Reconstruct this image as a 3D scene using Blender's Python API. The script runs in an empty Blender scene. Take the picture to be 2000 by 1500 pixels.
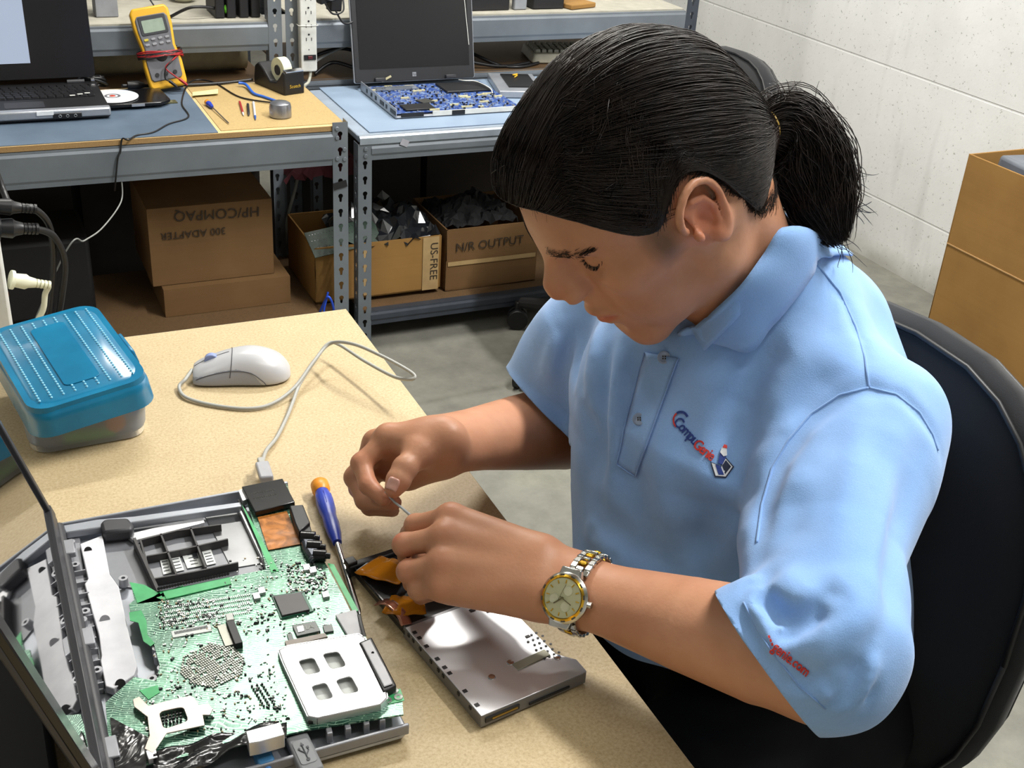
import bpy, bmesh, math, random, os
import numpy as np
from mathutils import Vector, Matrix, Euler
from math import pi, sin, cos, radians as rad
SC = bpy.context.scene
COL = SC.collection
rng = np.random.default_rng(7)
random.seed(7)
A = np.array
PREV = os.environ.get('PREVIEW_H')

# ------------------------------------------------------------------ camera
FPX, PITCH, ROLL, YAW = 2305.3, .49017, .06832, .46151
CAM = A([-.4415, -1.4100, 1.38])
FW = A([sin(YAW)*cos(PITCH), cos(YAW)*cos(PITCH), -sin(PITCH)])
_r0 = A([cos(YAW), -sin(YAW), 0.]); _u0 = np.cross(_r0, FW)
CR = cos(ROLL)*_r0+sin(ROLL)*_u0; CU = -sin(ROLL)*_r0+cos(ROLL)*_u0
def ray(x, y): return FW+CR*(x-1000)/FPX-CU*(y-750)/FPX
def D(x, y, t): return CAM+ray(x, y)*t
def Zp(x, y, z): d = ray(x, y); return CAM+d*(z-CAM[2])/d[2]
def Yp(x, y, Y): d = ray(x, y); return CAM+d*(Y-CAM[1])/d[1]
def Xp(x, y, X): d = ray(x, y); return CAM+d*(X-CAM[0])/d[0]
def pj(p):
    v = np.asarray(p)-CAM; w = v@FW
    return np.stack([1000+FPX*(v@CR)/w, 750-FPX*(v@CU)/w, w], -1)
cd = bpy.data.cameras.new('camera'); cam = bpy.data.objects.new('camera', cd); COL.objects.link(cam)
cd.sensor_width = 36; cd.lens = FPX*36/2000; cd.clip_start = .01; cd.clip_end = 100
M = Matrix([[CR[0], CU[0], -FW[0], CAM[0]], [CR[1], CU[1], -FW[1], CAM[1]], [CR[2], CU[2], -FW[2], CAM[2]], [0, 0, 0, 1]])
cam.matrix_world = M
SC.camera = cam
SC.view_settings.view_transform = 'Standard'; SC.view_settings.look = 'None'
SC.view_settings.gamma = 1; SC.view_settings.use_curve_mapping = False
SC.view_settings.exposure = 0

# ------------------------------------------------------------------ materials
def srgb(h):
    if isinstance(h, str):
        h = h.lstrip('#'); c = [int(h[i:i+2], 16)/255 for i in (0, 2, 4)]
    else: c = [v/255 for v in h]
    return tuple(v/12.92 if v <= .04045 else ((v+.055)/1.055)**2.4 for v in c)+(1,)
class NT:
    def __init__(s, name):
        s.m = bpy.data.materials.new(name); s.m.use_nodes = True; s.t = s.m.node_tree; s.n = s.t.nodes; s.l = s.t.links
        s.b = s.n['Principled BSDF']; s._co = None
    def new(s, t, **k):
        n = s.n.new(t)
        for a, b in k.items():
            if a.startswith('i_'):
                key = a[2:]; n.inputs[int(key) if key.isdigit() else key.replace('_', ' ')].default_value = b
            else: setattr(n, a, b)
        return n
    def link(s, a, b): s.l.new(a, b)
    def co(s):
        if not s._co: s._co = s.new('ShaderNodeTexCoord').outputs['Object']
        return s._co
    def mapped(s, scale=(1, 1, 1), rot=(0, 0, 0), co=None):
        m = s.new('ShaderNodeMapping'); m.inputs['Scale'].default_value = scale; m.inputs['Rotation'].default_value = rot
        s.link(co or s.co(), m.inputs['Vector']); return m.outputs[0]
    def noise(s, sc, det=4, co=None, rough=.55, dist=0):
        n = s.new('ShaderNodeTexNoise'); n.inputs['Scale'].default_value = sc; n.inputs['Detail'].default_value = det
        n.inputs['Roughness'].default_value = rough; n.inputs['Distortion'].default_value = dist
        s.link(co or s.co(), n.inputs['Vector']); return n.outputs['Fac']
    def ramp(s, f, stops):
        r = s.new('ShaderNodeValToRGB'); e = r.color_ramp.elements
        while len(e) < len(stops): e.new(.5)
        for q, (p, c) in zip(e, stops): q.position = p; q.color = c if len(c) == 4 else (*c, 1)
        s.link(f, r.inputs[0]); return r.outputs[0]
    def mix(s, f, a, b, mode='MIX'):
        n = s.new('ShaderNodeMix', data_type='RGBA', blend_type=mode)
        for v, k in ((f, 0), (a, 6), (b, 7)):
            if hasattr(v, 'links') or isinstance(v, bpy.types.NodeSocket): s.link(v, n.inputs[k])
            else: n.inputs[k].default_value = v
        return n.outputs[2]
    def math(s, op, a, b=None):
        n = s.new('ShaderNodeMath', operation=op)
        for v, k in ((a, 0), (b, 1)):
            if v is None: continue
            if isinstance(v, bpy.types.NodeSocket): s.link(v, n.inputs[k])
            else: n.inputs[k].default_value = v
        return n.outputs[0]
    def bump(s, h, st=.3, dist=.002):
        b = s.new('ShaderNodeBump'); b.inputs['Strength'].default_value = st; b.inputs['Distance'].default_value = dist
        s.link(h, b.inputs['Height']); s.link(b.outputs[0], s.b.inputs['Normal']); return b
    def set(s, **k):
        for a, v in k.items():
            key = {'color': 'Base Color', 'rough': 'Roughness', 'metal': 'Metallic', 'spec': 'Specular IOR Level', 'trans': 'Transmission Weight', 'coat': 'Coat Weight', 'sheen': 'Sheen Weight', 'sss': 'Subsurface Weight', 'ior': 'IOR', 'alpha': 'Alpha', 'emit': 'Emission Color', 'emits': 'Emission Strength', 'aniso': 'Anisotropic'}[a]
            if isinstance(v, bpy.types.NodeSocket): s.link(v, s.b.inputs[key])
            else: s.b.inputs[key].default_value = v
        return s.m
def plain(name, col, rough=.5, metal=0, var=.12, nscale=30, bump=0, spec=.5, **k):
    """solid colour with slight procedural mottling and optional grain bump"""
    t = NT(name); c = srgb(col)
    f = t.noise(nscale, 5)
    a = tuple(v*(1-var) for v in c[:3])+(1,); b = tuple(min(1, v*(1+var)) for v in c[:3])+(1,)
    t.set(color=t.ramp(f, [(.3, a), (.7, b)]), rough=rough, metal=metal, spec=spec, **k)
    if bump: t.bump(t.noise(nscale*12, 3), bump, .001)
    return t.m

# ------------------------------------------------------------------ mesh builder
def rotz(a): return Matrix.Rotation(a, 4, 'Z')
def frame(o, x, y=None, z=None):
    """4x4 with origin o, x axis along x, z closest to z"""
    x = Vector(x).normalized(); z = Vector(z if z is not None else (0, 0, 1))
    y = z.cross(x).normalized(); z = x.cross(y)
    m = Matrix.Identity(4)
    for i, v in enumerate((x, y, z)): m[0][i], m[1][i], m[2][i] = v
    m[0][3], m[1][3], m[2][3] = o
    return m
class MB:
    def __init__(s, T=None): s.v = []; s.f = []; s.T = T
    def add(s, V, Fc, T=None):
        o = len(s.v)
        Tm = T
        for p in V:
            p = Vector(p)
            if Tm is not None: p = Tm@p
            if s.T is not None: p = s.T@p
            s.v.append(p[:])
        s.f += [tuple(i+o for i in f) for f in Fc]
        return s
    def box(s, c, d, T=None, r=None):
        x, y, z = c; a, b, e = [q/2 for q in d]
        V = [Vector((i*a, j*b, k*e)) for k in (-1, 1) for j in (-1, 1) for i in (-1, 1)]
        if r: V = [Euler(r).to_matrix()@v for v in V]
        V = [v+Vector(c) for v in V]
        return s.add(V, [(0, 2, 3, 1), (4, 5, 7, 6), (0, 1, 5, 4), (2, 6, 7, 3), (0, 4, 6, 2), (1, 3, 7, 5)], T)
    def prism(s, poly, z0, z1, T=None, taper=0, hole=None):
        n = len(poly); cx = sum(p[0] for p in poly)/n; cy = sum(p[1] for p in poly)/n
        V = [(x, y, z0) for x, y in poly]+[(cx+(x-cx)*(1-taper), cy+(y-cy)*(1-taper), z1) for x, y in poly]
        return s.add(V, [tuple(range(n))[::-1], tuple(range(n, 2*n))]+[(i, (i+1) % n, n+(i+1) % n, n+i) for i in range(n)], T)
    def cyl(s, a, b, r, r2=None, n=16, cap=True):
        return s.tube([a, b], [r, r if r2 is None else r2], n, cap)
    def tube(s, P, r, n=8, cap=True, flat=None, T=None):
        P = [Vector(p) for p in P]; m = len(P)
        if not hasattr(r, '__len__'): r = [r]*m
        t0 = (P[1]-P[0]).normalized(); u = t0.orthogonal().normalized() if flat is None else (Vector(flat)-t0*Vector(flat).dot(t0)).normalized()
        V = []
        for i in range(m):
            t = (P[min(i+1, m-1)]-P[max(i-1, 0)])
            t = t.normalized() if t.length > 1e-9 else t0
            u = (u-t*u.dot(t)); u = u.normalized() if u.length > 1e-6 else t.orthogonal().normalized()
            w = t.cross(u)
            for k in range(n):
                a = 2*pi*k/n; V.append(P[i]+(u*cos(a)+w*sin(a))*r[i])
        F_ = [(i*n+k, i*n+(k+1) % n, (i+1)*n+(k+1) % n, (i+1)*n+k) for i in range(m-1) for k in range(n)]
        if cap: F_ += [tuple(range(n))[::-1], tuple(range((m-1)*n, m*n))]
        return s.add(V, F_, T)
    def lathe(s, prof, n=24, T=None, cap=True):
        V = [(r*cos(2*pi*k/n), r*sin(2*pi*k/n), z) for r, z in prof for k in range(n)]; m = len(prof)
        F_ = [(i*n+k, i*n+(k+1) % n, (i+1)*n+(k+1) % n, (i+1)*n+k) for i in range(m-1) for k in range(n)]
        if cap: F_ += [tuple(range(n))[::-1], tuple(range((m-1)*n, m*n))]
        return s.add(V, F_, T)
    def sphere(s, c, r, n=12, sc=(1, 1, 1), T=None):
        pr = [(max(1e-5, r*sin(pi*i/n)), -r*cos(pi*i/n)) for i in range(n+1)]
        TT = Matrix.Translation(c)@Matrix.Diagonal((*sc, 1))
        return s.lathe(pr, n*2, (T@TT) if T is not None else TT)
    def grid(s, G, T=None, thick=0, closed=False):
        """G: rows of points"""
        m, n = len(G), len(G[0]); V = [p for r in G for p in r]
        F_ = [(i*n+j, i*n+j+1, (i+1)*n+j+1, (i+1)*n+j) for i in range(m-1) for j in range(n-1)]
        if closed: F_ += [(i*n+n-1, i*n, (i+1)*n, (i+1)*n+n-1) for i in range(m-1)]
        return s.add(V, F_, T)
    def build(s, name, mat, parent=None, bevel=0, seg=2, smooth=False, world=True, angle=35, solid=0, sub=0):
        me = bpy.data.meshes.new(name); V = s.v
        if parent is not None and world:
            bpy.context.view_layer.update() if False else None
            Mi = WM(parent).inverted(); V = [(Mi@Vector(p))[:] for p in V]
        me.from_pydata(V, [], s.f)
        bm = bmesh.new(); bm.from_mesh(me)
        bmesh.ops.remove_doubles(bm, verts=bm.verts, dist=1e-6) if len(bm.verts) < 60000 else None
        bmesh.ops.recalc_face_normals(bm, faces=bm.faces)
        bm.to_mesh(me); bm.free()
        o = bpy.data.objects.new(name, me); COL.objects.link(o)
        if mat: me.materials.append(mat)
        if parent is not None: o.parent = parent
        if solid: md = o.modifiers.new('solid', 'SOLIDIFY'); md.thickness = solid; md.offset = 0
        if bevel:
            md = o.modifiers.new('bevel', 'BEVEL'); md.width = bevel; md.segments = seg; md.limit_method = 'ANGLE'; md.angle_limit = rad(angle); md.harden_normals = False
        if sub: md = o.modifiers.new('sub', 'SUBSURF'); md.levels = sub; md.render_levels = sub
        if smooth or bevel:
            me.shade_smooth()
            if not (smooth == 'all'):
                sharp_edges(me, rad(angle))
        return o
def sharp_edges(me, ang):
    bm = bmesh.new(); bm.from_mesh(me)
    for e in bm.edges:
        if len(e.link_faces) != 2 or e.calc_face_angle(0) > ang: e.smooth = False
    bm.to_mesh(me); bm.free()
def WM(o):
    m = o.matrix_basis.copy()
    while o.parent: o = o.parent; m = o.matrix_basis@m
    return m
def tag(o, label=None, cat=None, group=None, kind=None):
    if label: o['label'] = label
    if cat: o['category'] = cat
    if group: o['group'] = group
    if kind: o['kind'] = kind
    return o
def thing(name, label, cat, loc=(0, 0, 0), rz=0, group=None, mat=None):
    o = bpy.data.objects.new(name, None); COL.objects.link(o); o.empty_display_size = .02
    if mat is not None: o.matrix_basis = mat
    else: o.location = Vector(loc); o.rotation_euler = (0, 0, rz)
    return tag(o, label, cat, group)
def dup(root, loc=None, rz=None, label=None, mat=None):
    def cp(o, p):
        c = o.copy(); COL.objects.link(c)
        if p: c.parent = p
        for ch in list(kids[o]): cp(ch, c)
        return c
    kids = {}
    for o in bpy.data.objects: kids.setdefault(o, [])
    for o in bpy.data.objects:
        if o.parent: kids[o.parent].append(o)
    r = cp(root, None)
    if mat is not None: r.matrix_basis = mat
    if loc is not None: r.location = loc
    if rz is not None: r.rotation_euler = (0, 0, rz)
    if label: r['label'] = label
    return r
def spline(P, n=8, closed=False):
    P = [A(p, dtype=float) for p in P]; m = len(P); out = []
    rg = range(m) if closed else range(m-1)
    for i in rg:
        g = (lambda k: P[k % m]) if closed else (lambda k: P[min(max(k, 0), m-1)])
        a, b, c, d = g(i-1), g(i), g(i+1), g(i+2)
        for k in range(n):
            t = k/n
            out.append(.5*((2*b)+(-a+c)*t+(2*a-5*b+4*c-d)*t*t+(-a+3*b-3*c+d)*t**3))
    if not closed: out.append(P[-1])
    return out
def rrect(w, h, r, n=5, cx=0, cy=0):
    out = []
    for (sx, sy, a0) in ((1, 1, 0), (-1, 1, 90), (-1, -1, 180), (1, -1, 270)):
        for k in range(n+1):
            a = rad(a0+90*k/n); out.append((cx+sx*(w/2-r)+r*cos(a), cy+sy*(h/2-r)+r*sin(a)))
    return out
def text_mesh(body, size, extrude=.0002, spacing=1, bold=0):
    """triangulated letters in the xy plane, as (verts, faces)"""
    c = bpy.data.curves.new('t', 'FONT'); c.body = body; c.size = size; c.extrude = extrude; c.space_character = spacing; c.offset = bold
    c.align_x = 'CENTER'; c.align_y = 'CENTER'; c.resolution_u = 3
    o = bpy.data.objects.new('t', c); COL.objects.link(o)
    dg = bpy.context.evaluated_depsgraph_get(); me = bpy.data.meshes.new_from_object(o.evaluated_get(dg))
    V = [v.co.copy() for v in me.vertices]; F_ = [tuple(p.vertices) for p in me.polygons]
    bpy.data.objects.remove(o); bpy.data.curves.remove(c); bpy.data.meshes.remove(me)
    return V, F_

# ------------------------------------------------------------------ implicit surfaces -> mesh
def _len(q): return np.sqrt((q*q).sum(-1))
class Sdf:
    """ordered list of implicit ops, evaluated on blocks of points with culling"""
    def __init__(s): s.ops = []
    def add(s, kind, k, fn, c, r): s.ops.append((kind, k, fn, A(c, dtype=float), r)); return s
    def cone(s, a, b, ra, rb, k=.01, kind='U'):
        a, b = A(a, dtype=float), A(b, dtype=float); ba = b-a; L2 = ba@ba
        def fn(P):
            q = P-a; h = np.clip((q@ba)/L2, 0, 1); return _len(q-h[:, None]*ba)-(ra+(rb-ra)*h)
        return s.add(kind, k, fn, (a+b)/2, math.sqrt(L2)/2+max(ra, rb))
    def path(s, pts, rs, k=.01, kind='U'):
        if not hasattr(rs, '__len__'): rs = [rs]*len(pts)
        pts = [A(p, dtype=float) for p in pts]
        def fn(P):
            d = np.full(len(P), 1e9)
            for a, b, ra, rb in zip(pts[:-1], pts[1:], rs[:-1], rs[1:]):
                ba = b-a; L2 = ba@ba+1e-12; q = P-a; h = np.clip((q@ba)/L2, 0, 1); d = np.minimum(d, _len(q-h[:, None]*ba)-(ra+(rb-ra)*h))
            return d
        pa = A(pts); c = (pa.min(0)+pa.max(0))/2
        return s.add(kind, k, fn, c, _len(pa-c).max()+max(rs))
    def ell(s, c, r, B=None, k=.01, kind='U'):
        c, r = A(c, dtype=float), A(r, dtype=float)
        def fn(P):
            q = P-c
            if B is not None: q = q@B
            k0 = _len(q/r); k1 = _len(q/(r*r)); return k0*(k0-1)/np.maximum(k1, 1e-9)
        return s.add(kind, k, fn, c, r.max())
    def sweep(s, pts, side, RS, RN, k=.01, kind='U', ends=.5, pw=2):
        """elliptical sweep along pts; side: lateral axis; RS half widths lateral, RN half widths along normal"""
        pts = A(pts, dtype=float); n = len(pts); RS = A(RS, dtype=float); RN = A(RN, dtype=float)
        sd = A(side, dtype=float)
        if sd.ndim == 1: sd = np.repeat(sd[None], n, 0)
        def fn(P):
            best = np.full(len(P), 1e9)
            for i in range(n-1):
                a, b = pts[i], pts[i+1]; ba = b-a; L = math.sqrt(ba@ba); t = ba/L
                q = P-a; h = (q@t)/L; hc = np.clip(h, 0, 1)
                S = sd[i]; S = S-t*(S@t); S = S/np.linalg.norm(S); S2 = sd[i+1]-t*(sd[i+1]@t); S2 = S2/np.linalg.norm(S2)
                N = np.cross(t, S); N2 = np.cross(t, S2)
                o = q-hc[:, None]*ba
                Sm = S+(S2-S)*hc[:, None]; Nm = N+(N2-N)*hc[:, None]
                rs = RS[i]+(RS[i+1]-RS[i])*hc; rn = RN[i]+(RN[i+1]-RN[i])*hc
                u = (o*Sm).sum(-1)/rs; v = (o*Nm).sum(-1)/rn; w = (o@t)/(np.minimum(rs, rn)*(ends*2))
                k0 = (np.abs(u)**pw+np.abs(v)**pw+np.abs(w)**pw)**(1/pw)
                # gradient-ish scale
                g = np.sqrt(u*u/(rs*rs)+v*v/(rn*rn)+w*w/np.minimum(rs, rn)**2)/np.maximum(np.sqrt(u*u+v*v+w*w), 1e-9)
                best = np.minimum(best, (k0-1)/np.maximum(g, 1e-6))
            return best
        c = (pts.min(0)+pts.max(0))/2
        return s.add(kind, k, fn, c, _len(pts-c).max()+max(RS.max(), RN.max())*1.1)
    def warp(s, fn, c=(0, 0, 0), r=1e9, k=0): return s.add('W', k, fn, c, r)
    def __call__(s, P, c=None, R=None):
        if c is None: c = (P.min(0)+P.max(0))/2; R = _len(P-c).max()
        d = np.full(len(P), .14)
        for kind, k, fn, oc, orr in s.ops:
            lb = np.linalg.norm(c-oc)-orr-R
            if kind == 'U':
                if lb*.8 > d.max()+k: continue
                e = fn(P)
                if k > 0:
                    h = np.maximum(k-np.abs(d-e), 0)/k; d = np.minimum(d, e)-h*h*k*.25
                else: d = np.minimum(d, e)
            elif kind == 'S':
                if lb > .03: continue
                e = -fn(P)
                if k > 0:
                    h = np.maximum(k-np.abs(d-e), 0)/k; d = np.maximum(d, e)+h*h*k*.25
                else: d = np.maximum(d, e)
            elif kind == 'I': d = np.maximum(d, fn(P))
            else:
                if lb > .0: continue
                d = fn(P, d)
        return d
def mesh_sdf(f, lo, hi, h, B=16, lips=1.5):
    """sparse surface nets -> verts (N,3), quads (M,4)"""
    lo = A(lo, dtype=float); n = np.ceil((A(hi)-lo)/(h*B)).astype(int)
    ax = np.arange(-0, B+2)
    gi, gj, gk = np.meshgrid(ax, ax, ax, indexing='ij'); G = np.stack([gi, gj, gk], -1).reshape(-1, 3)
    W = B+2; half = (B+1)*h/2; Rb = half*math.sqrt(3)
    # coarse pass over superblocks
    act = []
    sup = 4
    for I in range(0, n[0], sup):
        for J in range(0, n[1], sup):
            for K in range(0, n[2], sup):
                bl = A([(i, j, k) for i in range(I, min(I+sup, n[0])) for j in range(J, min(J+sup, n[1])) for k in range(K, min(K+sup, n[2]))])
                C = lo+(bl*B+(B+1)/2)*h
                d = f(C)
                for b, dd in zip(bl, d):
                    if abs(dd) < Rb*lips: act.append(b)
    VS, KS, QS = [], [], []
    NB = 1 << 20
    for b in act:
        base = b*B; P = lo+(base+G)*h
        d = f(P).reshape(W, W, W)
        if d.min() > 0 or d.max() < 0: continue
        s = d < 0
        # cells 0..B  (B+1 each axis)
        cs = [s[i:i+B+1, j:j+B+1, k:k+B+1] for i in (0, 1) for j in (0, 1) for k in (0, 1)]
        cnt = sum(c.astype(np.int8) for c in cs); m = (cnt > 0) & (cnt < 8)
        if not m.any(): continue
        ci = np.argwhere(m)
        num = np.zeros((len(ci), 3)); w = np.zeros(len(ci))
        cr = [(i, j, k) for i in (0, 1) for j in (0, 1) for k in (0, 1)]
        dv = {c: d[ci[:, 0]+c[0], ci[:, 1]+c[1], ci[:, 2]+c[2]] for c in cr}
        for a in cr:
            for axx in range(3):
                if a[axx] == 0:
                    bq = list(a); bq[axx] = 1; bq = tuple(bq)
                    da, db = dv[a], dv[bq]; x = (da < 0) != (db < 0)
                    t = np.where(x, da/(da-db+1e-30), 0)
                    p = np.tile(A(a, dtype=float), (len(ci), 1)); p[:, axx] += t
                    num += p*x[:, None]; w += x
        V = lo+(base+ci+num/w[:, None])*h
        gl = base+ci; key = (gl[:, 0]*NB+gl[:, 1])*NB+gl[:, 2]
        VS.append(V); KS.append(key)
        # quads: edges starting at samples 1..B
        for axx in range(3):
            sl = s[1:B+1, 1:B+1, 1:B+1]
            o = [slice(1, B+1)]*3; o[axx] = slice(2, B+2)
            s2 = s[tuple(o)]; e = np.argwhere(sl != s2)
            if not len(e): continue
            flip = sl[e[:, 0], e[:, 1], e[:, 2]]
            e = e+1; b1, b2 = (axx+1) % 3, (axx+2) % 3
            q = []
            for (u, v) in ((0, 0), (1, 0), (1, 1), (0, 1)):
                c = e.copy(); c[:, b1] -= u; c[:, b2] -= v; c = c+base
                q.append((c[:, 0]*NB+c[:, 1])*NB+c[:, 2])
            q = np.stack(q, 1); q[~flip] = q[~flip][:, ::-1]; QS.append(q)
    K = np.concatenate(KS); V = np.concatenate(VS); Q = np.concatenate(QS)
    uk, ix = np.unique(K, return_index=True); V = V[ix]
    p = np.searchsorted(uk, Q); p = np.clip(p, 0, len(uk)-1); ok = (uk[p] == Q).all(1)
    Q = p[ok]; used = np.bincount(Q.ravel(), minlength=len(V)) > 0; ix = np.cumsum(used)-1
    return V[used], ix[Q]
def sdf_normals(f, V, e=.0006, chunk=4096):
    N = np.zeros_like(V)
    order = np.lexsort((V[:, 2]//.04, V[:, 1]//.04, V[:, 0]//.04))
    for i in range(0, len(V), chunk):
        ix = order[i:i+chunk]; P = V[ix]
        for a in range(3):
            q = P.copy(); q[:, a] += e; r = P.copy(); r[:, a] -= e; N[ix, a] = f(q)-f(r)
    return N/np.maximum(_len(N), 1e-12)[:, None]
def np_obj(name, V, Q, mat, parent=None, smooth=True):
    if parent is not None:
        Mi = np.array(WM(parent).inverted()); V = V@Mi[:3, :3].T+Mi[:3, 3]
    me = bpy.data.meshes.new(name); n = len(V); m = len(Q); kk = Q.shape[1]
    me.vertices.add(n); me.vertices.foreach_set('co', np.ascontiguousarray(V, dtype=np.float32).ravel())
    me.loops.add(m*kk); me.loops.foreach_set('vertex_index', Q.ravel().astype(np.int32))
    me.polygons.add(m); me.polygons.foreach_set('loop_start', np.arange(0, m*kk, kk, dtype=np.int32))
    me.update(calc_edges=True); me.validate()
    if smooth: me.shade_smooth()
    o = bpy.data.objects.new(name, me); COL.objects.link(o)
    if mat: me.materials.append(mat)
    if parent is not None: o.parent = parent
    return o
def relax(V, Q, it=2, lam=.5):
    n = len(V)
    e = np.concatenate([Q[:, [0, 1]], Q[:, [1, 2]], Q[:, [2, 3]], Q[:, [3, 0]]]) if Q.shape[1] == 4 else np.concatenate([Q[:, [0, 1]], Q[:, [1, 2]], Q[:, [2, 0]]])
    deg = np.bincount(e.ravel(), minlength=n).astype(float)
    for _ in range(it):
        S = np.zeros_like(V)
        for a in range(3):
            S[:, a] = np.bincount(e[:, 0], V[e[:, 1], a], n)+np.bincount(e[:, 1], V[e[:, 0], a], n)
        V = V+lam*(S/np.maximum(deg, 1)[:, None]-V)
    return V
def raymarch(f, px, py, t0=.5, t1=1.8):
    """first hit of the camera ray with an implicit surface; returns point"""
    d = ray(px, py); L = np.linalg.norm(d); t = t0
    for _ in range(160):
        p = CAM+d*t; v = float(f(p[None])[0])
        if v < .0004: break
        t += max(v*.6, .0004)/L
        if t > t1: return None
    return CAM+d*t
def raymarch_many(f, XY, t0=.6, t1=1.7):
    XY = A(XY, dtype=float); d = FW+CR*((XY[:, :1]-1000)/FPX)-CU*((XY[:, 1:]-750)/FPX); L = _len(d)
    t = np.full(len(XY), t0); act = np.ones(len(XY), bool)
    for _ in range(220):
        P = CAM+d*t[:, None]; v = np.zeros(len(t)); ix = np.where(act)[0]
        if not len(ix): break
        v[ix] = f(P[ix]); done = (v < .0003) & act; act &= ~done; act &= t < t1
        t[act] += np.maximum(v[act]*.6, .0003)/L[act]
    return CAM+d*t[:, None], t < t1
def grad(f, P, e=.0008):
    N = np.zeros_like(P)
    for a in range(3):
        q = P.copy(); q[:, a] += e; r = P.copy(); r[:, a] -= e; N[:, a] = f(q)-f(r)
    return N/np.maximum(_len(N), 1e-12)[:, None]
def project(f, P, off, it=5, only_out=False):
    """slide points along the gradient until they sit at distance off from the surface"""
    P = A(P, dtype=float).copy()
    for _ in range(it):
        v = f(P)-off
        if only_out: v = np.minimum(v, 0)
        P -= grad(f, P)*np.clip(v, -.02, .02)[:, None]
    return P
# ================================================================== room
def struct(name, mb, mat, **k): return tag(mb.build(name, mat, **k), kind='structure')
t = NT('concrete'); n = t.noise(1.6, 6, rough=.65); n2 = t.noise(14, 8, rough=.7); n3 = t.noise(.7, 2)
c = t.ramp(n, [(.3, srgb('#67665e')), (.55, srgb('#7e7d74')), (.75, srgb('#92917f'))]); c = t.mix(.35, c, t.ramp(n2, [(.35, (.25, .25, .23, 1)), (.6, (.9, .9, .88, 1))]), 'MULTIPLY')
v = t.new('ShaderNodeTexVoronoi', feature='DISTANCE_TO_EDGE'); v.inputs['Scale'].default_value = .8; t.link(t.co(), v.inputs['Vector'])
c = t.mix(.5, c, t.ramp(v.outputs['Distance'], [(.0, (.55, .54, .5, 1)), (.012, (1, 1, 1, 1))]), 'MULTIPLY')
t.bump(n2, .2, .003); t.set(color=c, rough=.62, spec=.4); CONC = t.m
struct('floor', MB().box((-.6, .6, -.05), (6.4, 9, .1)), CONC)
def block_mat(name, rot):
    t = NT(name); co = t.mapped((1, 1, 1), rot)
    br = t.new('ShaderNodeTexBrick'); br.offset = .5; br.inputs['Scale'].default_value = 1
    br.inputs['Brick Width'].default_value = .40; br.inputs['Row Height'].default_value = .20; br.inputs['Mortar Size'].default_value = .004; br.inputs['Mortar Smooth'].default_value = .6
    br.inputs['Color1'].default_value = (1, 1, 1, 1); br.inputs['Color2'].default_value = (.97, .97, .97, 1); br.inputs['Mortar'].default_value = (.92, .92, .92, 1); t.link(co, br.inputs['Vector'])
    n = t.noise(1.7, 5, rough=.6); n2 = t.noise(60, 6, rough=.7); pit = t.noise(120, 2)
    c = t.ramp(n, [(.3, srgb('#d6d6d3')), (.6, srgb('#e8e8e6')), (.8, srgb('#f0f0ee'))]); c = t.mix(.8, c, br.outputs['Color'], 'MULTIPLY')
    c = t.mix(1, c, t.ramp(pit, [(.27, (.55, .55, .52, 1)), (.34, (1, 1, 1, 1))]), 'MULTIPLY')
    sc = t.noise(1, 3, co=t.mapped((5, 5, .9)), rough=.7); c = t.mix(.45, c, t.ramp(sc, [(.30, (.62, .62, .6, 1)), (.42, (1, 1, 1, 1))]), 'MULTIPLY')
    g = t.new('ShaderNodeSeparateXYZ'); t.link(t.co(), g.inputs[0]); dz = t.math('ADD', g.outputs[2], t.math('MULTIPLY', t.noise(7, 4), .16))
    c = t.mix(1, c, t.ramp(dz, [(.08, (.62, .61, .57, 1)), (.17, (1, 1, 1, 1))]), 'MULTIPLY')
    h = t.math('ADD', t.math('MULTIPLY', br.outputs['Fac'], -1.0), t.math('MULTIPLY', n2, .5)); t.bump(h, .38, .004)
    t.set(color=c, rough=.85, spec=.2); return t.m
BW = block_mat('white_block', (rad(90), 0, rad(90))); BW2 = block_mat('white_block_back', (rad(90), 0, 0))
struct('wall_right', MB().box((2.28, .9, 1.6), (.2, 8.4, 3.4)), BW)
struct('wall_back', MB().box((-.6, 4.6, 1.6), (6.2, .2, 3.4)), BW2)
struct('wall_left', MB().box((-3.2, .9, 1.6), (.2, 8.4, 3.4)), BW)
struct('wall_front', MB().box((-.6, -3.4, 1.6), (6.2, .2, 3.4)), BW2)
struct('ceiling', MB().box((-.6, .6, 3.15), (6.4, 9, .1)), plain('ceiling_paint', '#cfcfc8', .9))
WH = plain('lamp_white', '#e8e8e4', .5)
def tube_light(x, y, rz, energy, L=1.22, z=2.84, col=(1., .985, .93)):
    th = thing('ceiling_light', 'white twin tube ceiling light above the benches', 'ceiling light', (x, y, z), rz, 'ceiling lights over the work area')
    MB().box((0, 0, .09), (L, .26, .05)).build('housing', WH, th, world=False, bevel=.006)
    hs = MB(); hs.box((0, .125, .05), (L, .008, .07)); hs.box((0, -.125, .05), (L, .008, .07)); hs.build('reflector_rim', WH, th, world=False)
    MB().box((0, 0, .125), (.05, .05, .03)).build('mount', WH, th, world=False)
    MB().cyl((0, 0, .13), (0, 0, 3.1-z), .008).build('hanger', WH, th, world=False)
    la = bpy.data.lights.new('tube_lamp', 'AREA'); la.shape = 'RECTANGLE'; la.size = L; la.size_y = .14; la.energy = energy; la.color = col
    lo = bpy.data.objects.new('tube_lamp', la); COL.objects.link(lo); lo.parent = th; lo.location = (0, 0, .055)
    return th
w = bpy.data.worlds.new('world'); SC.world = w; SC.view_settings.exposure = .12; w.use_nodes = True
w.node_tree.nodes['Background'].inputs[0].default_value = (.75, .8, .9, 1); w.node_tree.nodes['Background'].inputs[1].default_value = .05
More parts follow.
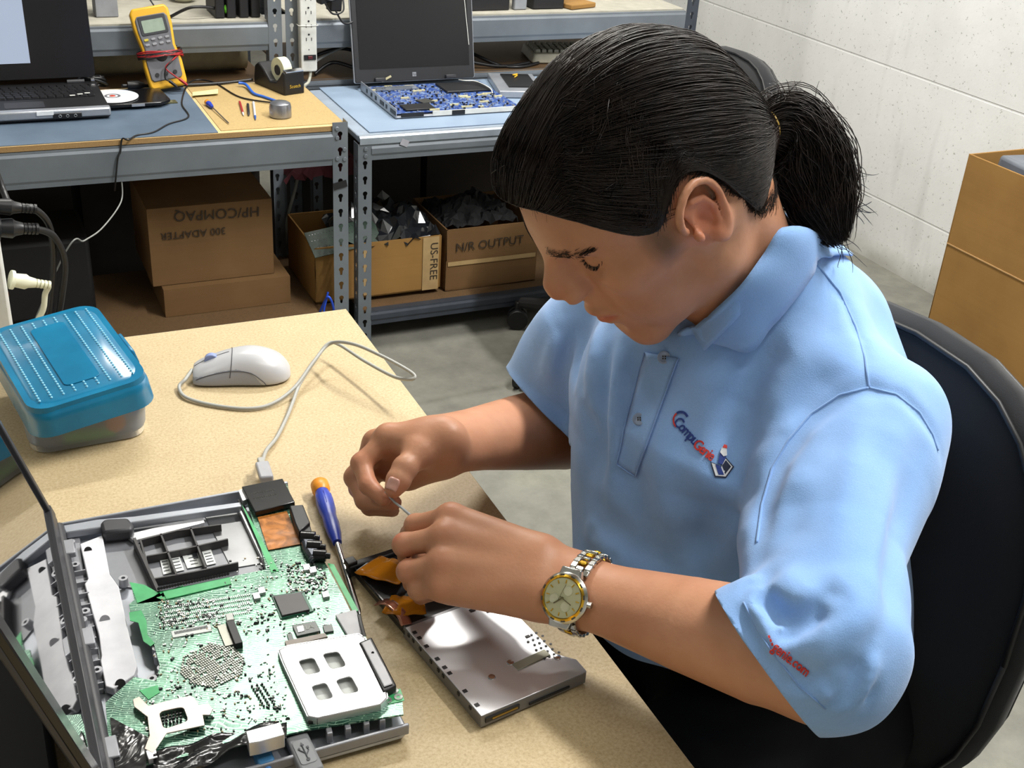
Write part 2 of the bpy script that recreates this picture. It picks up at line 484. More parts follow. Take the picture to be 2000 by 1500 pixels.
tube_light(.52, 1.36, 0, 50, z=2.66, col=(1., .97, .90)); tube_light(1.25, -.30, rad(90), 84, z=2.65, col=(1., .985, .96))
tube_light(.60, -1.3, 0, 12)
tube_light(-1.7, -.6, rad(90), 8)
tube_light(1.55, 2.6, 0, 16)
tube_light(-1.5, 3.1, 0, 8)
# ================================================================== boltless racks
STEEL = NT('grey_steel'); STEEL.set(color=STEEL.ramp(STEEL.noise(6, 6), [(.3, srgb('#676e75')), (.7, srgb('#7a8188'))]), rough=.42, metal=.25, spec=.5); STEEL = STEEL.m
DSTEEL = plain('dark_steel', '#3c424c', .5, .2)
def board_mat(name, a, b, sc=240):
    t = NT(name); n = t.noise(sc, 3, co=t.mapped((1, 1, 1)), rough=.8); n2 = t.noise(3, 5); n3 = t.noise(700, 2)
    c = t.ramp(n, [(.25, srgb(a)), (.5, srgb(b)), (.8, tuple(min(1, v*1.12) for v in srgb(b)[:3])+(1,))]); c = t.mix(.35, c, t.ramp(n2, [(.3, (.78, .75, .7, 1)), (.6, (1, 1, 1, 1))]), 'MULTIPLY')
    t.bump(n3, .08, .0004); t.set(color=c, rough=.55, spec=.35); return t.m
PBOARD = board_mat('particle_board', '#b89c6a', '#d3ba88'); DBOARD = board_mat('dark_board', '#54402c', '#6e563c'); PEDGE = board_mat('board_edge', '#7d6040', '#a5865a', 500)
def keyhole_post(parent, x0, x1, y, z0, z1, side=1, depth=.034, thick=.0018, pitch=.0385, phase=.4, holes=True, name='post', mat=None):
    """angle post: front flange with keyhole slots in the xz plane, side flange running back"""
    mb = MB(); w = x1-x0; cx = (x0+x1)/2
    def flange(o, ux, uy, w, z0, z1):
        n = max(1, int((z1-z0)/pitch)); zz = z0
        N_ = 20
        for i in range(n):
            a, b = z0+i*pitch, z0+(i+1)*pitch; zc = (a+b)/2
            hole = []
            for k in range(N_):
                an = 2*pi*(k+.5)/N_; sx, cz = sin(an), cos(an); cc = .004; b_ = -cz*cc; rr_ = -b_+math.sqrt(max(0, b_*b_-(cc*cc-.0060**2)))
                if cz < 0: rr_ = max(rr_, min(.0033/max(abs(sx), 1e-6), .0115/-cz))
                hole.append((rr_*sx, zc+rr_*cz))
            outr = []
            for k in range(N_):
                an = 2*pi*(k+.5)/N_; s_, c_ = sin(an), cos(an); m_ = max(abs(s_), abs(c_)); outr.append((s_/m_*w/2, zc+c_/m_*pitch/2))
            V = [tuple(A(o)+A(ux)*p[0]+A([0, 0, p[1]])) for p in outr+hole]
            mb.add(V, [(k, (k+1) % N_, N_+(k+1) % N_, N_+k) for k in range(N_)])
        za = z0+n*pitch
        if z1-za > .001: mb.add([tuple(A(o)+A(ux)*s_*w/2+A([0, 0, q])) for s_, q in ((-1, za), (1, za), (1, z1), (-1, z1))], [(0, 1, 2, 3)])
    if holes:
        flange((cx, y, 0), (1, 0, 0), 0, w, z0, z1)
        xs = x0 if side < 0 else x1
        flange((xs, y+depth/2, 0), (0, 1, 0), 0, depth, z0, z1)
    else:
        mb.add([(x0, y, z0), (x1, y, z0), (x1, y, z1), (x0, y, z1)], [(0, 1, 2, 3)]); xs = x0 if side < 0 else x1
        mb.add([(xs, y, z0), (xs, y+depth, z0), (xs, y+depth, z1), (xs, y, z1)], [(0, 1, 2, 3)])
    return mb.build(name, mat or STEEL, parent, solid=thick)
def beam(parent, x0, x1, y, z0, z1, back=1, name='beam', mat=None, lip=.02):
    """pressed steel beam: face, rolled top ledge and bottom return"""
    prof = [(0, z1), (0, z1-.004), (-.003*back, z1-.010), (-.003*back, z0+.016), (0, z0+.010), (0, z0), (lip*back, z0)]
    prof = [(lip*back, z1)]+prof
    mb = MB(); G = [[(x, y+p[0], p[1]) for p in prof] for x in (x0, x1)]; mb.grid(G)
    return mb.build(name, mat or STEEL, parent, solid=.0022)
FY = 1.233
# left bench
LB = thing('workbench', 'grey steel rack bench on the left with a particle board top, stacked cartons underneath', 'workbench', (-.4, 1.45, 0))
MB().box((-.454, 1.452, .5745), (1.69, .428, .012)).build('tabletop', PBOARD, LB, bevel=.001)
MB().box((-.454, FY+.0035, .5745), (1.688, .004, .0115)).build('tabletop_edge', PEDGE, LB)
beam(LB, -1.30, .356, FY, .487, .566); beam(LB, -1.30, .36, 1.655, .487, .566, -1)
keyhole_post(LB, .355, .392, FY-.002, 0, .590, 1); keyhole_post(LB, .305, .340, 1.640, 0, .566, -1, depth=-.03)
keyhole_post(LB, -1.30, -1.262, FY-.002, 0, .590, -1)
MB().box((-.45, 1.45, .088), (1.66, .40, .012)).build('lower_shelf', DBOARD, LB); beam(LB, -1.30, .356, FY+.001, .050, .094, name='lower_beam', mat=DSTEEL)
for x, z in ((.366, .575), (.366, .553), (.384, .524), (.384, .500), (.366, .502)): MB().cyl((x, FY-.006, z), (x, FY-.002, z), .0052, n=14).build('rivet', STEEL, LB, bevel=.001)
tp = MB().box((.372, FY-.0052, .437), (.034, .0012, .017), r=(0, rad(-12), 0)).build('black_tape', plain('black_tape', '#17181b', .5), LB)
# right bench
RB = thing('workbench', 'grey steel rack bench in the middle with a pale laminate top, open cartons underneath', 'workbench', (.9, 1.45, 0))
LAM = plain('pale_laminate', '#909cab', .35, spec=.5)
MB().box((1.005, 1.455, .5425), (1.165, .435, .016)).build('tabletop', LAM, RB, bevel=.003)
mb = MB(); mb.grid([[(x, FY+.012, .551), (x, FY-.001, .551), (x, FY-.004, .547), (x, FY-.004, .532), (x, FY+.004, .528)] for x in (.422, 1.585)]); mb.build('edge_trim', plain('trim_grey', '#9fa9b5', .3, .4), RB, solid=.0015, bevel=.0005)
beam(RB, .452, 1.56, FY, .492, .530); beam(RB, .452, 1.56, 1.66, .492, .530, -1)
keyhole_post(RB, .419, .453, FY-.001, 0, .5325, -1); keyhole_post(RB, 1.555, 1.59, FY-.001, 0, .5325, 1); keyhole_post(RB, .419, .453, 1.655, 0, .5325, -1, depth=-.03)
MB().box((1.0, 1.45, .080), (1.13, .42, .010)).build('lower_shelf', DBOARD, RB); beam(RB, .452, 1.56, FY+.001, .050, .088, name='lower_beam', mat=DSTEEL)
for z in (.520, .503): MB().cyl((.437, FY-.005, z), (.437, FY-.001, z), .0052, n=14).build('rivet', STEEL, RB, bevel=.001)
# rear racks
RR = thing('storage_rack', 'tall grey steel rack behind both benches holding cables and equipment', 'storage rack', (.3, 1.95, 0))
RY = 1.700
for a, b in ((-1.30, .330), (.405, 1.605)):
    beam(RR, a, b, RY, .655, .724); beam(RR, a, b, RY, .545, .566, name='low_beam')
    MB().box(((a+b)/2, 1.935, .7265), (b-a, .45, .005)).build('upper_deck', plain('deck_cream', '#a9a598', .6), RR)
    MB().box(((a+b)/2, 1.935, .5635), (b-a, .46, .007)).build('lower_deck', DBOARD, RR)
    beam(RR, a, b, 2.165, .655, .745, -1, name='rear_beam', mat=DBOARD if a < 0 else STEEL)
keyhole_post(RR, .327, .362, RY-.004, 0, 1.75, -1, phase=.2); keyhole_post(RR, .372, .405, RY-.004, 0, 1.75, 1)
keyhole_post(RR, 1.605, 1.645, RY-.004, 0, 1.75, 1, mat=DSTEEL); keyhole_post(RR, 1.60, 1.632, 2.165, 0, 1.75, 1, mat=DSTEEL); keyhole_post(RR, -1.335, -1.30, RY-.004, 0, 1.75, -1)
keyhole_post(RR, -1.335, -1.30, 2.165, 0, 1.75, -1, holes=False); keyhole_post(RR, .35, .385, 2.165, 0, 1.75, -1, holes=False)
for x, z in ((.93, .711), (.955, .714), (.99, .712)): MB().cyl((x, RY-.0035, z), (x, RY-.001, z), .0022, n=10).build('beam_hole', plain('hole_black', '#0b0b0d', .9), RR)
# ================================================================== things on and under the racks
BLACK = plain('black_plastic', '#121215', .45); BLKG = plain('black_gloss', '#0c0c10', .22); DGREY = plain('dark_grey_plastic', '#2a2b30', .5)
SILV = plain('silver_plastic', '#a4a8b0', .32, .5); WPL = plain('white_plastic', '#d4d5d0', .4); CHROME = plain('chrome', '#c8c8cc', .15, 1.)
ZL, ZR, ZU, ZD = .5805, .5505, .729, .567
def card_mat(name, a, b):
    t = NT(name); n = t.noise(5, 5); c = t.ramp(n, [(.3, srgb(a)), (.7, srgb(b))]); w_ = t.noise(1, 2, co=t.mapped((2, 2, 160)))
    c = t.mix(.18, c, t.ramp(w_, [(.3, (.7, .7, .7, 1)), (.7, (1, 1, 1, 1))]), 'MULTIPLY'); t.bump(w_, .06, .0005); t.set(color=c, rough=.8, spec=.15); return t.m
CARD = card_mat('cardboard', '#6b5033', '#7d6040'); CARD2 = card_mat('cardboard_warm', '#8c693c', '#a07a46'); INK = plain('marker_ink', '#33281c', .8); PTAPE = plain('packing_tape', '#b09468', .25, spec=.6)  # CARD is darkened in colour for the shade under the benches
def matm(a, b, nm):
    t = NT(nm); c = t.ramp(t.noise(7, 6), [(.35, srgb(a)), (.65, srgb(b))]); t.set(color=c, rough=.5, spec=.4); return t.m
MATB = matm('#4c5b6c', '#5c6c7e', 'blue_grey_mat'); MATL = matm('#7e90a6', '#899bb0', 'light_blue_mat')
tag(MB().box((-.605, 1.445, ZL+.0012), (1.39, .412, .002)).build('bench_mat', MATB, bevel=.0005), 'blue-grey mat covering the left part of the left bench', 'mat')
tag(MB().box((.985, 1.470, ZR+.002), (1.06, .425, .003)).build('bench_mat', MATL, bevel=.0008), 'light blue mat on the middle bench beneath the opened laptop', 'mat')
tag(MB().box((.245, 1.452, ZL+.0009), (.292, .40, .0012)).build('hardboard_sheet', board_mat('hardboard', '#9e875a', '#b49b6b'), bevel=.0003), 'thin tan board sheet on the left bench under the screwdriver and tape dispenser', 'board')

def carton(name, label, x0, x1, y0, y1, z0, z1, mat=CARD, openf=True, flaps=(), texts=(), tape=None):
    th = thing(name, label, 'cardboard box', ((x0+x1)/2, (y0+y1)/2, z0)); t_ = .004; mb = MB()
    for c, d in ((((x0+x1)/2, y0+t_/2, (z0+z1)/2), (x1-x0, t_, z1-z0)), (((x0+x1)/2, y1-t_/2, (z0+z1)/2), (x1-x0, t_, z1-z0)), ((x0+t_/2, (y0+y1)/2, (z0+z1)/2), (t_, y1-y0, z1-z0)), ((x1-t_/2, (y0+y1)/2, (z0+z1)/2), (t_, y1-y0, z1-z0)), (((x0+x1)/2, (y0+y1)/2, z0+t_/2), (x1-x0, y1-y0, t_))): mb.box(c, d)
    if not openf:
        mb.box(((x0+x1)/2, (y0+y1)/2, z1-t_/2), (x1-x0, y1-y0, t_)); mb.build('carton_body', mat, th, bevel=.0015)
    else: mb.build('carton_body', mat, th, bevel=.0015)
    for (s, L_, an) in flaps:
        f = MB()
        if s == 'f': f.box(((x0+x1)/2, y0-L_/2*sin(an), z1-.002+L_/2*cos(an)), ((x1-x0)*.99, .003, L_), r=(an, 0, 0))
        if s == 'b': f.box(((x0+x1)/2, y1+L_/2*sin(an), z1-.002+L_/2*cos(an)), ((x1-x0)*.99, .003, L_), r=(-an, 0, 0))
        f.build('flap', mat, th)
    for body_, sz, cx, cz, an in texts:
        V, F_ = text_mesh(body_, sz, .0001); T = Matrix.Translation((cx, y0-.0032, cz))@Matrix.Rotation(pi/2, 4, 'X')@Matrix.Rotation(an, 4, 'Z')@Matrix.Shear('XY', 4, (.25, 0))
        MB().add(V, F_, T).build('marker_writing', INK, th)
    if tape:
        for c, d in tape: MB().box(c, d).build('tape_strip', PTAPE, th)
    return th
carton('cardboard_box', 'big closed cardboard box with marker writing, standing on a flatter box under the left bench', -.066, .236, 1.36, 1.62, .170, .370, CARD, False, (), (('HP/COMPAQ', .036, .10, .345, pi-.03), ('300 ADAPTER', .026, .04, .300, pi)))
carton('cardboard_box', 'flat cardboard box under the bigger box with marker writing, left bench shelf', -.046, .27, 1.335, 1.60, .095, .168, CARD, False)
carton('cardboard_box', 'open cardboard box holding circuit boards and plastic film, under the middle bench', .326, .670, 1.30, 1.56, .098, .250, CARD2, True, (), (('US-FREE', .030, .648, .180, -pi/2),), [((.64, 1.298, .174), (.045, .0008, .15)), ((.46, 1.298, .17), (.012, .0006, .13))])
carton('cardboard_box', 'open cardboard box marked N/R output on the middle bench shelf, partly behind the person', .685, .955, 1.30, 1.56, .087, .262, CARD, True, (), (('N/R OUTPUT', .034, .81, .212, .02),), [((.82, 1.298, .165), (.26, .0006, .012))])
# dark bags of parts and loose boards in the open box
GREENPCB = plain('dark_pcb', '#13301f', .4, var=.4, nscale=200)
b_ = thing('circuit_board', 'dark green circuit board with solder points leaning in the open carton under the middle bench', 'circuit board', (.40, 1.33, .25))
TB = Matrix.Translation((.415, 1.325, .262))@Euler((rad(38), rad(-4), rad(8))).to_matrix().to_4x4()
MB(TB).box((0, 0, 0), (.20, .075, .0025)).build('board', GREENPCB, b_)
mb = MB(TB)
for i in range(22):
    for j in (-1, -.4, .3, .9): mb.cyl((-.09+i*.008, j*.03, .001), (-.09+i*.008, j*.03, .0022), .0012, n=6)
tag(mb.build('solder_points', CHROME, b_), kind='stuff')
def crumple(name, label, cat, c, s, mat, seed, n=26, rough_=.35, box=None):
    g = np.random.default_rng(seed); G = []
    for i in range(n):
        r = []
        for j in range(n):
            u, v = i/(n-1), j/(n-1); x = (u-.5)*s[0]; y = (v-.5)*s[1]; z = s[2]*(sin(pi*u)**.6*sin(pi*v)**.6)*(.6+.4*sin(u*9+seed)*cos(v*7+seed*2))+g.normal(0, .006*rough_*3)
            r.append((c[0]+x+g.normal(0, .004), c[1]+y+g.normal(0, .004), c[2]+z))
        G.append(r)
    return tag(MB().grid(G).build(name, mat, solid=.0006), label, cat)
FILM = NT('clear_film'); FILM.set(color=srgb('#1a1c20'), rough=.16, spec=.9); FILM = FILM.m
crumple('plastic_bag', 'crumpled dark shiny antistatic bag spilling from the open carton under the middle bench', 'bag', (.545, 1.42, .245), (.26, .24, .085), FILM, 3, 16, .55)
crumple('plastic_bag', 'dark crumpled bag on top of the carton marked N/R output', 'bag', (.81, 1.45, .250), (.22, .20, .06), plain('matte_black_bag', '#08080a', .8), 5, 22)
crumple('cloth_bundle', 'dark red bundle at the back of the shelf beneath the middle bench', 'cloth', (.45, 1.66, .33), (.22, .12, .12), plain('dark_red_cloth', '#4a1820', .9), 8, 18)
MBK = plain('near_black', '#0d0d0f', .7)
tag(MB().box((-.50, 1.50, .20), (.60, .22, .20)).build('equipment_case', MBK, bevel=.01), 'black case in the dark at the left end of the lower shelf', 'case')
tag(MB().tube(spline([(.318, 1.235, .105), (.33, 1.20, .16), (.345, 1.205, .12), (.34, 1.235, .09), (.33, 1.24, .102), (.345, 1.25, .15)], 8), .003, 8).build('blue_cable', plain('blue_cable', '#1d49c0', .4), smooth='all'), 'short loop of blue cable beside the post at floor level', 'cable')

# ---- left bench: laptop with open optical drive
LP = thing('laptop', 'dark laptop with silver front edge, lit screen and disc tray out, on the left bench', 'laptop', (-.30, 1.55, ZL))
x0, x1, y0, y1 = -.475, -.120, 1.395, 1.648; zb = ZL+.006
mb = MB(); mb.prism(rrect(x1-x0, y1-y0, .012, 4, (x0+x1)/2, (y0+y1)/2), zb, zb+.022); mb.build('base', BLACK, LP, bevel=.003)
mb = MB(); mb.prism([(x0, y0-.002), (x1, y0-.002), (x1+.001, y0+.022), (x0, y0+.022)], zb+.004, zb+.0235); mb.build('front_trim', SILV, LP, bevel=.004)
MB().box((-.215, y0-.0035, zb+.010), (.062, .002, .011)).build('jack_panel', BLACK, LP, bevel=.002)
mbj = MB(); [mbj.tube([(-.215+dx+.003*cos(a), y0-.005, zb+.010+.003*sin(a)) for a in np.linspace(0, 2*pi, 13)], .0006, 5) for dx in (-.016, 0, .017)]; mbj.build('audio_jacks', SILV, LP)
MB().box((-.262, y0-.003, zb+.018), (.036, .003, .009)).build('label_sticker', plain('sticker', '#e8ecf0', .4), LP)
kb = MB()
for r in range(6):
    for k in range(16):
        kb.prism(rrect(.0165, .0135, .002, 2, x0+.055+k*.0178+(r % 3)*.003, y1-.050-r*.0165), zb+.022, zb+.0255, taper=.1)
tag(kb.build('keys', plain('key_black', '#18181c', .4), LP), kind='stuff')
MB().box(((x0+x1)/2, y1-.092, zb+.0222), (.315, .112, .0012)).build('keyboard_tray', BLKG, LP)
MB().prism(rrect(.085, .05, .004, 3, -.30, y0+.058), zb+.0218, zb+.0226).build('touchpad', DGREY, LP)
for i, (xx, yy) in enumerate(((-.190, 1.505), (-.172, 1.513), (-.155, 1.520))): MB().box((xx, yy, zb+.0256), (.012, .006, .001)).build('key_legend', WPL, LP)
an = rad(9); TL_ = Matrix.Translation(((x0+x1)/2, y1-.012, zb+.024))@Matrix.Rotation(-an, 4, 'X')
MB(TL_).prism(rrect(.355, .250, .01, 4, 0, .135), -.003, .004, T=Matrix.Rotation(pi/2, 4, 'X')).build('lid', BLKG, LP, bevel=.001)
scr = NT('lit_screen'); scr.set(color=(.02, .02, .03, 1), rough=.3, emit=srgb('#b8c6dc'), emits=.75); MB(TL_).box((-.062, -.0045, .136), (.190, .0012, .176)).build('screen_panel', scr.m, LP)
for s_ in (-1, 1): MB(TL_).cyl((s_*.13-.02, 0, 0), (s_*.13+.02, 0, 0), .006).build('hinge', DGREY, LP)
MB().cyl((x1-.004, y1-.012, zb+.026), (x1-.012, y1-.012, zb+.026), .0055).build('hinge_cap', CHROME, LP)
mb = MB(); mb.prism([(x1-.01, 1.455), (x1+.125, 1.462), (x1+.150, 1.487), (x1+.143, 1.590), (x1-.01, 1.585)], zb+.003, zb+.011); mb.build('disc_tray', BLKG, LP, bevel=.002)
MB().box((x1+.07, 1.455, zb+.008), (.03, .002, .006)).build('tray_label', SILV, LP)
cdm = NT('disc'); n_ = cdm.new('ShaderNodeTexGradient', gradient_type='RADIAL'); cdm.link(cdm.co(), n_.inputs[0])
cdm.set(color=cdm.ramp(n_.outputs['Fac'], [(0, srgb('#d9dadf')), (.3, srgb('#f1f1f2')), (.6, srgb('#d3d8e2')), (1, srgb('#e6e3e0'))]), rough=.25, spec=.7)
dc = thing('compact_disc', 'white compact disc lying in the ejected tray of the left bench laptop', 'disc', (-.098, 1.527, zb+.0125))
MB().lathe([(.008, 0), (.060, 0), (.060, .0012), (.008, .0012), (.008, 0)], 48, cap=False, T=Matrix.Translation(dc.location)).build('disc', cdm.m, dc)
MB().lathe([(.0078, .0008), (.018, .0016), (.019, .0012), (.0078, .0003)], 32, cap=False, T=Matrix.Translation(dc.location)).build('hub', plain('hub_grey', '#6a6a70', .3), dc)
MB().lathe([(.0001, .0025), (.006, .0022), (.0068, 0)], 20, cap=False, T=Matrix.Translation(dc.location)).build('spindle', plain('spindle_red', '#b8402c', .4), dc)

# ---- multimeter with its test leads
MM = thing('multimeter', 'yellow and grey digital multimeter leaning against the rear rack beam on the left bench', 'multimeter', (.036, 1.64, ZL))
ta = math.atan2(.068, .190); TM = Matrix.Translation((.050, 1.622, ZL+.006))@Matrix.Rotation(rad(8.5), 4, 'Y').inverted()@Matrix.Rotation(-ta, 4, 'X')
YEL = plain('meter_yellow', '#d3a01c', .45, var=.06); MG = plain('meter_grey', '#5f6066', .5); LCD = plain('lcd', '#8b9a8c', .2)
RX = Matrix.Rotation(pi/2, 4, 'X')
out = [(-.046, .008), (-.040, 0), (.040, 0), (.046, .008), (.047, .060), (.041, .100), (.047, .150), (.047, .186), (.040, .197), (-.040, .197), (-.047, .186), (-.047, .150), (-.041, .100), (-.047, .060)]
MB(TM).prism(out, -.002, .030, T=RX).build('holster', YEL, MM, bevel=.005, seg=3)
inn = [(x*.83, .019+(y)*.80) for x, y in out]; MB(TM).prism(inn, .0285, .034, T=RX).build('face', MG, MM, bevel=.002)
MB(TM).prism(rrect(.066, .046, .005, 3, 0, .152), .033, .0355, T=RX).build('display_bezel', plain('bezel', '#2c2e33', .4), MM, bevel=.001)
MB(TM).prism(rrect(.052, .030, .002, 3, 0, .150), .035, .0362, T=RX).build('display', LCD, MM)
for r, (zz, n) in enumerate(((.119, 4), (.107, 4))):
    for k in range(n): MB(TM).prism(rrect(.011, .006, .0025, 3, -.0255+k*.017, zz), .0335, .0365, T=RX).build('push_button', plain('btn_%d' % (k == 0 and r == 0), '#b8a838' if k == 0 and r == 0 else '#85868c', .4), MM, bevel=.001)
MB(TM).lathe([(.0001, .036), (.012, .0355), (.015, .034), (.0155, .030)], 24, T=Matrix.Translation((0, 0, .078))@RX, cap=False).build('range_dial', BLACK, MM, smooth=True)
for k in (-.022, 0, .022): MB(TM).cyl((k, -.033, .034), (k, -.0362, .034), .005, n=16).build('jack', BLACK, MM)
def tm(x, z, y=-.042): return TM@Vector((x, y, z))
REDC = plain('red_lead', '#9c1a20', .4); BLKC = plain('black_lead', '#101012', .45)
for (mt, nm, lab, ph) in ((REDC, 'test_lead', 'red test lead wound round the yellow multimeter', 0), (BLKC, 'test_lead', 'black test lead wound round the yellow multimeter', .5)):
    mb = MB(); P = []
    for k in range(110):
        a = k/109*2*pi*4+ph; P.append(TM@Vector((.054*cos(a), -.014+.032*sin(a)*(1 if sin(a) < 0 else .75), .083+.009*sin(k*.21+ph*3)+ph*.006+.004*cos(a*1.5))))
    P += spline([P[-1], tm(.02, .060, -.05), tm(.0, .045, -.052), tm(.018+ph*-.05, .022, -.047), tm(.026-ph*.05, .014, -.046)], 6)[1:]
    mb.tube([tuple(p) for p in P], .0019, 6); lt = thing(nm, lab, 'test lead', tuple(TM@Vector((0, -.03, .08)))); mb.build('wire', mt, lt, smooth='all')
    e = A(P[-1]); d_ = A(TM.to_3x3()@Vector((.5, -.05, -.6))); MB().tube([e, e+d_*.022, e+d_*.030], [.0038, .0036, .002], 10).build('probe_sleeve', mt, lt, smooth=True)

# ---- cables and small things on the left bench
def cable(label, pts, r, mat, name='cable', cat='cable', n=10): return tag(MB().tube(spline(pts, n), r, 8).build(name, mat, smooth='all'), label, cat)
CBL = plain('cable_black', '#131316', .4); CGR = plain('cable_grey', '#8f918e', .5); CWH = plain('cable_white', '#d8d8cc', .45)
def z_(x, y, z): return tuple(Zp(x, y, z))
cable('thin black cable running over the left bench and hanging down its front beam', [z_(545, 202, ZL+.006), z_(470, 190, ZL+.004), z_(415, 160, ZL+.004), z_(372, 160, ZL+.004), z_(355, 200, ZL+.004), z_(368, 228, ZL+.004), z_(330, 242, ZL+.004), z_(300, 258, ZL+.004), z_(268, 264, ZL+.004), z_(251, 273, ZL+.004), (Zp(243, 282, ZL)[0], FY-.0035, ZL+.003), tuple(Yp(235, 296, FY-.006)), tuple(Yp(230, 310, FY-.009)), tuple(Yp(226, 350, FY-.008)), tuple(Yp(224, 372, FY+.02))], .0020, CBL)
cable('black power cord lying along the back of the left bench behind the multimeter', [(-.06, 1.648, ZL+.012), (.02, 1.652, ZL+.007), (.10, 1.644, ZL+.007), (.19, 1.65, ZL+.006), (.27, 1.655, ZL+.010)], .004, CBL)
ad = thing('power_adapter_plug', 'black cord connector behind the foot of the multimeter', 'plug', (-.02, 1.648, ZL)); MB().tube([(-.045, 1.650, ZL+.012), (-.02, 1.650, ZL+.012), (-.005, 1.650, ZL+.010)], [.010, .011, .006], 12).build('connector_body', BLACK, ad, smooth=True)
pl_ = thing('cord_bundle', 'bundled black cord lump between the left laptop and the multimeter', 'cord', (-.13, 1.668, ZL)); 
for k in range(5): MB().tube([(-.135+.028*cos(a)+.004*k, 1.672+.010*sin(a), ZL+.018+.012*sin(a+k)) for a in np.linspace(0, 2*pi, 17)], .004, 6).build('cord_loop', CBL, pl_, smooth='all')
roll = thing('rolled_sheet', 'long beige rolled sheet lying under the upper deck of the rear rack', 'roll', (-.3, 1.86, ZD)); MB().tube([(-1.1, 1.87, ZD+.043), (.30, 1.87, ZD+.043)], .042, 28).build('sheet', plain('beige_sheet', '#a79c7c', .7), roll, smooth=True)
nt_ = tag(MB().grid([[(tuple(A(z_(376+u*50-v*0, 180+v*10-u*6+v*u*2, ZL+.003))+A([0, 0, .004*v*v]))) for u in np.linspace(0, 1, 6)] for v in np.linspace(0, 1, 6)]).build('sticky_note', plain('note_yellow', '#dad79a', .8), solid=.0006), 'pale yellow sticky note on the tan board', 'sticky note')
ch = thing('memory_card', 'small olive chip card lying on the blue-grey mat', 'chip', (z_(332, 200, ZL+.003))); T_c = Matrix.Translation(z_(332, 199, ZL+.0035))@rotz(rad(4))
MB(T_c).box((0, 0, 0), (.031, .026, .002)).build('card', plain('chip_olive', '#4c4c34', .4), ch); MB(T_c).box((0, 0, .0013), (.012, .011, .001)).build('contact_pad', plain('chip_pad', '#8a8a70', .3, .4), ch)
def screwdriver(name, label, tip, tail, hl, rb, shaft_r, tip_flat=True):
    tip, tail = A(tip), A(tail); ax = (tip-tail); L = np.linalg.norm(ax); ax /= L; th = thing(name, label, 'screwdriver', tuple(tail))
    F = frame(tail, tuple(ax)); F = F@Matrix.Rotation(pi/2, 4, 'Y')
    BL_ = plain(name+'_blue', '#1e3aa8', .35, var=.05, spec=.6); OR = plain(name+'_orange', '#d98a1e', .4, var=.05)
    MB(F).lathe([(.0001, 0), (rb*.8, 0), (rb*1.05, .003*rb/.008), (rb*1.05, .012*rb/.008), (rb*.8, .016*rb/.008), (.0001, .0165*rb/.008)], 24, cap=False).build('end_cap', OR, th, smooth=True)
    pr = [(.0001, .0155), (.72, .0155), (.86, .022), (1, .034), (.96, .050), (.82, .058), (.80, .066), (.86, .072), (.74, .090), (.56, .100), (.50, .104), (.0001, .104)]
    k = (hl)/.104; pr = [(max(1e-4, r*rb*(1 if r > .001 else 1)), z*k) for r, z in pr]
    me_ = MB(F).lathe(pr, 24, cap=False).build('handle', BL_, th, smooth=True)
    mbf = MB(F)
    for a in range(6): an_ = a*pi/3; mbf.tube([(rb*.93*cos(an_), rb*.93*sin(an_), z*k) for z in (.026, .036, .048)], [rb*.05, rb*.10, rb*.05], 5)
    mbf.build('grip_rib', BL_, th, smooth='all')
    MB(F).tube([(0, 0, hl*.98), (0, 0, L*.97), (0, 0, L)], [shaft_r, shaft_r, shaft_r*.5], 12).build('shaft', CHROME, th, smooth=True)
    return th
screwdriver('screwdriver', 'short blue screwdriver with an orange end cap lying on the tan board', z_(447, 241, ZL+.0045), z_(404, 199, ZL+.0085), .045, .0068, .0016)
puck = thing('silver_puck', 'rounded silver metal puck with a blue strip beside it on the tan board', 'speaker', z_(547, 238, ZL+.002))
MB().lathe([(.0001, .0), (.024, 0), (.0262, .003), (.0262, .024), (.024, .033), (.018, .0365), (.0001, .037)], 36, T=Matrix.Translation(z_(548, 228, ZL+.0016)), cap=False).build('housing', plain('brushed_silver', '#9a9ca4', .28, .85), puck, smooth=True)
cable('bright blue bent plastic strip running to the silver puck on the tan board', [z_(466, 162, ZL+.012), z_(480, 165, ZL+.010), z_(495, 182, ZL+.006), z_(515, 189, ZL+.005), z_(538, 197, ZL+.005)], .0036, plain('bright_blue', '#2c63c8', .4), 'blue_strap', 'strap')
for k, (a, b, c_, nm, lb, r) in enumerate((((468, 199), (476, 226), '#a02a2c', 'marker', 'small red and clear marker among the pens on the tan board', .0028), ((484, 204), (486, 226), '#26262a', 'marker', 'black capped pen between the red marker and the white pen', .0034), ((495, 200), (499, 234), '#c9ccd6', 'pen', 'white pen with a blue tip on the tan board', .003))):
    th = thing(nm, lb, 'pen', z_(*a, ZL+.003)); p0, p1 = A(z_(*a, ZL+.0045)), A(z_(*b, ZL+.0045))
    MB().tube([p0, p0+(p1-p0)*.8], r, 12).build('barrel', plain('pen_%d' % k, c_, .3), th, smooth=True); MB().tube([p0+(p1-p0)*.8, p0+(p1-p0)*.93, p1], [r*.95, r*.6, r*.15], 12).build('pen_tip', plain('pent_%d' % k, ['#caccd0', '#3a3c44', '#2a52a0'][k], .3), th, smooth=True)
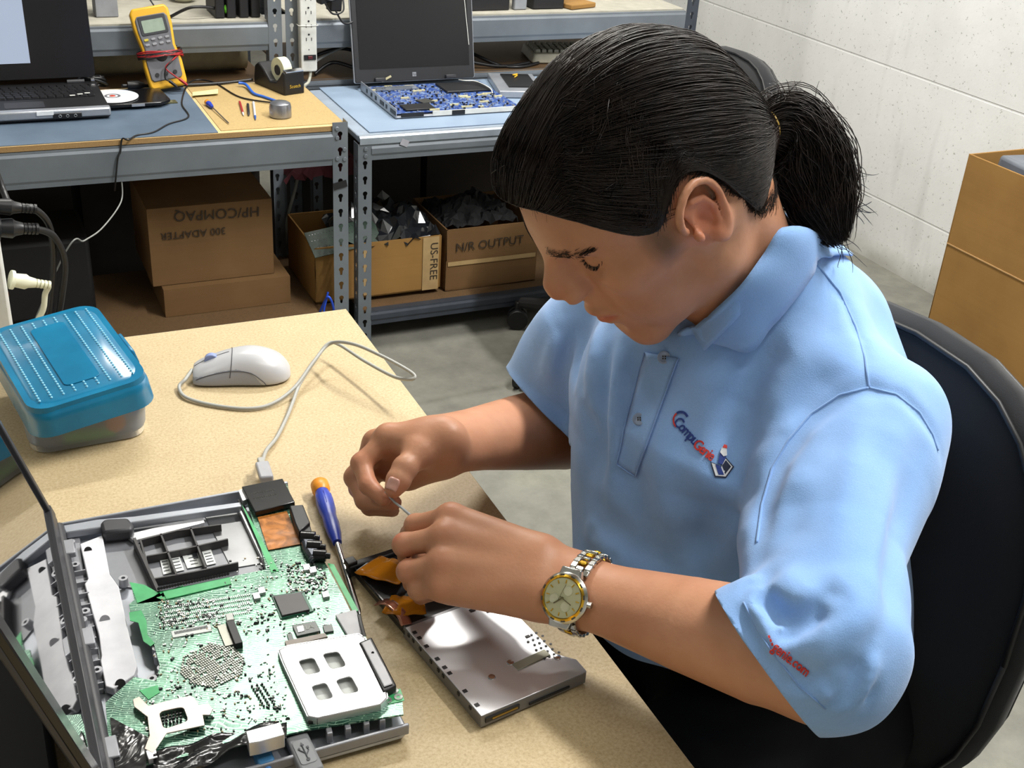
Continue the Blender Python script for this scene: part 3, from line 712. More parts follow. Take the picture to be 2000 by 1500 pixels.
# tape dispenser
td = thing('tape_dispenser', 'black desktop tape dispenser holding white tape at the back of the left bench', 'tape dispenser', (.31, 1.59, ZL))
O_ = A([.345, 1.522, ZL]); dx_ = A([-.30, .95, 0]); dx_ /= np.linalg.norm(dx_); FT = frame(O_, tuple(dx_))   # x runs from the cutter to the back
prof = [(0, 0), (0, .058), (.010, .060), (.022, .045), (.040, .028), (.068, .024), (.100, .050), (.122, .062), (.140, .050), (.146, .020), (.146, 0)]
MB(FT).prism([(p[0], p[1]) for p in prof][::-1], -.030, .030, T=Matrix.Translation((0, .0, 0))@Matrix.Rotation(pi/2, 4, 'X')).build('body', BLACK, td, bevel=.004)
MB(FT).box((.004, 0, .061), (.014, .052, .003), r=(0, rad(-12), 0)).build('cutter_blade', CHROME, td)
MB(FT).lathe([(.013, -.012), (.031, -.012), (.031, .012), (.013, .012), (.013, -.012)], 32, T=Matrix.Translation((.058, 0, .052))@Matrix.Rotation(pi/2, 4, 'X'), cap=False).build('tape_roll', plain('tape_white', '#dfe2c4', .4), td)
MB(FT).cyl((.058, -.014, .052), (.058, .014, .052), .0125, n=20).build('roll_core', DGREY, td)
V, F_ = text_mesh('Scotch', .012, .0001); TS = FT@Matrix.Translation((-.0006, -.002, .022))@Matrix.Rotation(-pi/2, 4, 'Z')@Matrix.Rotation(pi/2, 4, 'X')
MB().add(V, F_, TS).build('side_lettering', plain('gold_ink', '#c6a634', .4), td)
# power strip tied to the post
ps = thing('power_strip', 'white power strip tied upright to the rear rack post', 'power strip', (.428, 1.688, .6)); 
TPS = Matrix.Translation((.424, 1.688, .602)); MB(TPS).prism(rrect(.044, .40, .006, 4, 0, .20), 0, .026, T=RX).build('casing', WPL, ps, bevel=.003)
MB(TPS).box((.002, -.0275, .038), (.032, .004, .013)).build('switch_recess', BLACK, ps); MB(TPS).box((.002, -.0298, .038), (.012, .003, .008), r=(rad(8), 0, 0)).build('rocker_switch', plain('switch_red', '#5e1618', .35), ps, bevel=.001)
for k in range(6):
    zz = .085+k*.034; o = MB(TPS); o.box((-.0065, -.0265, zz), (.0016, .001, .008)); o.box((.0075, -.0265, zz), (.0016, .001, .008)); o.cyl((.0005, -.0262, zz+.012), (.0005, -.0268, zz+.012), .0026, n=12); o.build('socket', plain('slot_dark', '#222226', .8), ps)
MB(TPS).cyl((0, -.026, .058), (0, -.0268, .058), .0015, n=8).build('screw', DGREY, ps)
tie = tag(MB().tube([(.398, 1.684, .722), (.398, 1.660, .722), (.425, 1.6585, .722), (.449, 1.660, .722), (.452, 1.686, .722)], .0012, 6).build('cable_tie', WPL, smooth='all'), 'clear cable tie around the power strip on the rack post', 'cable tie')
cable('white cord leaving the foot of the power strip behind the tape dispenser', [(.43, 1.674, .604), (.428, 1.670, .590), (.42, 1.66, .575), (.405, 1.655, .56), (.40, 1.66, .50), (.40, 1.68, .40), (.385, 1.672, .30), (.355, 1.668, .20), (.34, 1.655, .12), (.322, 1.650, .104), (.310, 1.655, .115)], .0042, plain('cord_putty', '#a7a79a', .5))
# tangle of black plugs above the strip
for k, (x, z, r) in enumerate(((.470, .80, .03), (.50, .775, .026), (.458, .835, .028))):
    th = thing('wall_adapter', ['black plug-in adapter beside the top of the power strip', 'black plug-in adapter right of the power strip, lowest of the cluster', 'black plug-in adapter above the others at the power strip'][k], 'power adapter', (x, 1.69, z))
    MB().box((x, 1.682, z), (r*1.3, .03, r*1.6), r=(0, rad(20*k-15), rad(10))).build('adapter_body', BLACK, th, bevel=.004); MB().tube(spline([(x, 1.67, z-r*.7), (x+.02, 1.665, z-.05), (x+.05, 1.67, z-.045), (x+.06, 1.70, z-.02)], 6), .0025, 6).build('adapter_cord', CBL, th, smooth='all')
for i, (P) in enumerate(([(.46, 1.74, .575), (.52, 1.76, .60), (.60, 1.73, .585), (.70, 1.78, .60), (.85, 1.74, .58)], [(.45, 1.80, .60), (.55, 1.79, .63), (.66, 1.80, .60), (.80, 1.77, .61), (1.0, 1.74, .575), (1.12, 1.76, .575)], [(.44, 1.73, .60), (.5, 1.75, .625), (.58, 1.80, .64), (.62, 1.85, .66)], [(.95, 1.80, .60), (1.02, 1.75, .573), (1.08, 1.73, .572), (1.15, 1.76, .573)])):
    cable(['black cord sagging over the brown rear deck behind the opened laptop lid', 'long black cord winding along the rear deck toward the keyboard', 'grey cord rising from the rear deck behind the power strip', 'black cord snaking in front of the cream keyboard'][i], P, .005 if i != 2 else .0035, CBL if i != 2 else CGR)
# keyboard on the rear deck
kbd = thing('keyboard', 'old cream computer keyboard lying on the brown rear deck', 'keyboard', (1.30, 1.85, ZD)); TK = Matrix.Translation((1.14, 1.80, ZD+.002))@rotz(rad(-12))
MB(TK).prism(rrect(.40, .155, .012, 4, .20, .05), 0, .028, taper=.03).build('casing', plain('keyboard_cream', '#a8a493', .5), kbd, bevel=.004)
kk = MB(TK)
for r in range(6):
    for k in range(20): kk.prism(rrect(.0165, .016, .002, 2, .022+k*.0188, -.002+r*.0195), .027, .037, taper=.25)
tag(kk.build('keycaps', plain('keycap_cream', '#8d8a7c', .5), kbd), kind='stuff')
# things on the upper deck
def blk(name, label, cat, c, d, mat, r=None, bev=.003): return tag(MB().box(c, d, r=r).build(name, mat, bevel=bev), label, cat)
blk('monitor', 'black monitor standing on the upper deck behind the left laptop', 'monitor', (-.26, 1.80, .855), (.30, .10, .24), BLKG)
sm = tag(MB().box((-.06, 1.82, .83), (.055, .06, .20)).build('bracket_post', plain('bracket_grey', '#8f9298', .5), bevel=.002), 'light grey upright beside the black monitor on the upper deck', 'bracket')
BPL = plain('box_dark', '#16161b', .5)
for i, x in enumerate((.205, .235, .268, .298)): blk('binder', ['black case standing leftmost on the upper deck next to the rack post', 'black case second from the left next to the rack post', 'black case third from the left next to the rack post', 'black case nearest the rack post on the upper deck'][i], 'case', (x+.008, 1.80, .815), (.024, .12, .17), BPL)
blk('box', 'big dark box on the upper deck just right of the opened laptop lid', 'box', (.955, 1.83, .82), (.17, .16, .18), BPL); blk('box', 'second dark box on the upper deck, right of the grey upright', 'box', (1.165, 1.83, .82), (.10, .16, .18), BPL)
blk('upright', 'light grey upright between two dark boxes on the upper deck', 'post', (1.075, 1.76, .82), (.040, .02, .18), plain('upright_grey', '#8b8f96', .5))
blk('carton', 'low cardboard piece lying beside the dark box on the upper deck', 'cardboard', (1.26, 1.80, .737), (.10, .12, .014), CARD2, (0, 0, .3)); blk('panel', 'pale panel standing at the back of the upper deck', 'panel', (1.36, 2.08, .85), (.17, .02, .24), plain('pale_panel', '#b9b8b2', .6))
tag(MB().lathe([(.0001, 0), (.024, 0), (.024, .05), (.0001, .05)], 24, T=Matrix.Translation((.10, 2.02, ZU)), cap=False).build('jar', plain('jar_grey', '#6c6c66', .4), smooth=True), 'small grey jar on the upper deck behind the multimeter', 'jar')
tag(MB().lathe([(.0001, 0), (.02, 0), (.035, .012), (.036, .015), (.0001, .006)], 24, T=Matrix.Translation((.165, 1.98, ZU)), cap=False).build('dish', plain('dish_cream', '#dcd8c0', .4), smooth=True), 'small cream dish beside the grey jar on the upper deck', 'dish')
tag(MB().sphere((.235, 1.755, .75), .012, 8).build('green_cap', plain('green_cap', '#5fae2a', .4), smooth='all'), 'small bright green cap among cables on the upper deck', 'cap')
cable('black cable arching over the upper deck behind the multimeter', [(.09, 1.76, ZU+.004), (.14, 1.74, ZU+.03), (.20, 1.75, ZU+.025), (.26, 1.77, ZU+.004)], .004, CBL); cable('thin dark wire rising behind the multimeter', [(.06, 1.70, .745), (.03, 1.74, .80), (-.01, 1.78, .90)], .002, CBL)

# ---- middle bench: opened laptop with bare motherboard
OL = thing('laptop', 'opened laptop with exposed blue motherboard and black screen on the middle bench', 'laptop', (.72, 1.50, ZR+.004)); z0 = ZR+.0055
X0, X1, Y0, Y1 = .553, .905, 1.345, 1.625
MB().box(((X0+X1)/2, (Y0+Y1)/2, z0+.002), (X1-X0, Y1-Y0, .004)).build('bottom_shell', SILV, OL, bevel=.001)
mb = MB(); mb.box((X0+.002, (Y0+Y1)/2, z0+.012), (.003, Y1-Y0, .024)); mb.build('side_wall', SILV, OL, bevel=.001); MB().box(((X0+X1)/2+.05, Y0+.001, z0+.007), (X1-X0-.10, .003, .012)).build('front_wall', WPL, OL)
pt = MB()
for k, (u, w_) in enumerate(((.05, .008), (.085, .012), (.12, .012), (.16, .03), (.205, .010), (.24, .04))): pt.box((X0+.0002, Y1-u-w_/2, z0+.012), (.0012, w_, .010))
pt.build('side_ports', BLACK, OL)
MB().box((X0+.045, Y0+.0, z0+.007), (.06, .003, .010)).build('front_ports', BLACK, OL); MB().box((X0+.17, Y0-.001, z0+.007), (.035, .002, .011)).build('front_latch', BLACK, OL)
bt = NT('blue_pcb'); vv = bt.new('ShaderNodeTexVoronoi', feature='F1', distance='CHEBYCHEV'); vv.inputs['Scale'].default_value = 150; bt.link(bt.co(), vv.inputs[0])
bt.set(color=bt.ramp(vv.outputs['Color'], [(.1, srgb('#16306e')), (.45, srgb('#2b4c94')), (.62, srgb('#7d93b4')), (.75, srgb('#1c3a80'))]), rough=.35, spec=.5)
MB().box(((X0+X1)/2-.0, (Y0+Y1)/2+.002, z0+.009), (X1-X0-.012, Y1-Y0-.016, .002)).build('motherboard', bt.m, OL)
g = np.random.default_rng(4)
for nm, mt_, N_, hmax in (('silver_components', plain('smd_silver', '#a8adb4', .3, .5), 260, .003), ('dark_components', plain('smd_dark', '#1c1e24', .4), 130, .004), ('cream_connectors', plain('smd_cream', '#cfc79c', .4), 22, .004)):
    mb = MB()
    for k in range(N_):
        w_, d_ = (g.uniform(.002, .006), g.uniform(.002, .005)) if N_ > 30 else (g.uniform(.012, .034), .004)
        x, y = g.uniform(X0+.012, X1-.02), g.uniform(Y0+.012, Y1-.02)
        if x > X0+.20 and y > Y0+.15 and N_ > 30 and nm[0] == 's': continue
        mb.box((x, y, z0+.010+hmax/2), (w_, d_, hmax))
    tag(mb.build(nm, mt_, OL), kind='stuff')
MB().box((X0+.27, Y1-.07, z0+.013), (.13, .09, .006)).build('fan_housing', BLACK, OL, bevel=.002); MB().box((X0+.075, Y0+.045, z0+.013), (.08, .05, .005)).build('card_slot', BLACK, OL, bevel=.001)
MB().box((X0+.115, Y0+.095, z0+.0125), (.035, .035, .004), r=(0, 0, .3)).build('processor', plain('proc', '#4a4a46', .3, .3), OL); MB().box((X0+.085, Y1-.045, z0+.0125), (.12, .035, .003)).build('metal_shield', plain('shield', '#8e97a6', .25, .7), OL)
MB().tube(spline([(X1-.075, Y1-.02, z0+.02), (X1-.07, Y1-.045, z0+.024), (X1-.04, Y1-.06, z0+.024), (X1-.025, Y1-.12, z0+.02), (X1-.03, Y1-.15, z0+.014)], 8), .0016, 6).build('antenna_wire', WPL, OL, smooth='all')
an = rad(12); T2 = Matrix.Translation((.7155, 1.640, z0+.014))@rotz(rad(0))@Matrix.Rotation(-an, 4, 'X')
MB(T2).prism(rrect(.352, .262, .006, 3, 0, .131), -.003, .004, T=RX).build('lid_back', SILV, OL, bevel=.001)
MB(T2).prism(rrect(.346, .258, .005, 3, 0, .131), .0035, .0075, T=RX).build('lid_bezel', plain('bezel_dark', '#1f2024', .5), OL, bevel=.001)
pan = NT('dead_panel'); pan.set(color=srgb('#141417'), rough=.28, spec=.45); MB(T2).box((0, -.0080, .140), (.318, .0012, .206)).build('screen_panel', pan.m, OL)
MB(T2).box((-.005, -.0082, .018), (.011, .0012, .011)).build('logo_plate', SILV, OL); V, F_ = text_mesh('hp', .010, .0001); MB(T2).add(V, F_, Matrix.Translation((-.005, -.0090, .0185))@RX).build('logo_letters', BLACK, OL)
MB(T2).box((.155, -.0085, .16), (.0015, .001, .14), r=(0, rad(-4), 0)).build('loose_strip', WPL, OL)
for s_ in (-.105, .10): MB(T2).box((s_, -.012, .008), (.03, .012, .010)).build('hinge', DGREY, OL, bevel=.002)
MB(T2).box((-.088, -.014, .010), (.030, .004, .005), r=(0, rad(-25), 0)).build('display_cable_plug', plain('flex_cream', '#b8b08c', .5), OL)
us = thing('drive_bay', 'silver laptop part with black insert beside the exposed motherboard on the middle bench', 'laptop part', (.98, 1.62, ZR+.003)); TU = Matrix.Translation((.985, 1.560, ZR+.004))@rotz(rad(-14))
MB(TU).box((0, 0, .010), (.13, .20, .018)).build('casing', SILV, us, bevel=.002); MB(TU).box((.008, .01, .0205), (.08, .14, .004)).build('insert', BLACK, us); MB(TU).tube(spline([(.0, .03, .025), (.01, .045, .027), (.0, .055, .025), (.015, .065, .026)], 6), .002, 6).build('yellow_wire', plain('wire_yellow', '#d0a020', .4), us, smooth='all')
MB().box((.535, FY-.0055, .530), (.020, .001, .016), r=(0, .4, 0)).build('tape_scrap', plain('tape_scrap', '#a8a8b0', .5), RB)

for i, (a, b, h_) in enumerate(((-1.25, -.72, .36), (-.70, -.20, .40), (-.18, .30, .38), (.42, .78, .42), (.80, 1.18, .38), (1.20, 1.58, .34))):  # dark cartons added to block light and keep the under-bench area dark
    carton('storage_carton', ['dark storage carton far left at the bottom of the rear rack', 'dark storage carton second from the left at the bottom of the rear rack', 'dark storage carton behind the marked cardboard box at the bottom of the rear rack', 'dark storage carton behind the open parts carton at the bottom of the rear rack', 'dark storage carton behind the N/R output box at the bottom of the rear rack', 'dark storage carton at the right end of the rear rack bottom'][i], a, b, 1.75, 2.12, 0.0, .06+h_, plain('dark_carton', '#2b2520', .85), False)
# ================================================================== front workbench and what lies on it
DT = .70
t = NT('bench_board'); n = t.noise(330, 3, rough=.8); n2 = t.noise(3.2, 6, rough=.6); n3 = t.noise(26, 5)
c = t.ramp(n, [(.25, srgb('#a58e69')), (.5, srgb('#beaa84')), (.8, srgb('#d2c19e'))]); c = t.mix(.30, c, t.ramp(n2, [(.32, (.80, .76, .70, 1)), (.6, (1, 1, 1, 1))]), 'MULTIPLY'); c = t.mix(.16, c, t.ramp(n3, [(.3, (.75, .7, .62, 1)), (.6, (1, 1, 1, 1))]), 'MULTIPLY')
t.bump(n, .06, .0003); t.set(color=c, rough=.5, spec=.4); DESKM = t.m
DK = thing('work_table', 'particle board work table in the foreground on a steel frame', 'table', (-.5, -.6, 0))
MB().box((-.55, -.60, DT-.008), (1.10, 1.20, .016)).build('tabletop', DESKM, DK, bevel=.001)
for a, b in ((-.02, -.02),): pass
beam(DK, -1.08, -.03, -1.18, .60, .684, 1); beam(DK, -1.08, -.03, -.02, .60, .684, -1)
for x in (-1.09, -.035):
    for y, d_ in ((-1.185, .034), (-.03, -.034)): keyhole_post(DK, x, x+.034, y, 0, .684, -1 if x < -.5 else 1, depth=d_, holes=False)

# ---- pencil box
PB = thing('pencil_box', 'translucent pencil box with a teal lid resting askew, at the back left of the table', 'pencil box', (-.37, -.20, DT))
def trans(name, col, rough_, tr, dens=None):
    t = NT(name); t.set(color=srgb(col), rough=rough_, trans=tr, spec=.5, ior=1.25); return t.m
CLR = trans('cloudy_clear', '#dfe4ea', .30, .85); TEAL = NT('teal_plastic')
TEAL.set(color=TEAL.ramp(TEAL.noise(18, 3), [(.3, srgb('#0c6c94')), (.7, srgb('#147ca6'))]), rough=.24, trans=.12, spec=.5, ior=1.4); TEAL = TEAL.m
ax0 = A(Zp(62, 893, DT+.001)); ax1 = A(Zp(284, 851, DT+.001)); ang = math.atan2(ax1[1]-ax0[1], ax1[0]-ax0[0])
bw, bd = np.linalg.norm(ax1-ax0)+.004, .150
TP = Matrix.Translation((ax0[0], ax0[1], DT+.0006))@rotz(ang+rad(-1))
def tub(T, w, d, h, r, wall, taper, cx, cy, z0=0, flip=False, nz=6, lip=0):
    """open rounded box: outer and inner skins joined"""
    O = []; n = 6
    for k in range(nz+1):
        u = k/nz; e = taper*(u); rb = (1-min(1, u*nz/1.2))*.010; O.append([(x, y, z0+h*u) for x, y in rrect(w+2*e-2*rb, d+2*e-2*rb, r, n, cx, cy)])
    if lip: O.append([(x, y, z0+h) for x, y in rrect(w+2*taper+lip, d+2*taper+lip, r, n, cx, cy)]); O.append([(x, y, z0+h+.002) for x, y in rrect(w+2*taper+lip, d+2*taper+lip, r, n, cx, cy)])
    I = [[(x, y, z) for (x, y), z in zip(rrect(w+2*taper*u-2*wall, d+2*taper*u-2*wall, max(.002, r-wall), n, cx, cy), [z0+max(wall, h*u)]*100)] for u in (1, .5, 0)]
    G = O+I; mb = MB(T); mm = len(G[0]); V = [p for r_ in G for p in r_]; Fc = [(i*mm+j, i*mm+(j+1) % mm, (i+1)*mm+(j+1) % mm, (i+1)*mm+j) for i in range(len(G)-1) for j in range(mm)]
    Fc += [tuple(range(mm))[::-1], tuple(range((len(G)-1)*mm, len(G)*mm))]; mb.add(V, Fc); return mb
tub(TP, bw, bd, .036, .022, .0014, .002, bw/2, bd/2).build('tub', CLR, PB, smooth=True, angle=50)
# lid: tilted and pushed to the left and back; drawn upside down tub with ribbed top
def lidpt(x, y, z): return A(Zp(x, y, z))
# corners of the lid top in the photo: left-back, right-back, right-front, left-front
zt = DT+.076
c_lb, c_rb, c_rf, c_lf = lidpt(2, 648, zt), lidpt(207, 590, zt), lidpt(256, 738, zt), lidpt(28, 802, zt)
mid = (c_lb+c_rb+c_rf+c_lf)/4; ex = ((c_rb-c_lb)+(c_rf-c_lf))/2; ey = ((c_lb-c_lf)+(c_rb-c_rf))/2
wl, dl = np.linalg.norm(ex), np.linalg.norm(ey); print('lid', wl, dl); yw = (math.atan2(ex[1], ex[0])+math.atan2(-ey[0], ey[1]))/2; ex = A([cos(yw), sin(yw), .10]); ez = np.cross(ex, A([-sin(yw), cos(yw), .05])); ez /= np.linalg.norm(ez)
TL = frame(mid, tuple(ex), z=tuple(ez)); TLi = TL@Matrix.Rotation(pi, 4, 'X')
lw, ld = wl+.001, dl-.002
tub(TLi, lw, ld, .034, .024, .0014, .003, 0, 0, 0, lip=0.).build('lid', TEAL, PB, smooth=True, angle=50)
MB(TL).prism(rrect(lw+.0075, ld+.0075, .026, 6), -.030, -.0245).build('lid_rim', TEAL, PB, bevel=.001) if False else None
rb = MB(TL)
for k in range(-4, 5):
    if abs(k) <= 1:
        seg = ((-.5, -.40), (.40, .5))
    else: seg = ((-.5, .5),)
    for a, b in seg:
        n = int((b-a)*ld*.86/.0052)
        for i in range(n): rb.sphere((k*lw/10.4, (a+(b-a)*(i+.5)/n)*ld*.86, .0004), .0014, 4)
tag(rb.build('raised_dots', plain('teal_dots', '#8fd0e8', .15, spec=.9), PB), kind='stuff')
MB(TL).prism(rrect(lw*.30, ld*.70, .006, 4), .0002, .0012).build('name_plate', TEAL, PB, bevel=.0006)
MB(TL).box((lw/2+.004, -.004, -.016), (.005, .045, .020), r=(0, rad(-12), 0)).build('latch', TEAL, PB, bevel=.002)
def pen_in(nm, label, cat, a, b, r, col, rough_=.35):
    th = thing(nm, label, cat, tuple(a)); MB().tube([a, A(a)+(A(b)-A(a))*.93, b], [r, r, r*.8], 14).build('barrel', plain(nm+'_mat'+col[1:], col, rough_), th, smooth=True); return th
P_ = lambda x, y, z: tuple(TP@Vector((x, y, z)))
pen_in('highlighter', 'green highlighter lying at the bottom of the pencil box', 'pen', P_(.035, .016, .0085), P_(bw*.72, .014, .0085), .006, '#55c030')
pen_in('marker', 'red marker in the pencil box, sticking towards the front', 'marker', P_(bw*.66, .020, .027), P_(bw*.60, .12, .022), .0062, '#b0283c')
tag(MB().tube([P_(bw*.73, .0065, .019), P_(bw*.73, .020, .019)], .0105, 20).build('orange_cap', plain('cap_orange', '#e2823a', .5), bevel=.002), 'orange round cap seen through the front of the pencil box', 'cap')
pen_in('marker', 'bright blue marker at the right end of the pencil box', 'marker', P_(bw*.90, .012, .030), P_(bw*.86, .12, .022), .0072, '#2a78c8')
pen_in('marker', 'dark blue marker lying across the middle of the pencil box', 'marker', P_(.03, .05, .016), P_(bw*.8, .06, .018), .0075, '#2a3f90')
for i, x in enumerate((.035, .060, .070)): tag(MB().tube([P_(x, .006, .036), P_(x+.002, .0005, .030)], .0007, 5).build('wire_end', BLACK), ['thin dark wire end leftmost at the rim of the pencil box', 'thin dark wire end in the middle of the pencil box rim', 'thin dark wire end third along the pencil box rim'][i], 'wire')

# ---- mouse: built as an implicit shape
MO = thing('computer_mouse', 'light grey wired computer mouse on the work table', 'mouse', (-.18, -.165, DT))
m0 = A(Zp(378, 752, DT+.001)); m1 = A(Zp(567, 745, DT+.001)); mx = (m1-m0); mL = np.linalg.norm(mx)*1.03; mx /= np.linalg.norm(mx); my = np.cross([0, 0, 1.], mx)
mc = (m0+m1)/2+my*.020+A([0, 0, .0])
MBs = np.stack([mx, my, A([0, 0, 1.])], 1)
MW = A(spline([(-.001, .0205, 0), (.06, .025, 0), (.2, .0275, 0), (.45, .0285, 0), (.75, .0305, 0), (.92, .024, 0), (1.001, .010, 0)], 12)).T; MH = A(spline([(-.001, .012, 0), (.06, .0175, 0), (.2, .0255, 0), (.45, .0345, 0), (.65, .0352, 0), (.85, .027, 0), (.95, .0165, 0), (1.001, .006, 0)], 12)).T
def mfn(P):
    q = (P-mc)@MBs; x = q[:, 0]/mL+.5; xc = np.clip(x, 0, 1)     # x: 0 front (cable) .. 1 back
    hw = np.interp(xc, MW[0], MW[1]); ht = np.interp(xc, MH[0], MH[1])
    v = q[:, 1]/hw; u = np.maximum(q[:, 2], 0)/ht; d = ((np.abs(v)**2.5+np.abs(u)**2.2)**(1/2.3)-1)*np.minimum(hw, ht)*.7
    return np.maximum(np.maximum(d, -q[:, 2]+.0005), np.abs(q[:, 0])-mL/2*.985)
class Fn:
    def __init__(s, f): s.f = f
    def __call__(s, P): return s.f(P)
V, Q = mesh_sdf(mfn, mc-A([.08, .07, .002])-0, mc+A([.08, .07, .045]), .0012, B=12); V = relax(V, Q, 8); V[:, 2] = np.maximum(V[:, 2], DT+.001)
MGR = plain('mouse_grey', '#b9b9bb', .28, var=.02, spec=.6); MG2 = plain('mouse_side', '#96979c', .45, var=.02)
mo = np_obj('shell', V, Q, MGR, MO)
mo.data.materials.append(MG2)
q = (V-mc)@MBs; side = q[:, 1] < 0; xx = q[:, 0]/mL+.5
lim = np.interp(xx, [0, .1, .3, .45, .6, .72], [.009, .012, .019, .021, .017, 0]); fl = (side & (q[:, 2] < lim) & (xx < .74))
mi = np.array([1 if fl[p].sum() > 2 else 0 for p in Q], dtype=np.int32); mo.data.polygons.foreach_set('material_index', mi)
def mline(pts, r, mat, nm):
    P = A([mc+MBs@A([(x-.5)*mL, y, z]) for x, y, z in pts]); P = A(spline(P, 6)); P = project(mfn, P, .0001, 6); return MB().tube([tuple(p) for p in P], r, 5).build(nm, mat, MO, smooth='all')
GAP = plain('gap_dark', '#4a4a50', .7)
mline([(.38, -.03, .012), (.40, -.022, .026), (.41, -.008, .033), (.41, .008, .033), (.40, .022, .026)], .00045, GAP, 'button_seam'); mline([(.03, 0, .014), (.2, 0, .026), (.38, 0, .032)], .0004, GAP, 'button_seam')
mline([(.02, -.026, .010), (.15, -.028, .016), (.38, -.029, .0205), (.58, -.030, .018), (.70, -.032, .008), (.74, -.031, .002)], .0005, GAP, 'side_seam')
wc = mc+MBs@A([(.20-.5)*mL, 0, .022]); MB().tube([wc-my*.004, wc+my*.004], .0085, 20).build('scroll_wheel', plain('wheel_blue', '#8e9cc8', .3), MO, bevel=.001)
# mouse cable
mcb = MBs@A([-.5*mL, 0, 0])+mc
pts = [mcb+A([0, 0, .010]), Zp(362, 741, DT+.009), Zp(350, 755, DT+.005), Zp(362, 775, DT+.0035), Zp(410, 790, DT+.003), Zp(480, 798, DT+.003), Zp(530, 789, DT+.004), Zp(575, 757, DT+.010), Zp(612, 707, DT+.024), Zp(645, 671, DT+.035), Zp(690, 672, DT+.050), Zp(745, 695, DT+.052), Zp(795, 722, DT+.048),
       Zp(810, 735, DT+.044), Zp(800, 741, DT+.040), Zp(768, 735, DT+.032), Zp(712, 705, DT+.026), Zp(660, 672, DT+.024), Zp(640, 672, DT+.022), Zp(618, 700, DT+.017), Zp(588, 745, DT+.010), Zp(572, 785, DT+.006), Zp(560, 815, DT+.004), Zp(540, 855, DT+.004), Zp(520, 880, DT+.007), Zp(512, 905, DT+.014)]
CORD = plain('mouse_cord', '#a2a29c', .45, var=.03)
MB().tube([tuple(p) for p in spline(pts, 8)], .0021, 10).build('cord', CORD, MO, smooth='all')
pa, pb = Zp(511, 905, DT+.016), Zp(521, 936, DT+.016); F = frame((A(pa)+A(pb))/2, tuple(A(pb)-A(pa)))
L_ = np.linalg.norm(A(pb)-A(pa)); MB(F).box((0.001, 0, 0), (L_*1.0, .014, .008)).build('usb_plug', plain('plug_grey', '#9c9ca0', .4), MO, bevel=.002); MB(F).box((-L_*.6, 0, 0), (L_*.35, .007, .006)).build('strain_relief', CORD, MO, bevel=.0015)

screwdriver('screwdriver', 'long blue screwdriver with an orange end cap lying beside the dismantled laptop', Zp(702, 1202, DT+.004), Zp(623, 943, DT+.0105), .102, .0088, .0028)

# ---- optical drive
OD = thing('optical_drive', 'silver slim optical drive with its black bezel pulled out, under the left hand', 'optical drive', (-.09, -.70, DT))
ODM = NT('drive_steel'); ODM.set(color=srgb('#cfcfd3'), rough=.33, metal=.75); ODM.bump(ODM.noise(6, 2), .05, .01); ODM = ODM.m
ODS = plain('drive_side', '#7d7d80', .4, .6); zt = DT+.014
bl, br, tl_, rc, rt = [A(Zp(x, y, zt)) for x, y in ((940, 1399), (1146, 1311), (806, 1214), (1146, 1262), (1085, 1205))]
ux = (br-bl)/np.linalg.norm(br-bl); uy = np.cross([0, 0, 1.], ux); W_ = np.linalg.norm(br-bl); TD = frame(bl, tuple(ux)); Li = TD.inverted()
loc_ = lambda p: (Li@Vector(p))
ly = loc_(tl_).y; print('ODD', W_, ly, loc_(tl_), loc_(rc), loc_(rt), loc_(Zp(735, 1085, DT+.01)))
out = [(0, 0), (W_, 0), (W_+.001, .016), (W_-.010, .030), (W_-.010, ly), (0, ly)]
MB(TD).prism(out, -.0125, -.0006).build('body', ODS, OD, bevel=.0006)
MB(TD).prism([(0, 0), (W_, 0), (W_+.001, .016), (W_-.010, .030), (W_-.010, ly-.004), (0, ly-.004)], -.0006, .0002).build('top_cover', ODM, OD, bevel=.0004)
nt = MB(TD)
for y in (.012, .030, .054, .062, .074, .092, .104, .112): nt.box((.0035, y, .0004), (.0035, .0035, .0006)); nt.box((-.0003, y+.004, -.004), (.0008, .003, .003))
nt.box((.062, .113, .0004), (.005, .0035, .0006)); nt.box((.074, .105, .0004), (.005, .0035, .0006)); nt.box((.085, .060, .0004), (.004, .003, .0006)); nt.build('cover_slots', BLACK, OD)
tag(MB(TD).box((.071, .034, .0006), (.034, .0085, .0009), r=(0, 0, rad(3))).build('slot_window', plain('slot_olive', '#8a8878', .35, .4), OD, bevel=.0003), 'olive slot in the drive cover')
for x, y in ((.031, .033), (.092, .026), (.054, .040)): MB(TD).lathe([(.0001, .0012), (.0028, .0010), (.0034, .0002)], 16, T=Matrix.Translation((x, y, 0)), cap=False).build('screw', CHROME, OD, smooth=True)
hp_ = MB(TD)
for i in range(4):
    for j in range(6):
        x, y = W_-.022+i*.005+(j % 2)*.0025, .026+j*.006
        if x < W_-.006+.001: hp_.cyl((x, y+.004, .0003), (x, y+.004, .0008), .0012, n=10)
hp_.build('vent_holes', BLACK, OD)
MB(TD).box((.020, -.0006, -.006), (.032, .0012, .0045)).build('connector', BLACK, OD); MB(TD).box((.022, -.0012, -.006), (.024, .001, .0014)).build('connector_contacts', plain('contact_gold', '#a8873a', .3, .8), OD); MB(TD).box((.066, -.0006, -.0085), (.040, .0012, .002)).build('edge_slot', BLACK, OD)
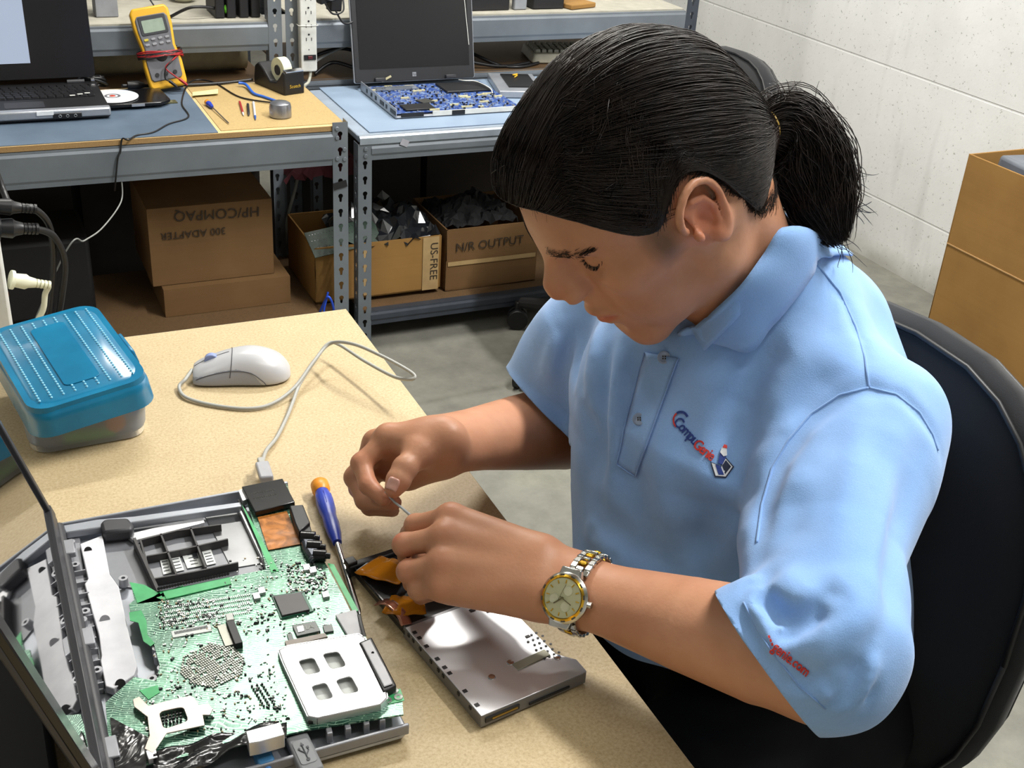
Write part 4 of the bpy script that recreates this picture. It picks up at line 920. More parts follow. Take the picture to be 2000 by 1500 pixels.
# tray with bezel, slid out
be = loc_(Zp(735, 1085, DT+.010)); 
MB(TD).prism([(.0, ly-.004), (.088, ly-.004), (.088, be.y-.006), (.0, be.y-.006)], -.010, -.0035).build('tray', BLACK, OD, bevel=.001)
MB(TD).box((.0015, (ly+be.y)/2, -.0045), (.003, be.y-ly, .007)).build('tray_rail', BLKG, OD, bevel=.0008)
MB(TD).prism([(-.004, be.y-.010), (.096, be.y-.010), (.096, be.y-.002), (-.004, be.y-.002)], -.0115, .0005).build('bezel', BLACK, OD, bevel=.0015)
MB(TD).box((.0, be.y-.004, .001), (.010, .010, .006)).build('corner_clip', BLACK, OD, bevel=.001)
KAP = NT('kapton_film'); KAP.set(color=srgb('#c97f1c'), rough=.16, trans=.35, spec=.8, ior=1.2); KAP = KAP.m
def flex(nm, pts, w, mat, n=10, z=(0, 0, 1), par=None, rip=.0):
    sp = spline([A(p) for p in pts], n); G = []
    for i, p in enumerate(sp):
        d = (sp[min(i+1, len(sp)-1)]-sp[max(i-1, 0)]); s_ = np.cross(d, z); s_ /= max(1e-9, np.linalg.norm(s_)); ww = w if np.isscalar(w) else np.interp(i/len(sp), np.linspace(0, 1, len(w)), w); G.append([tuple(p+s_*ww*k+A([0, 0, rip*sin(i*.9+k*3)])) for k in (-.5, -.25, 0, .25, .5)])
    return MB().grid(G).build(nm, mat, par, smooth='all', solid=.0005)
flex('orange_film', [TD@Vector((.012, be.y-.012, .000)), TD@Vector((.020, be.y-.030, .004)), TD@Vector((.034, be.y-.050, .006))], .034, KAP, par=OD, rip=.0006)
flex('orange_film', [TD@Vector((.000, ly+.030, .002)), TD@Vector((.010, ly+.020, .003)), TD@Vector((.028, ly+.012, .003))], .026, KAP, par=OD, rip=.0006)
flex('copper_tape', [TD@Vector((-.003, ly+.042, -.004)), TD@Vector((.002, ly+.030, .0028)), TD@Vector((.004, ly+.010, .0026)), TD@Vector((.002, ly-.002, .001))], .010, plain('copper_tape', '#b9806a', .15, .8), par=OD)
MB(TD).box((.012, be.y-.018, -.001), (.020, .014, .001), r=(0, 0, .4)).build('paper_label', plain('pale_label', '#b8c4c8', .6), OD)

# ---- strip held between the fingers
hs_ = thing('thin_strip', 'thin pale translucent strip held between the fingertips of both hands', 'strip', tuple(D(780, 985, 1.07)))
MB().tube([tuple(D(*q)) for q in ((752, 960, 1.074), (770, 980, 1.072), (786, 993, 1.072), (802, 1007, 1.072), (812, 1022, 1.078))], [.0010, .0011, .0012, .0013, .0013], 6).build('strip', plain('pale_strip', '#b9c4c8', .25), hs_, smooth='all')

# ---- upright strip of outlets at the back left corner, with its plugs
PS2 = thing('power_strip', 'white upright power strip at the left edge behind the pencil box with three plugs', 'power strip', (-.44, .04, DT))
T5 = Matrix.Translation((-.455, .060, .46)); MB(T5).prism(rrect(.075, .42, .008, 4, 0, .21), 0, .045, T=RX).build('casing', WPL, PS2, bevel=.004); MB(T5).box((0, -.0228*2, .247), (.0755, .0012, .0015)).build('casing_seam', GAP, PS2)
MB(T5).box((.037, -.022, .30), (.002, .006, .004)).build('indicator', plain('lamp_orange', '#d86a20', .4), PS2)
def plug(nm, label, y, p0, dirv, mat, cordpts, r=.010, rc=.0035, fl=True):
    th = thing(nm, label, 'power plug', tuple(p0)); p0 = A(p0); d = A(dirv)/np.linalg.norm(dirv)
    mb = MB(); mb.tube([p0, p0+d*.004, p0+d*.005, p0+d*.018, p0+d*.022, p0+d*.030], [r*1.25, r*1.25, r*.9, r*1.0, r*.75, r*.6], 16); mb.build('plug_body', mat, th, smooth=True)
    mr = MB()
    for k in range(4): mr.tube([p0+d*(.031+k*.0045), p0+d*(.034+k*.0045)], r*.58, 12)
    mr.build('strain_relief', mat, th, smooth=True); MB().tube([tuple(q) for q in spline([p0+d*.028, p0+d*.045]+[A(c_) for c_ in cordpts], 8)], rc, 8).build('cord', mat, th, smooth='all')
    return th
plug('power_plug', 'white plug in the upright power strip with a white cord curving down', 0, Yp(20, 546, .040), Yp(90, 556, .045)-Yp(20, 546, .040), plain('plug_white', '#e2e2c8', .35), [Yp(88, 575, .05), Yp(84, 605, .05), Yp(66, 640, .05), Yp(50, 680, .05)], .0095, .0036)
plug('power_plug', 'black plug above the white one, upper of the pair at the left edge', 0, Yp(-12, 402, .040), Yp(70, 408, .045)-Yp(-12, 402, .040), CBL, [Yp(96, 440, .06), Yp(104, 500, .07), Yp(100, 580, .07), Yp(88, 680, .06)], .010, .0042)
plug('power_plug', 'black plug just above the white one with its cord looping right', 0, Yp(-8, 445, .036), Yp(72, 447, .040)-Yp(-8, 445, .036), CBL, [Yp(105, 462, .06), Yp(126, 510, .07), Yp(120, 580, .07), Yp(106, 660, .07)], .012, .0045)
cable('black cord dropping from above at the left edge of the picture', [Yp(-10, 330, .10), Yp(6, 372, .09), Yp(18, 402, .06)], .004, CBL); cable('thin pale wire hanging from the left bench and curving across the dark gap beneath it', [(-.13, FY+.004, .486), Yp(236, 395, FY-.02), Yp(200, 445, 1.1), Yp(165, 470, 1.0), Yp(128, 492, .95), (-.42, 1.15, .10), (-.46, 1.28, .097)], .0016, CGR)
MB().box((-.455, .088, .40), (.05, .012, .80)).build('strip_post', STEEL, DK)
tag(MB().box((-.53, -.66, DT+.018), (.17, .30, .034)).build('black_case', plain('case_black', '#0e0e11', .5), bevel=.006), 'black case on the table behind the leaning lid of the dismantled laptop', 'case')  # added black block for the shade and dark stuff under the lid
# ================================================================== chairs and the tall carton
FAB = NT('chair_fabric'); FAB.set(color=srgb('#17181b'), rough=.9, spec=.3, sheen=.2); FAB.bump(FAB.noise(900, 2), .3, .0006); FAB = FAB.m
CHP = plain('chair_plastic', '#131315', .5)
def chair(label, x, y, rz, back, seat_z=.44, arms=False, lean=.10, bw=.46, bh=.50, bz=.52, piping=True, ph=.35):
    th = thing('office_chair', label, 'chair', (x, y, 0), rz); T = Matrix.Translation((x, y, 0))@rotz(rz)   # local +x is forwards
    for k in range(5):
        a = k*2*pi/5+ph; d = Vector((cos(a), sin(a), 0)); mb = MB(T); mb.tube([d*.03+Vector((0, 0, .11)), d*.16+Vector((0, 0, .10)), d*.29+Vector((0, 0, .075))], [.024, .020, .015], 10, flat=(0, 0, 1)); mb.build('base_arm', CHP, th, smooth=True)
        w_ = MB(T); e = d*.30; tt = Vector((-sin(a+.6), cos(a+.6), 0))
        for s_ in (-.016, .016): w_.tube([e+tt*(s_-.008)+Vector((0, 0, .028)), e+tt*(s_+.008)+Vector((0, 0, .028))], .028, 18)
        w_.tube([e+Vector((0, 0, .03)), e+Vector((0, 0, .075))], .010, 8); w_.build('caster', CHP, th, bevel=.002)
    MB(T).cyl((0, 0, .09), (0, 0, seat_z-.05), .025, n=16).build('gas_column', CHP, th); 
    mb = MB(T); mb.prism(rrect(.44, .46, .12, 8), seat_z-.06, seat_z+.02); mb.build('seat', FAB, th, bevel=.025, seg=4)
    # back: rounded padded panel
    n = 28; G = []; TB_ = T@Matrix.Translation((-.22, 0, bz))@Matrix.Rotation(-lean, 4, 'Y')
    def outline(k, s_):
        a = 2*pi*k/n; e = 2/2.6; c_, q = cos(a), sin(a); return (abs(c_)**e*(1 if c_ > 0 else -1)*bw/2*s_, abs(q)**e*(1 if q > 0 else -1)*bh/2*s_)
    prof = [(.30, .028), (.62, .026), (.84, .022), (.94, .014), (1.0, 0), (.985, -.018), (.93, -.030), (.6, -.036), (.3, -.037)]
    for s_, dz in prof: G.append([(dz+.25*(outline(k, s_)[0])**2*1.6, outline(k, s_)[0], outline(k, s_)[1]+bh/2) for k in range(n+1)])
    V = [p for r in G for p in r]; mm = n+1; Fc = [(i*mm+j, i*mm+j+1, (i+1)*mm+j+1, (i+1)*mm+j) for i in range(len(G)-1) for j in range(n)]; Fc += [tuple(range(n)), tuple(range((len(G)-1)*mm, (len(G)-1)*mm+n))[::-1]]
    bk = MB(TB_).add(V, Fc).build('backrest', FAB, th, smooth='all')
    if piping:
        for s_, dz in ((.955, .0125), (.955, -.026)): MB(TB_).tube([(dz+.001*(1 if dz > 0 else -1)+.4*(outline(k, s_)[0])**2, outline(k, s_)[0], outline(k, s_)[1]+bh/2) for k in range(n+1)], .003, 6).build('piping', CHP, bk, smooth='all')
    MB(T).tube([(-.05, 0, seat_z-.06), (-.20, 0, seat_z-.06), (-.265, 0, seat_z+.0), (-.275, 0, bz+.10)], [.02, .02, .02, .018], 10).build('back_support', CHP, th, smooth=True)
    return th
chair('black padded office chair the person sits on, its high back at the right edge', .135, -.665, rad(184), None, seat_z=.385, lean=.06, bw=.44, bh=.50, bz=.42)
chair('black office chair further back, only its top and casters showing around the head', 1.02, .95, rad(178), None, seat_z=.40, lean=.10, bw=.42, bh=.36, bz=.43, ph=rad(-56))
# tall carton against the right
q0 = Xp(1893, 300, 1.75); z1 = q0[2]; yb = q0[1]
th = carton('cardboard_box', 'tall open cardboard box at the right, near the white block wall', 1.75, 2.15, yb-.52, yb, 0, z1, CARD2, True)
MB().box((1.7492, yb-.26, .370), (.0014, .518, .003)).build('crease', plain('crease', '#b08c5c', .8), th); 
blk('scanner', 'grey equipment lying inside the tall open cardboard box', 'equipment', (1.93, yb-.22, z1-.035), (.28, .34, .06), plain('equip_grey', '#5f646c', .4), (.06, .05, 0), .01)
tag(MB().box((1.955, yb-.26, z1*.42), (.33, .46, z1*.8)).build('packing_block', plain('packing_dark', '#2a2622', .9), bevel=.004), 'dark packing filling the tall open cardboard box under the grey equipment', 'packing')
# ================================================================== dismantled laptop in the foreground
DL = thing('laptop', 'dismantled laptop in the foreground with bare green mainboard and glossy black lid', 'laptop', (-.30, -.60, DT))
zs = DT+.0235
def W(x, y, z=zs): return tuple(Zp(x, y, z))
def poly(pts, z0, z1):
    """flat plate between two heights above the table"""
    P = [Zp(x, y, z1) for x, y in pts]; a = sum(P[i][0]*P[(i+1) % len(P)][1]-P[(i+1) % len(P)][0]*P[i][1] for i in range(len(P)))
    if a < 0: P = P[::-1]
    return MB().prism([(p[0], p[1]) for p in P], z0, z1)
LG = NT('laptop_grey'); LG.set(color=LG.ramp(LG.noise(25, 4), [(.3, srgb('#85868b')), (.7, srgb('#9b9ca2'))]), rough=.42, metal=.35, spec=.5); LG = LG.m
MAGN = NT('bare_alloy'); MAGN.set(color=MAGN.ramp(MAGN.noise(40, 5), [(.3, srgb('#c9c9ce')), (.7, srgb('#dcdce0'))]), rough=.5, metal=0, spec=.3); MAGN = MAGN.m
FOILS = plain('shield_foil', '#8b8c8e', .3, .8); STLB = NT('stamped_steel'); STLB.set(color=srgb('#d3d3d6'), rough=.32, metal=.75); STLB.bump(STLB.noise(30, 2), .06, .002); STLB = STLB.m
DKP = plain('dark_shell', '#323236', .45)
x0, x1, y0, y1 = -.412, -.195, -.778, -.424
MB().prism(rrect(x1-x0, y1-y0, .008, 4, (x0+x1)/2, (y0+y1)/2), DT+.004, DT+.010).build('bottom_case', SILV, DL, bevel=.0015)
for x, y in ((x0+.02, y0+.02), (x1-.02, y0+.02), (x0+.02, y1-.02), (x1-.02, y1-.02)): MB().cyl((x, y, DT), (x, y, DT+.005), .006, n=14).build('rubber_foot', BLACK, DL)
w = MB(); w.box(((x0+x1)/2, y1-.0015, DT+.015), (x1-x0, .003, .016)); w.build('rear_wall', SILV, DL, bevel=.001)
w = MB(); w.box(((x0+x1)/2, y0+.0015, DT+.012), (x1-x0, .003, .010)); w.build('front_wall', LG, DL, bevel=.001)
MB().box((x0+.0015, (y0+y1)/2, DT+.015), (.003, y1-y0, .016)).build('side_wall', DKP, DL, bevel=.001)
# corner clip on the top edge
poly([(195, 1020), (205, 1012), (250, 1010), (262, 1024), (258, 1034), (200, 1040)], DT+.014, DT+.026).build('hinge_cap', DKP, DL, bevel=.003)
poly([(122, 1026), (190, 1014), (262, 1008), (470, 980), (472, 988), (265, 1019), (192, 1030), (128, 1040)], DT+.016, DT+.0235).build('palm_rest_rim', SILV, DL, bevel=.001)
# bare alloy plate along the hinge side
poly([(156, 1062), (200, 1045), (214, 1120), (232, 1145), (250, 1230), (268, 1300), (262, 1318), (222, 1345), (206, 1340), (196, 1290), (198, 1280), (193, 1240), (180, 1195), (165, 1140), (172, 1130)], DT+.012, DT+.0195).build('alloy_plate', MAGN, DL, bevel=.0008)
poly([(130, 1045), (156, 1050), (166, 1140), (182, 1200), (195, 1290), (204, 1345), (180, 1350), (160, 1260), (140, 1150)], DT+.010, DT+.015).build('hinge_channel', LG, DL, bevel=.001)
for x, y, r in ((172, 1075, .0034), (205, 1211, .0042), (235, 1336, .0040)): MB().cyl(W(x, y, DT+.0194), W(x, y, DT+.0199), r, n=18).build('plate_hole', BLACK if r != .0042 else plain('plate_dimple', '#8d8d92', .6), DL)
for x, y in ((138, 1061), (130, 1085), (147, 1105), (167, 1196), (161, 1213), (190, 1311), (297, 1328), (317, 1307), (310, 1282), (307, 1268), (345, 1467), (241, 1132)):
    p = W(x, y, DT+.020); MB().lathe([(.0018, .0), (.0018, .002), (.0040, .002), (.0042, -.006)], 16, T=Matrix.Translation(p), cap=False).build('screw_boss', plain('boss', '#a2a3a8', .4, .4), DL, smooth=True); 
ribs = MB()
for y in range(1120, 1345, 22): a = A(W(148+(y-1120)*.17, y, DT+.016)); b = A(W(166+(y-1120)*.16, y+3, DT+.016)); ribs.box(tuple((a+b)/2), (abs(b[0]-a[0])+.002, .0012, .008))
ribs.build('channel_ribs', LG, DL)
# optical bay opening: grey floor, ribs and shield
poly([(200, 1045), (462, 985), (470, 1000), (520, 1095), (510, 1120), (300, 1160), (285, 1150), (232, 1145), (214, 1120)], DT+.0095, DT+.0115).build('bay_floor', plain('bay_grey', '#83858a', .35, .3), DL)
poly([(400, 1008), (462, 992), (522, 1098), (452, 1110)], DT+.0115, DT+.0125).build('bay_shield', FOILS, DL, bevel=.0004)
poly([(245, 1044), (395, 1008), (400, 1020), (262, 1056)], DT+.013, DT+.017).build('side_rail', STLB, DL, bevel=.0005)
def rib(pts, h=.008, w_=.0016, nm='bay_rib', z=DT+.012, mat=None):
    for (a, b) in zip(pts[:-1], pts[1:]):
        p, q = A(W(*a, z+h)), A(W(*b, z+h)); m = (p+q)/2; m[2] = z+h/2; d = q-p; F = frame(m, (d[0], d[1], 0)); MB(F).box((0, 0, 0), (np.linalg.norm(d[:2]), w_, h)).build(nm, mat or DKP, DL)
RBM = plain('rib_dark', '#3c3a3a', .5)
rib([(262, 1050), (310, 1154)], .011, .0026, mat=RBM); rib([(274, 1053), (290, 1110)], .010, mat=RBM); rib([(314, 1042), (345, 1122)], mat=RBM); rib([(372, 1030), (402, 1108)], mat=RBM)
rib([(276, 1054), (345, 1036), (432, 1024)], mat=RBM); rib([(286, 1086), (350, 1074), (445, 1052)], mat=RBM); rib([(300, 1130), (380, 1116), (465, 1098)], mat=RBM)
SLB = plain('paper_sticker', '#dfe3e0', .5); BAR = plain('sticker_ink', '#3c4046', .7)
def sticker(pts, bars=False, label=None):
    o = poly(pts, DT+.0124, DT+.0128).build('sticker', SLB, DL); mb = MB(); n = 5
    P = [A(Zp(x, y, DT+.0132)) for x, y in pts]
    for k in range(1, n):
        u = k/n; a = P[0]*(1-u)+P[3]*u; b = P[1]*(1-u)+P[2]*u; m = (a+b)/2; d = (b-a)*(.42 if bars else .7); F = frame(m, tuple(d)); MB_ = mb; mb.T = None
        V = Matrix(F); mb.box((0, 0, 0), (np.linalg.norm(d), .0006, .0003), T=V)
    if bars:
        a, b = P[0]*.3+P[1]*.7, P[3]*.3+P[2]*.7
        for k in range(9): q = P[0]*(.42-k*.03)+P[1]*(.58+k*.03); q2 = P[3]*(.42-k*.03)+P[2]*(.58+k*.03); q, q2 = q*.85+q2*.15, q*.5+q2*.5; F = frame((q+q2)/2, tuple(q2-q)); mb.box((0, 0, 0), (np.linalg.norm(q2-q), .0004, .0004), T=F)
    mb.build('sticker_print', BAR, o)
sticker([(312, 1092), (328, 1089), (335, 1118), (319, 1122)]); sticker([(331, 1088), (350, 1084), (360, 1113), (341, 1117)]); sticker([(354, 1080), (388, 1073), (398, 1104), (366, 1110)], True); sticker([(394, 1077), (412, 1073), (422, 1100), (404, 1104)])
# mainboard
gt = NT('green_pcb'); co = gt.mapped((1, 1, 1), (0, 0, rad(24)))
v1 = gt.new('ShaderNodeTexVoronoi', feature='DISTANCE_TO_EDGE', distance='EUCLIDEAN') if False else gt.new('ShaderNodeTexBrick'); v1.inputs['Scale'].default_value = 95; v1.inputs['Mortar Size'].default_value = .035; v1.inputs['Brick Width'].default_value = 1.3; v1.inputs['Row Height'].default_value = .22
wv = gt.noise(22, 2); sh = gt.new('ShaderNodeVectorMath', operation='MULTIPLY_ADD'); nv = gt.new('ShaderNodeTexNoise'); nv.inputs['Scale'].default_value = 30; gt.link(gt.co(), nv.inputs['Vector']); gt.link(nv.outputs['Color'], sh.inputs[0]); sh.inputs[1].default_value = (.02, .02, 0); gt.link(co, sh.inputs[2]); gt.link(sh.outputs[0], v1.inputs['Vector'])
reg = gt.noise(26, 2, dist=.6); via = gt.new('ShaderNodeTexVoronoi'); via.inputs['Scale'].default_value = 330; gt.link(gt.co(), via.inputs['Vector'])
base = gt.ramp(reg, [(.36, srgb('#204a3c')), (.48, srgb('#2b5a48')), (.58, srgb('#4f8068')), (.70, srgb('#25523e'))])
c = gt.mix(gt.math('MULTIPLY', v1.outputs['Fac'], .55), base, srgb('#a9cdb4')); c = gt.mix(1, c, gt.ramp(via.outputs['Distance'], [(.0, (1.5, 1.6, 1.5, 1)), (.20, (1.3, 1.35, 1.3, 1)), (.26, (1, 1, 1, 1))]), 'MULTIPLY')
gt.bump(gt.math('ADD', v1.outputs['Fac'], gt.math('MULTIPLY', via.outputs['Distance'], .6)), .22, .0004); gt.set(color=c, rough=.25, spec=.9, metal=.48); PCB = gt.m
gm = NT('bright_green_pcb'); gm.set(color=gm.ramp(gm.noise(60, 3), [(.3, srgb('#2d9a58')), (.7, srgb('#46b871'))]), rough=.4); GB = gm.m
pcbp = [(478, 965), (560, 945), (590, 1030), (622, 1075), (668, 1160), (690, 1205), (712, 1240), (786, 1370), (788, 1395), (600, 1425), (480, 1452), (300, 1490), (230, 1500), (212, 1450), (206, 1372), (262, 1322), (305, 1330), (312, 1300), (300, 1255), (288, 1250), (270, 1205), (255, 1198), (252, 1180), (262, 1172), (256, 1138), (300, 1158), (520, 1112), (508, 1065)]
poly(pcbp, zs-.0016, zs).build('mainboard', PCB, DL)
for pts in ([(253, 1137), (282, 1142), (310, 1158), (300, 1165), (318, 1172), (352, 1164), (358, 1142), (340, 1150), (312, 1165), (268, 1178), (262, 1160)], [(252, 1196), (276, 1192), (286, 1212), (288, 1240), (302, 1256), (294, 1262), (280, 1252), (270, 1216), (254, 1212)], [(272, 1348), (308, 1338), (312, 1352), (290, 1366)], [(472, 985), (482, 1000), (545, 1115), (530, 1118)], [(640, 1100), (652, 1102), (700, 1192), (690, 1196)], [(745, 1352), (782, 1345), (790, 1368), (760, 1375)], [(310, 1156), (370, 1143), (372, 1150), (318, 1166)]):
    poly(pts, zs+.0001, zs+.0005).build('solder_mask_area', GB, DL)
poly([(318, 1155), (448, 1127), (452, 1140), (325, 1170)], zs, zs+.0012).build('board_edge_strip', GB, DL)
cmb = MB()
for k in range(26): u = k/25; cmb.cyl(W(310+u*135, 1150-u*29, zs+.002), W(310+u*135, 1150-u*29, zs+.0034), .0014, n=8)
tag(cmb.build('socket_bumps', BLACK, DL), kind='stuff')
# long black hard-drive edge and rails at the right of the bay
rib([(468, 975), (530, 1108)], .010, .0040, 'black_rail', zs-.012, BLACK); rib([(464, 985), (524, 1112)], .006, .0018, 'steel_rail', zs-.010, STLB)
# card reader
CR_ = poly([(472, 950), (552, 934), (576, 980), (498, 1000)], zs+.002, zs+.0075).build('card_reader', BLKG, DL, bevel=.0008)
dots = MB()
for r in range(2):
    for k in range(11): u = k/10; dots.cyl(W(492+u*42+r*4, 964-u*8+r*9, zs+.0075), W(492+u*42+r*4, 964-u*8+r*9, zs+.0079), .0006, n=6)
dots.build('contact_row', plain('pins', '#8d8d86', .3, .6), CR_)
poly([(466, 958), (474, 954), (482, 975), (474, 978)], zs-.002, zs+.004).build('bracket_tab', STLB, DL)
poly([(565, 987), (592, 985), (606, 1020), (584, 1038), (576, 1022)], zs, zs+.010).build('port_block', BLACK, DL, bevel=.0012); poly([(586, 1030), (606, 1026), (610, 1040), (596, 1046)], zs, zs+.007).build('port_block', BLACK, DL, bevel=.001)
COP = NT('amber_film'); COP.set(color=COP.ramp(COP.noise(70, 3, dist=1.2), [(.3, srgb('#7e4d20')), (.6, srgb('#c9803c'))]), rough=.18, spec=.9, metal=.2); COP.bump(COP.noise(35, 2), .4, .002); COP = COP.m
poly([(503, 1010), (560, 998), (588, 1062), (524, 1074)], zs+.0008, zs+.0014).build('amber_film', COP, DL)
jf = plain('jack_foil', '#5c6068', .22, .85)
for (a, b, r) in (((588, 1050), (624, 1052), .0065), ((600, 1068), (636, 1070), .0065), ((612, 1084), (645, 1086), .0055)):
    p, q = A(W(*a, zs+.006)), A(W(*b, zs+.006)); jk = MB().tube([p, p+(q-p)*.75, p+(q-p)*.76, q], [r, r, r*.55, r*.5], 14).build('audio_jack', BLKG, DL, smooth=True)
poly([(584, 1042), (612, 1040), (628, 1078), (606, 1090), (592, 1068)], zs, zs+.009).build('jack_shield', jf, DL, bevel=.003)
# chips
def chip(pts, h, mat, nm, pins=None, pm=None):
    o = poly(pts, zs, zs+h).build(nm, mat, DL, bevel=.0003)
    if pins:
        mb = MB(); P = [A(Zp(x, y, zs+.0006)) for x, y in pts]
        for (a, b) in ((0, 1), (2, 3)) if pins == 2 else ((0, 1), (1, 2), (2, 3), (3, 0)):
            n = int(np.linalg.norm(P[b]-P[a])/.0011)
            for k in range(n): m = P[a]+(P[b]-P[a])*(k+.5)/n; c_ = sum(P)/4; d = (m-c_); d = d-(P[b]-P[a])*(d@(P[b]-P[a]))/((P[b]-P[a])@(P[b]-P[a])); d /= np.linalg.norm(d); mb.box(tuple(m+d*.0006), (.0006, .0006, .0008))
        tag(mb.build('pins', pm or STLB, o), kind='stuff')
    return o
CK = plain('chip_black', '#3a3639', .42); CK2 = plain('chip_grey', '#4b5350', .35)
poly([(530, 1163), (592, 1154), (612, 1193), (548, 1208)], zs, zs+.0012).build('chip_carrier', plain('carrier_green', '#2c6a52', .4), DL)
chip([(535, 1164), (588, 1156), (605, 1190), (551, 1202)], .0032, CK, 'main_chip')
chip([(571, 1222), (616, 1213), (626, 1232), (580, 1242)], .0022, CK2, 'controller_chip', 2); chip([(630, 1222), (648, 1219), (652, 1232), (634, 1235)], .0018, CK2, 'small_chip', 2); chip([(560, 1238), (570, 1236), (574, 1250), (564, 1252)], .0016, CK2, 'small_chip')
V, F_ = text_mesh('VIA', .008, .0001); FT_ = frame(Zp(599, 1226, zs+.0024), tuple(A(Zp(616, 1222, zs))-A(Zp(580, 1230, zs)))); MB().add(V, F_, FT_).build('chip_marking', plain('chip_print', '#9aa19a', .5), DL)
chip([(442, 1214), (457, 1211), (474, 1254), (459, 1258)], .006, BLACK, 'tall_socket'); poly([(440, 1199), (454, 1196), (457, 1209), (443, 1212)], zs, zs+.006).build('white_socket', WPL, DL, bevel=.0005)
poly([(424, 1222), (440, 1218), (456, 1258), (440, 1262)], zs, zs+.002).build('metal_chip', plain('dull_metal', '#8f8f86', .35, .6), DL); poly([(334, 1233), (410, 1219), (414, 1232), (338, 1245)], zs, zs+.0008).build('barcode_label', SLB, DL)
bc = MB(); 
for k in range(24): bc.box(W(342+k*2.7, 1236-k*.52, zs+.001), (.0006, .0032, .0003))
bc.build('barcode', BAR, DL)
g = np.random.default_rng(9)
SM1 = plain('smd_tin', '#c2c4c0', .28, .7); SM2 = plain('smd_black', '#2a2c2e', .4); SM3 = plain('smd_tan', '#9c8a66', .4)
inside = [(300, 1175, 560, 1440), (560, 1100, 640, 1160), (430, 1090, 640, 1240), (310, 1170, 430, 1230), (320, 1300, 560, 1430), (215, 1370, 300, 1440)]
def scatter(nm, mat, N_, smin, smax, hmax, rects):
    mb = MB()
    for k in range(N_):
        a = rects[g.integers(len(rects))]; x, y = g.uniform(a[0], a[2]), g.uniform(a[1], a[3]); p = W(x, y, zs)
        if p[0] > x1-.008 or p[0] < x0+.03 or p[1] < y0+.01: continue
        w_, d_ = g.uniform(smin, smax), g.uniform(smin, smax)*.6
        if g.random() < .5: w_, d_ = d_, w_
        mb.box((p[0], p[1], zs+hmax/2), (w_, d_, hmax), r=(0, 0, 0 if g.random() < .7 else .785))
    return tag(mb.build(nm, mat, DL), kind='stuff')
scatter('tin_components', SM1, 620, .0008, .0026, .0010, inside); scatter('black_components', SM2, 260, .0010, .0032, .0014, inside); scatter('tan_components', SM3, 160, .0010, .0022, .0010, inside)
# rows of fine parts under the processor area (a diamond of little capacitors) and memory contacts
mb = MB(); c0 = A(Zp(415, 1300, zs)); e1 = A([cos(rad(18)), sin(rad(18)), 0]); e2 = A([-sin(rad(18)), cos(rad(18)), 0])
for i in range(-13, 14):
    for j in range(-9, 10):
        if abs(i)+abs(j) < 17 and g.random() < .86: p = c0+e1*i*.0018+e2*j*.0025; mb.box((p[0], p[1], zs+.0006), (.0012, .0017, .0011), r=(0, 0, rad(18)))
tag(mb.build('capacitor_field', plain('cap_grey', '#8d9088', .3, .4), DL), kind='stuff')
mb = MB()
for r in range(5):
    for k in range(44): u = k/43; mb.box(W(322+u*165, 1188-u*27+r*8.5, zs+.0005), (.0007, .0022, .0008))
tag(mb.build('memory_contacts', SM1, DL), kind='stuff')
mb = MB()
for r in range(8):
    for k in (0, 1, 2): mb.box(W(492+r*3.3+k*10, 1340+r*5.5-k*2, zs+.0009), (.0016, .0012, .0018))
mb.build('resistor_bank', SM2, DL)
for (x, y) in ((510, 1152), (586, 1168+60), (635, 1160), (500, 1163), (598, 1107), (610, 1112)): chip([(x-7, y-4), (x+6, y-7), (x+9, y+4), (x-4, y+7)], .0028, STLB, 'push_switch')
for (x, y, r) in ((500, 1219, .0022), (607, 1139, .0016), (668, 1200, .0018), (562, 1405, .0018), (536, 1116, .0018)): MB().cyl(W(x, y, zs+.0001), W(x, y, zs+.0004), r, n=14).build('board_hole', BLACK, DL)
# stamped steel card cage
cage = [(545, 1270), (560, 1262), (700, 1238), (712, 1246), (752, 1345), (756, 1362), (742, 1375), (620, 1402), (602, 1398), (552, 1290)]
def plate_with_holes(pts, holes, z0, z1):
    bm = bmesh.new(); 
    def loop(P): return [bm.verts.new((Zp(x, y, z1)[0], Zp(x, y, z1)[1], z1)) for x, y in P]
    es = []
    for P in [pts]+holes:
        vs = loop(P); es += [bm.edges.new((vs[i], vs[(i+1) % len(vs)])) for i in range(len(vs))]
    bmesh.ops.triangle_fill(bm, use_beauty=True, use_dissolve=False, edges=es, normal=(0, 0, 1))
    r = bmesh.ops.extrude_face_region(bm, geom=list(bm.faces)); 
    for v in [e for e in r['geom'] if isinstance(e, bmesh.types.BMVert)]: v.co.z = z0
    bm.verts.index_update(); m = MB(); m.v = [v.co[:] for v in bm.verts]; m.f = [tuple(v.index for v in f.verts) for f in bm.faces]; bm.free(); return m
def hole4(a, b, c_, d_, n=3):
    P = [A(p, dtype=float) for p in (a, b, c_, d_)]; out_ = []
    for i in range(4):
        p, q, r = P[i-1], P[i], P[(i+1) % 4]; u = q+(p-q)*.22; v = q+(r-q)*.22
        for k in range(n+1): t_ = k/n; out_.append(tuple(u*(1-t_)**2+q*2*t_*(1-t_)+v*t_**2))
    return out_
H4 = [hole4((583, 1290), (612, 1284), (626, 1312), (598, 1318)), hole4((630, 1277), (660, 1272), (676, 1300), (647, 1307)), hole4((608, 1340), (636, 1333), (651, 1362), (622, 1368)), hole4((656, 1328), (685, 1320), (701, 1350), (672, 1356))]
cg = plate_with_holes(cage, H4, zs+.0058, zs+.0070).build('card_cage', STLB, DL, bevel=.0006)
MB_ = MB()
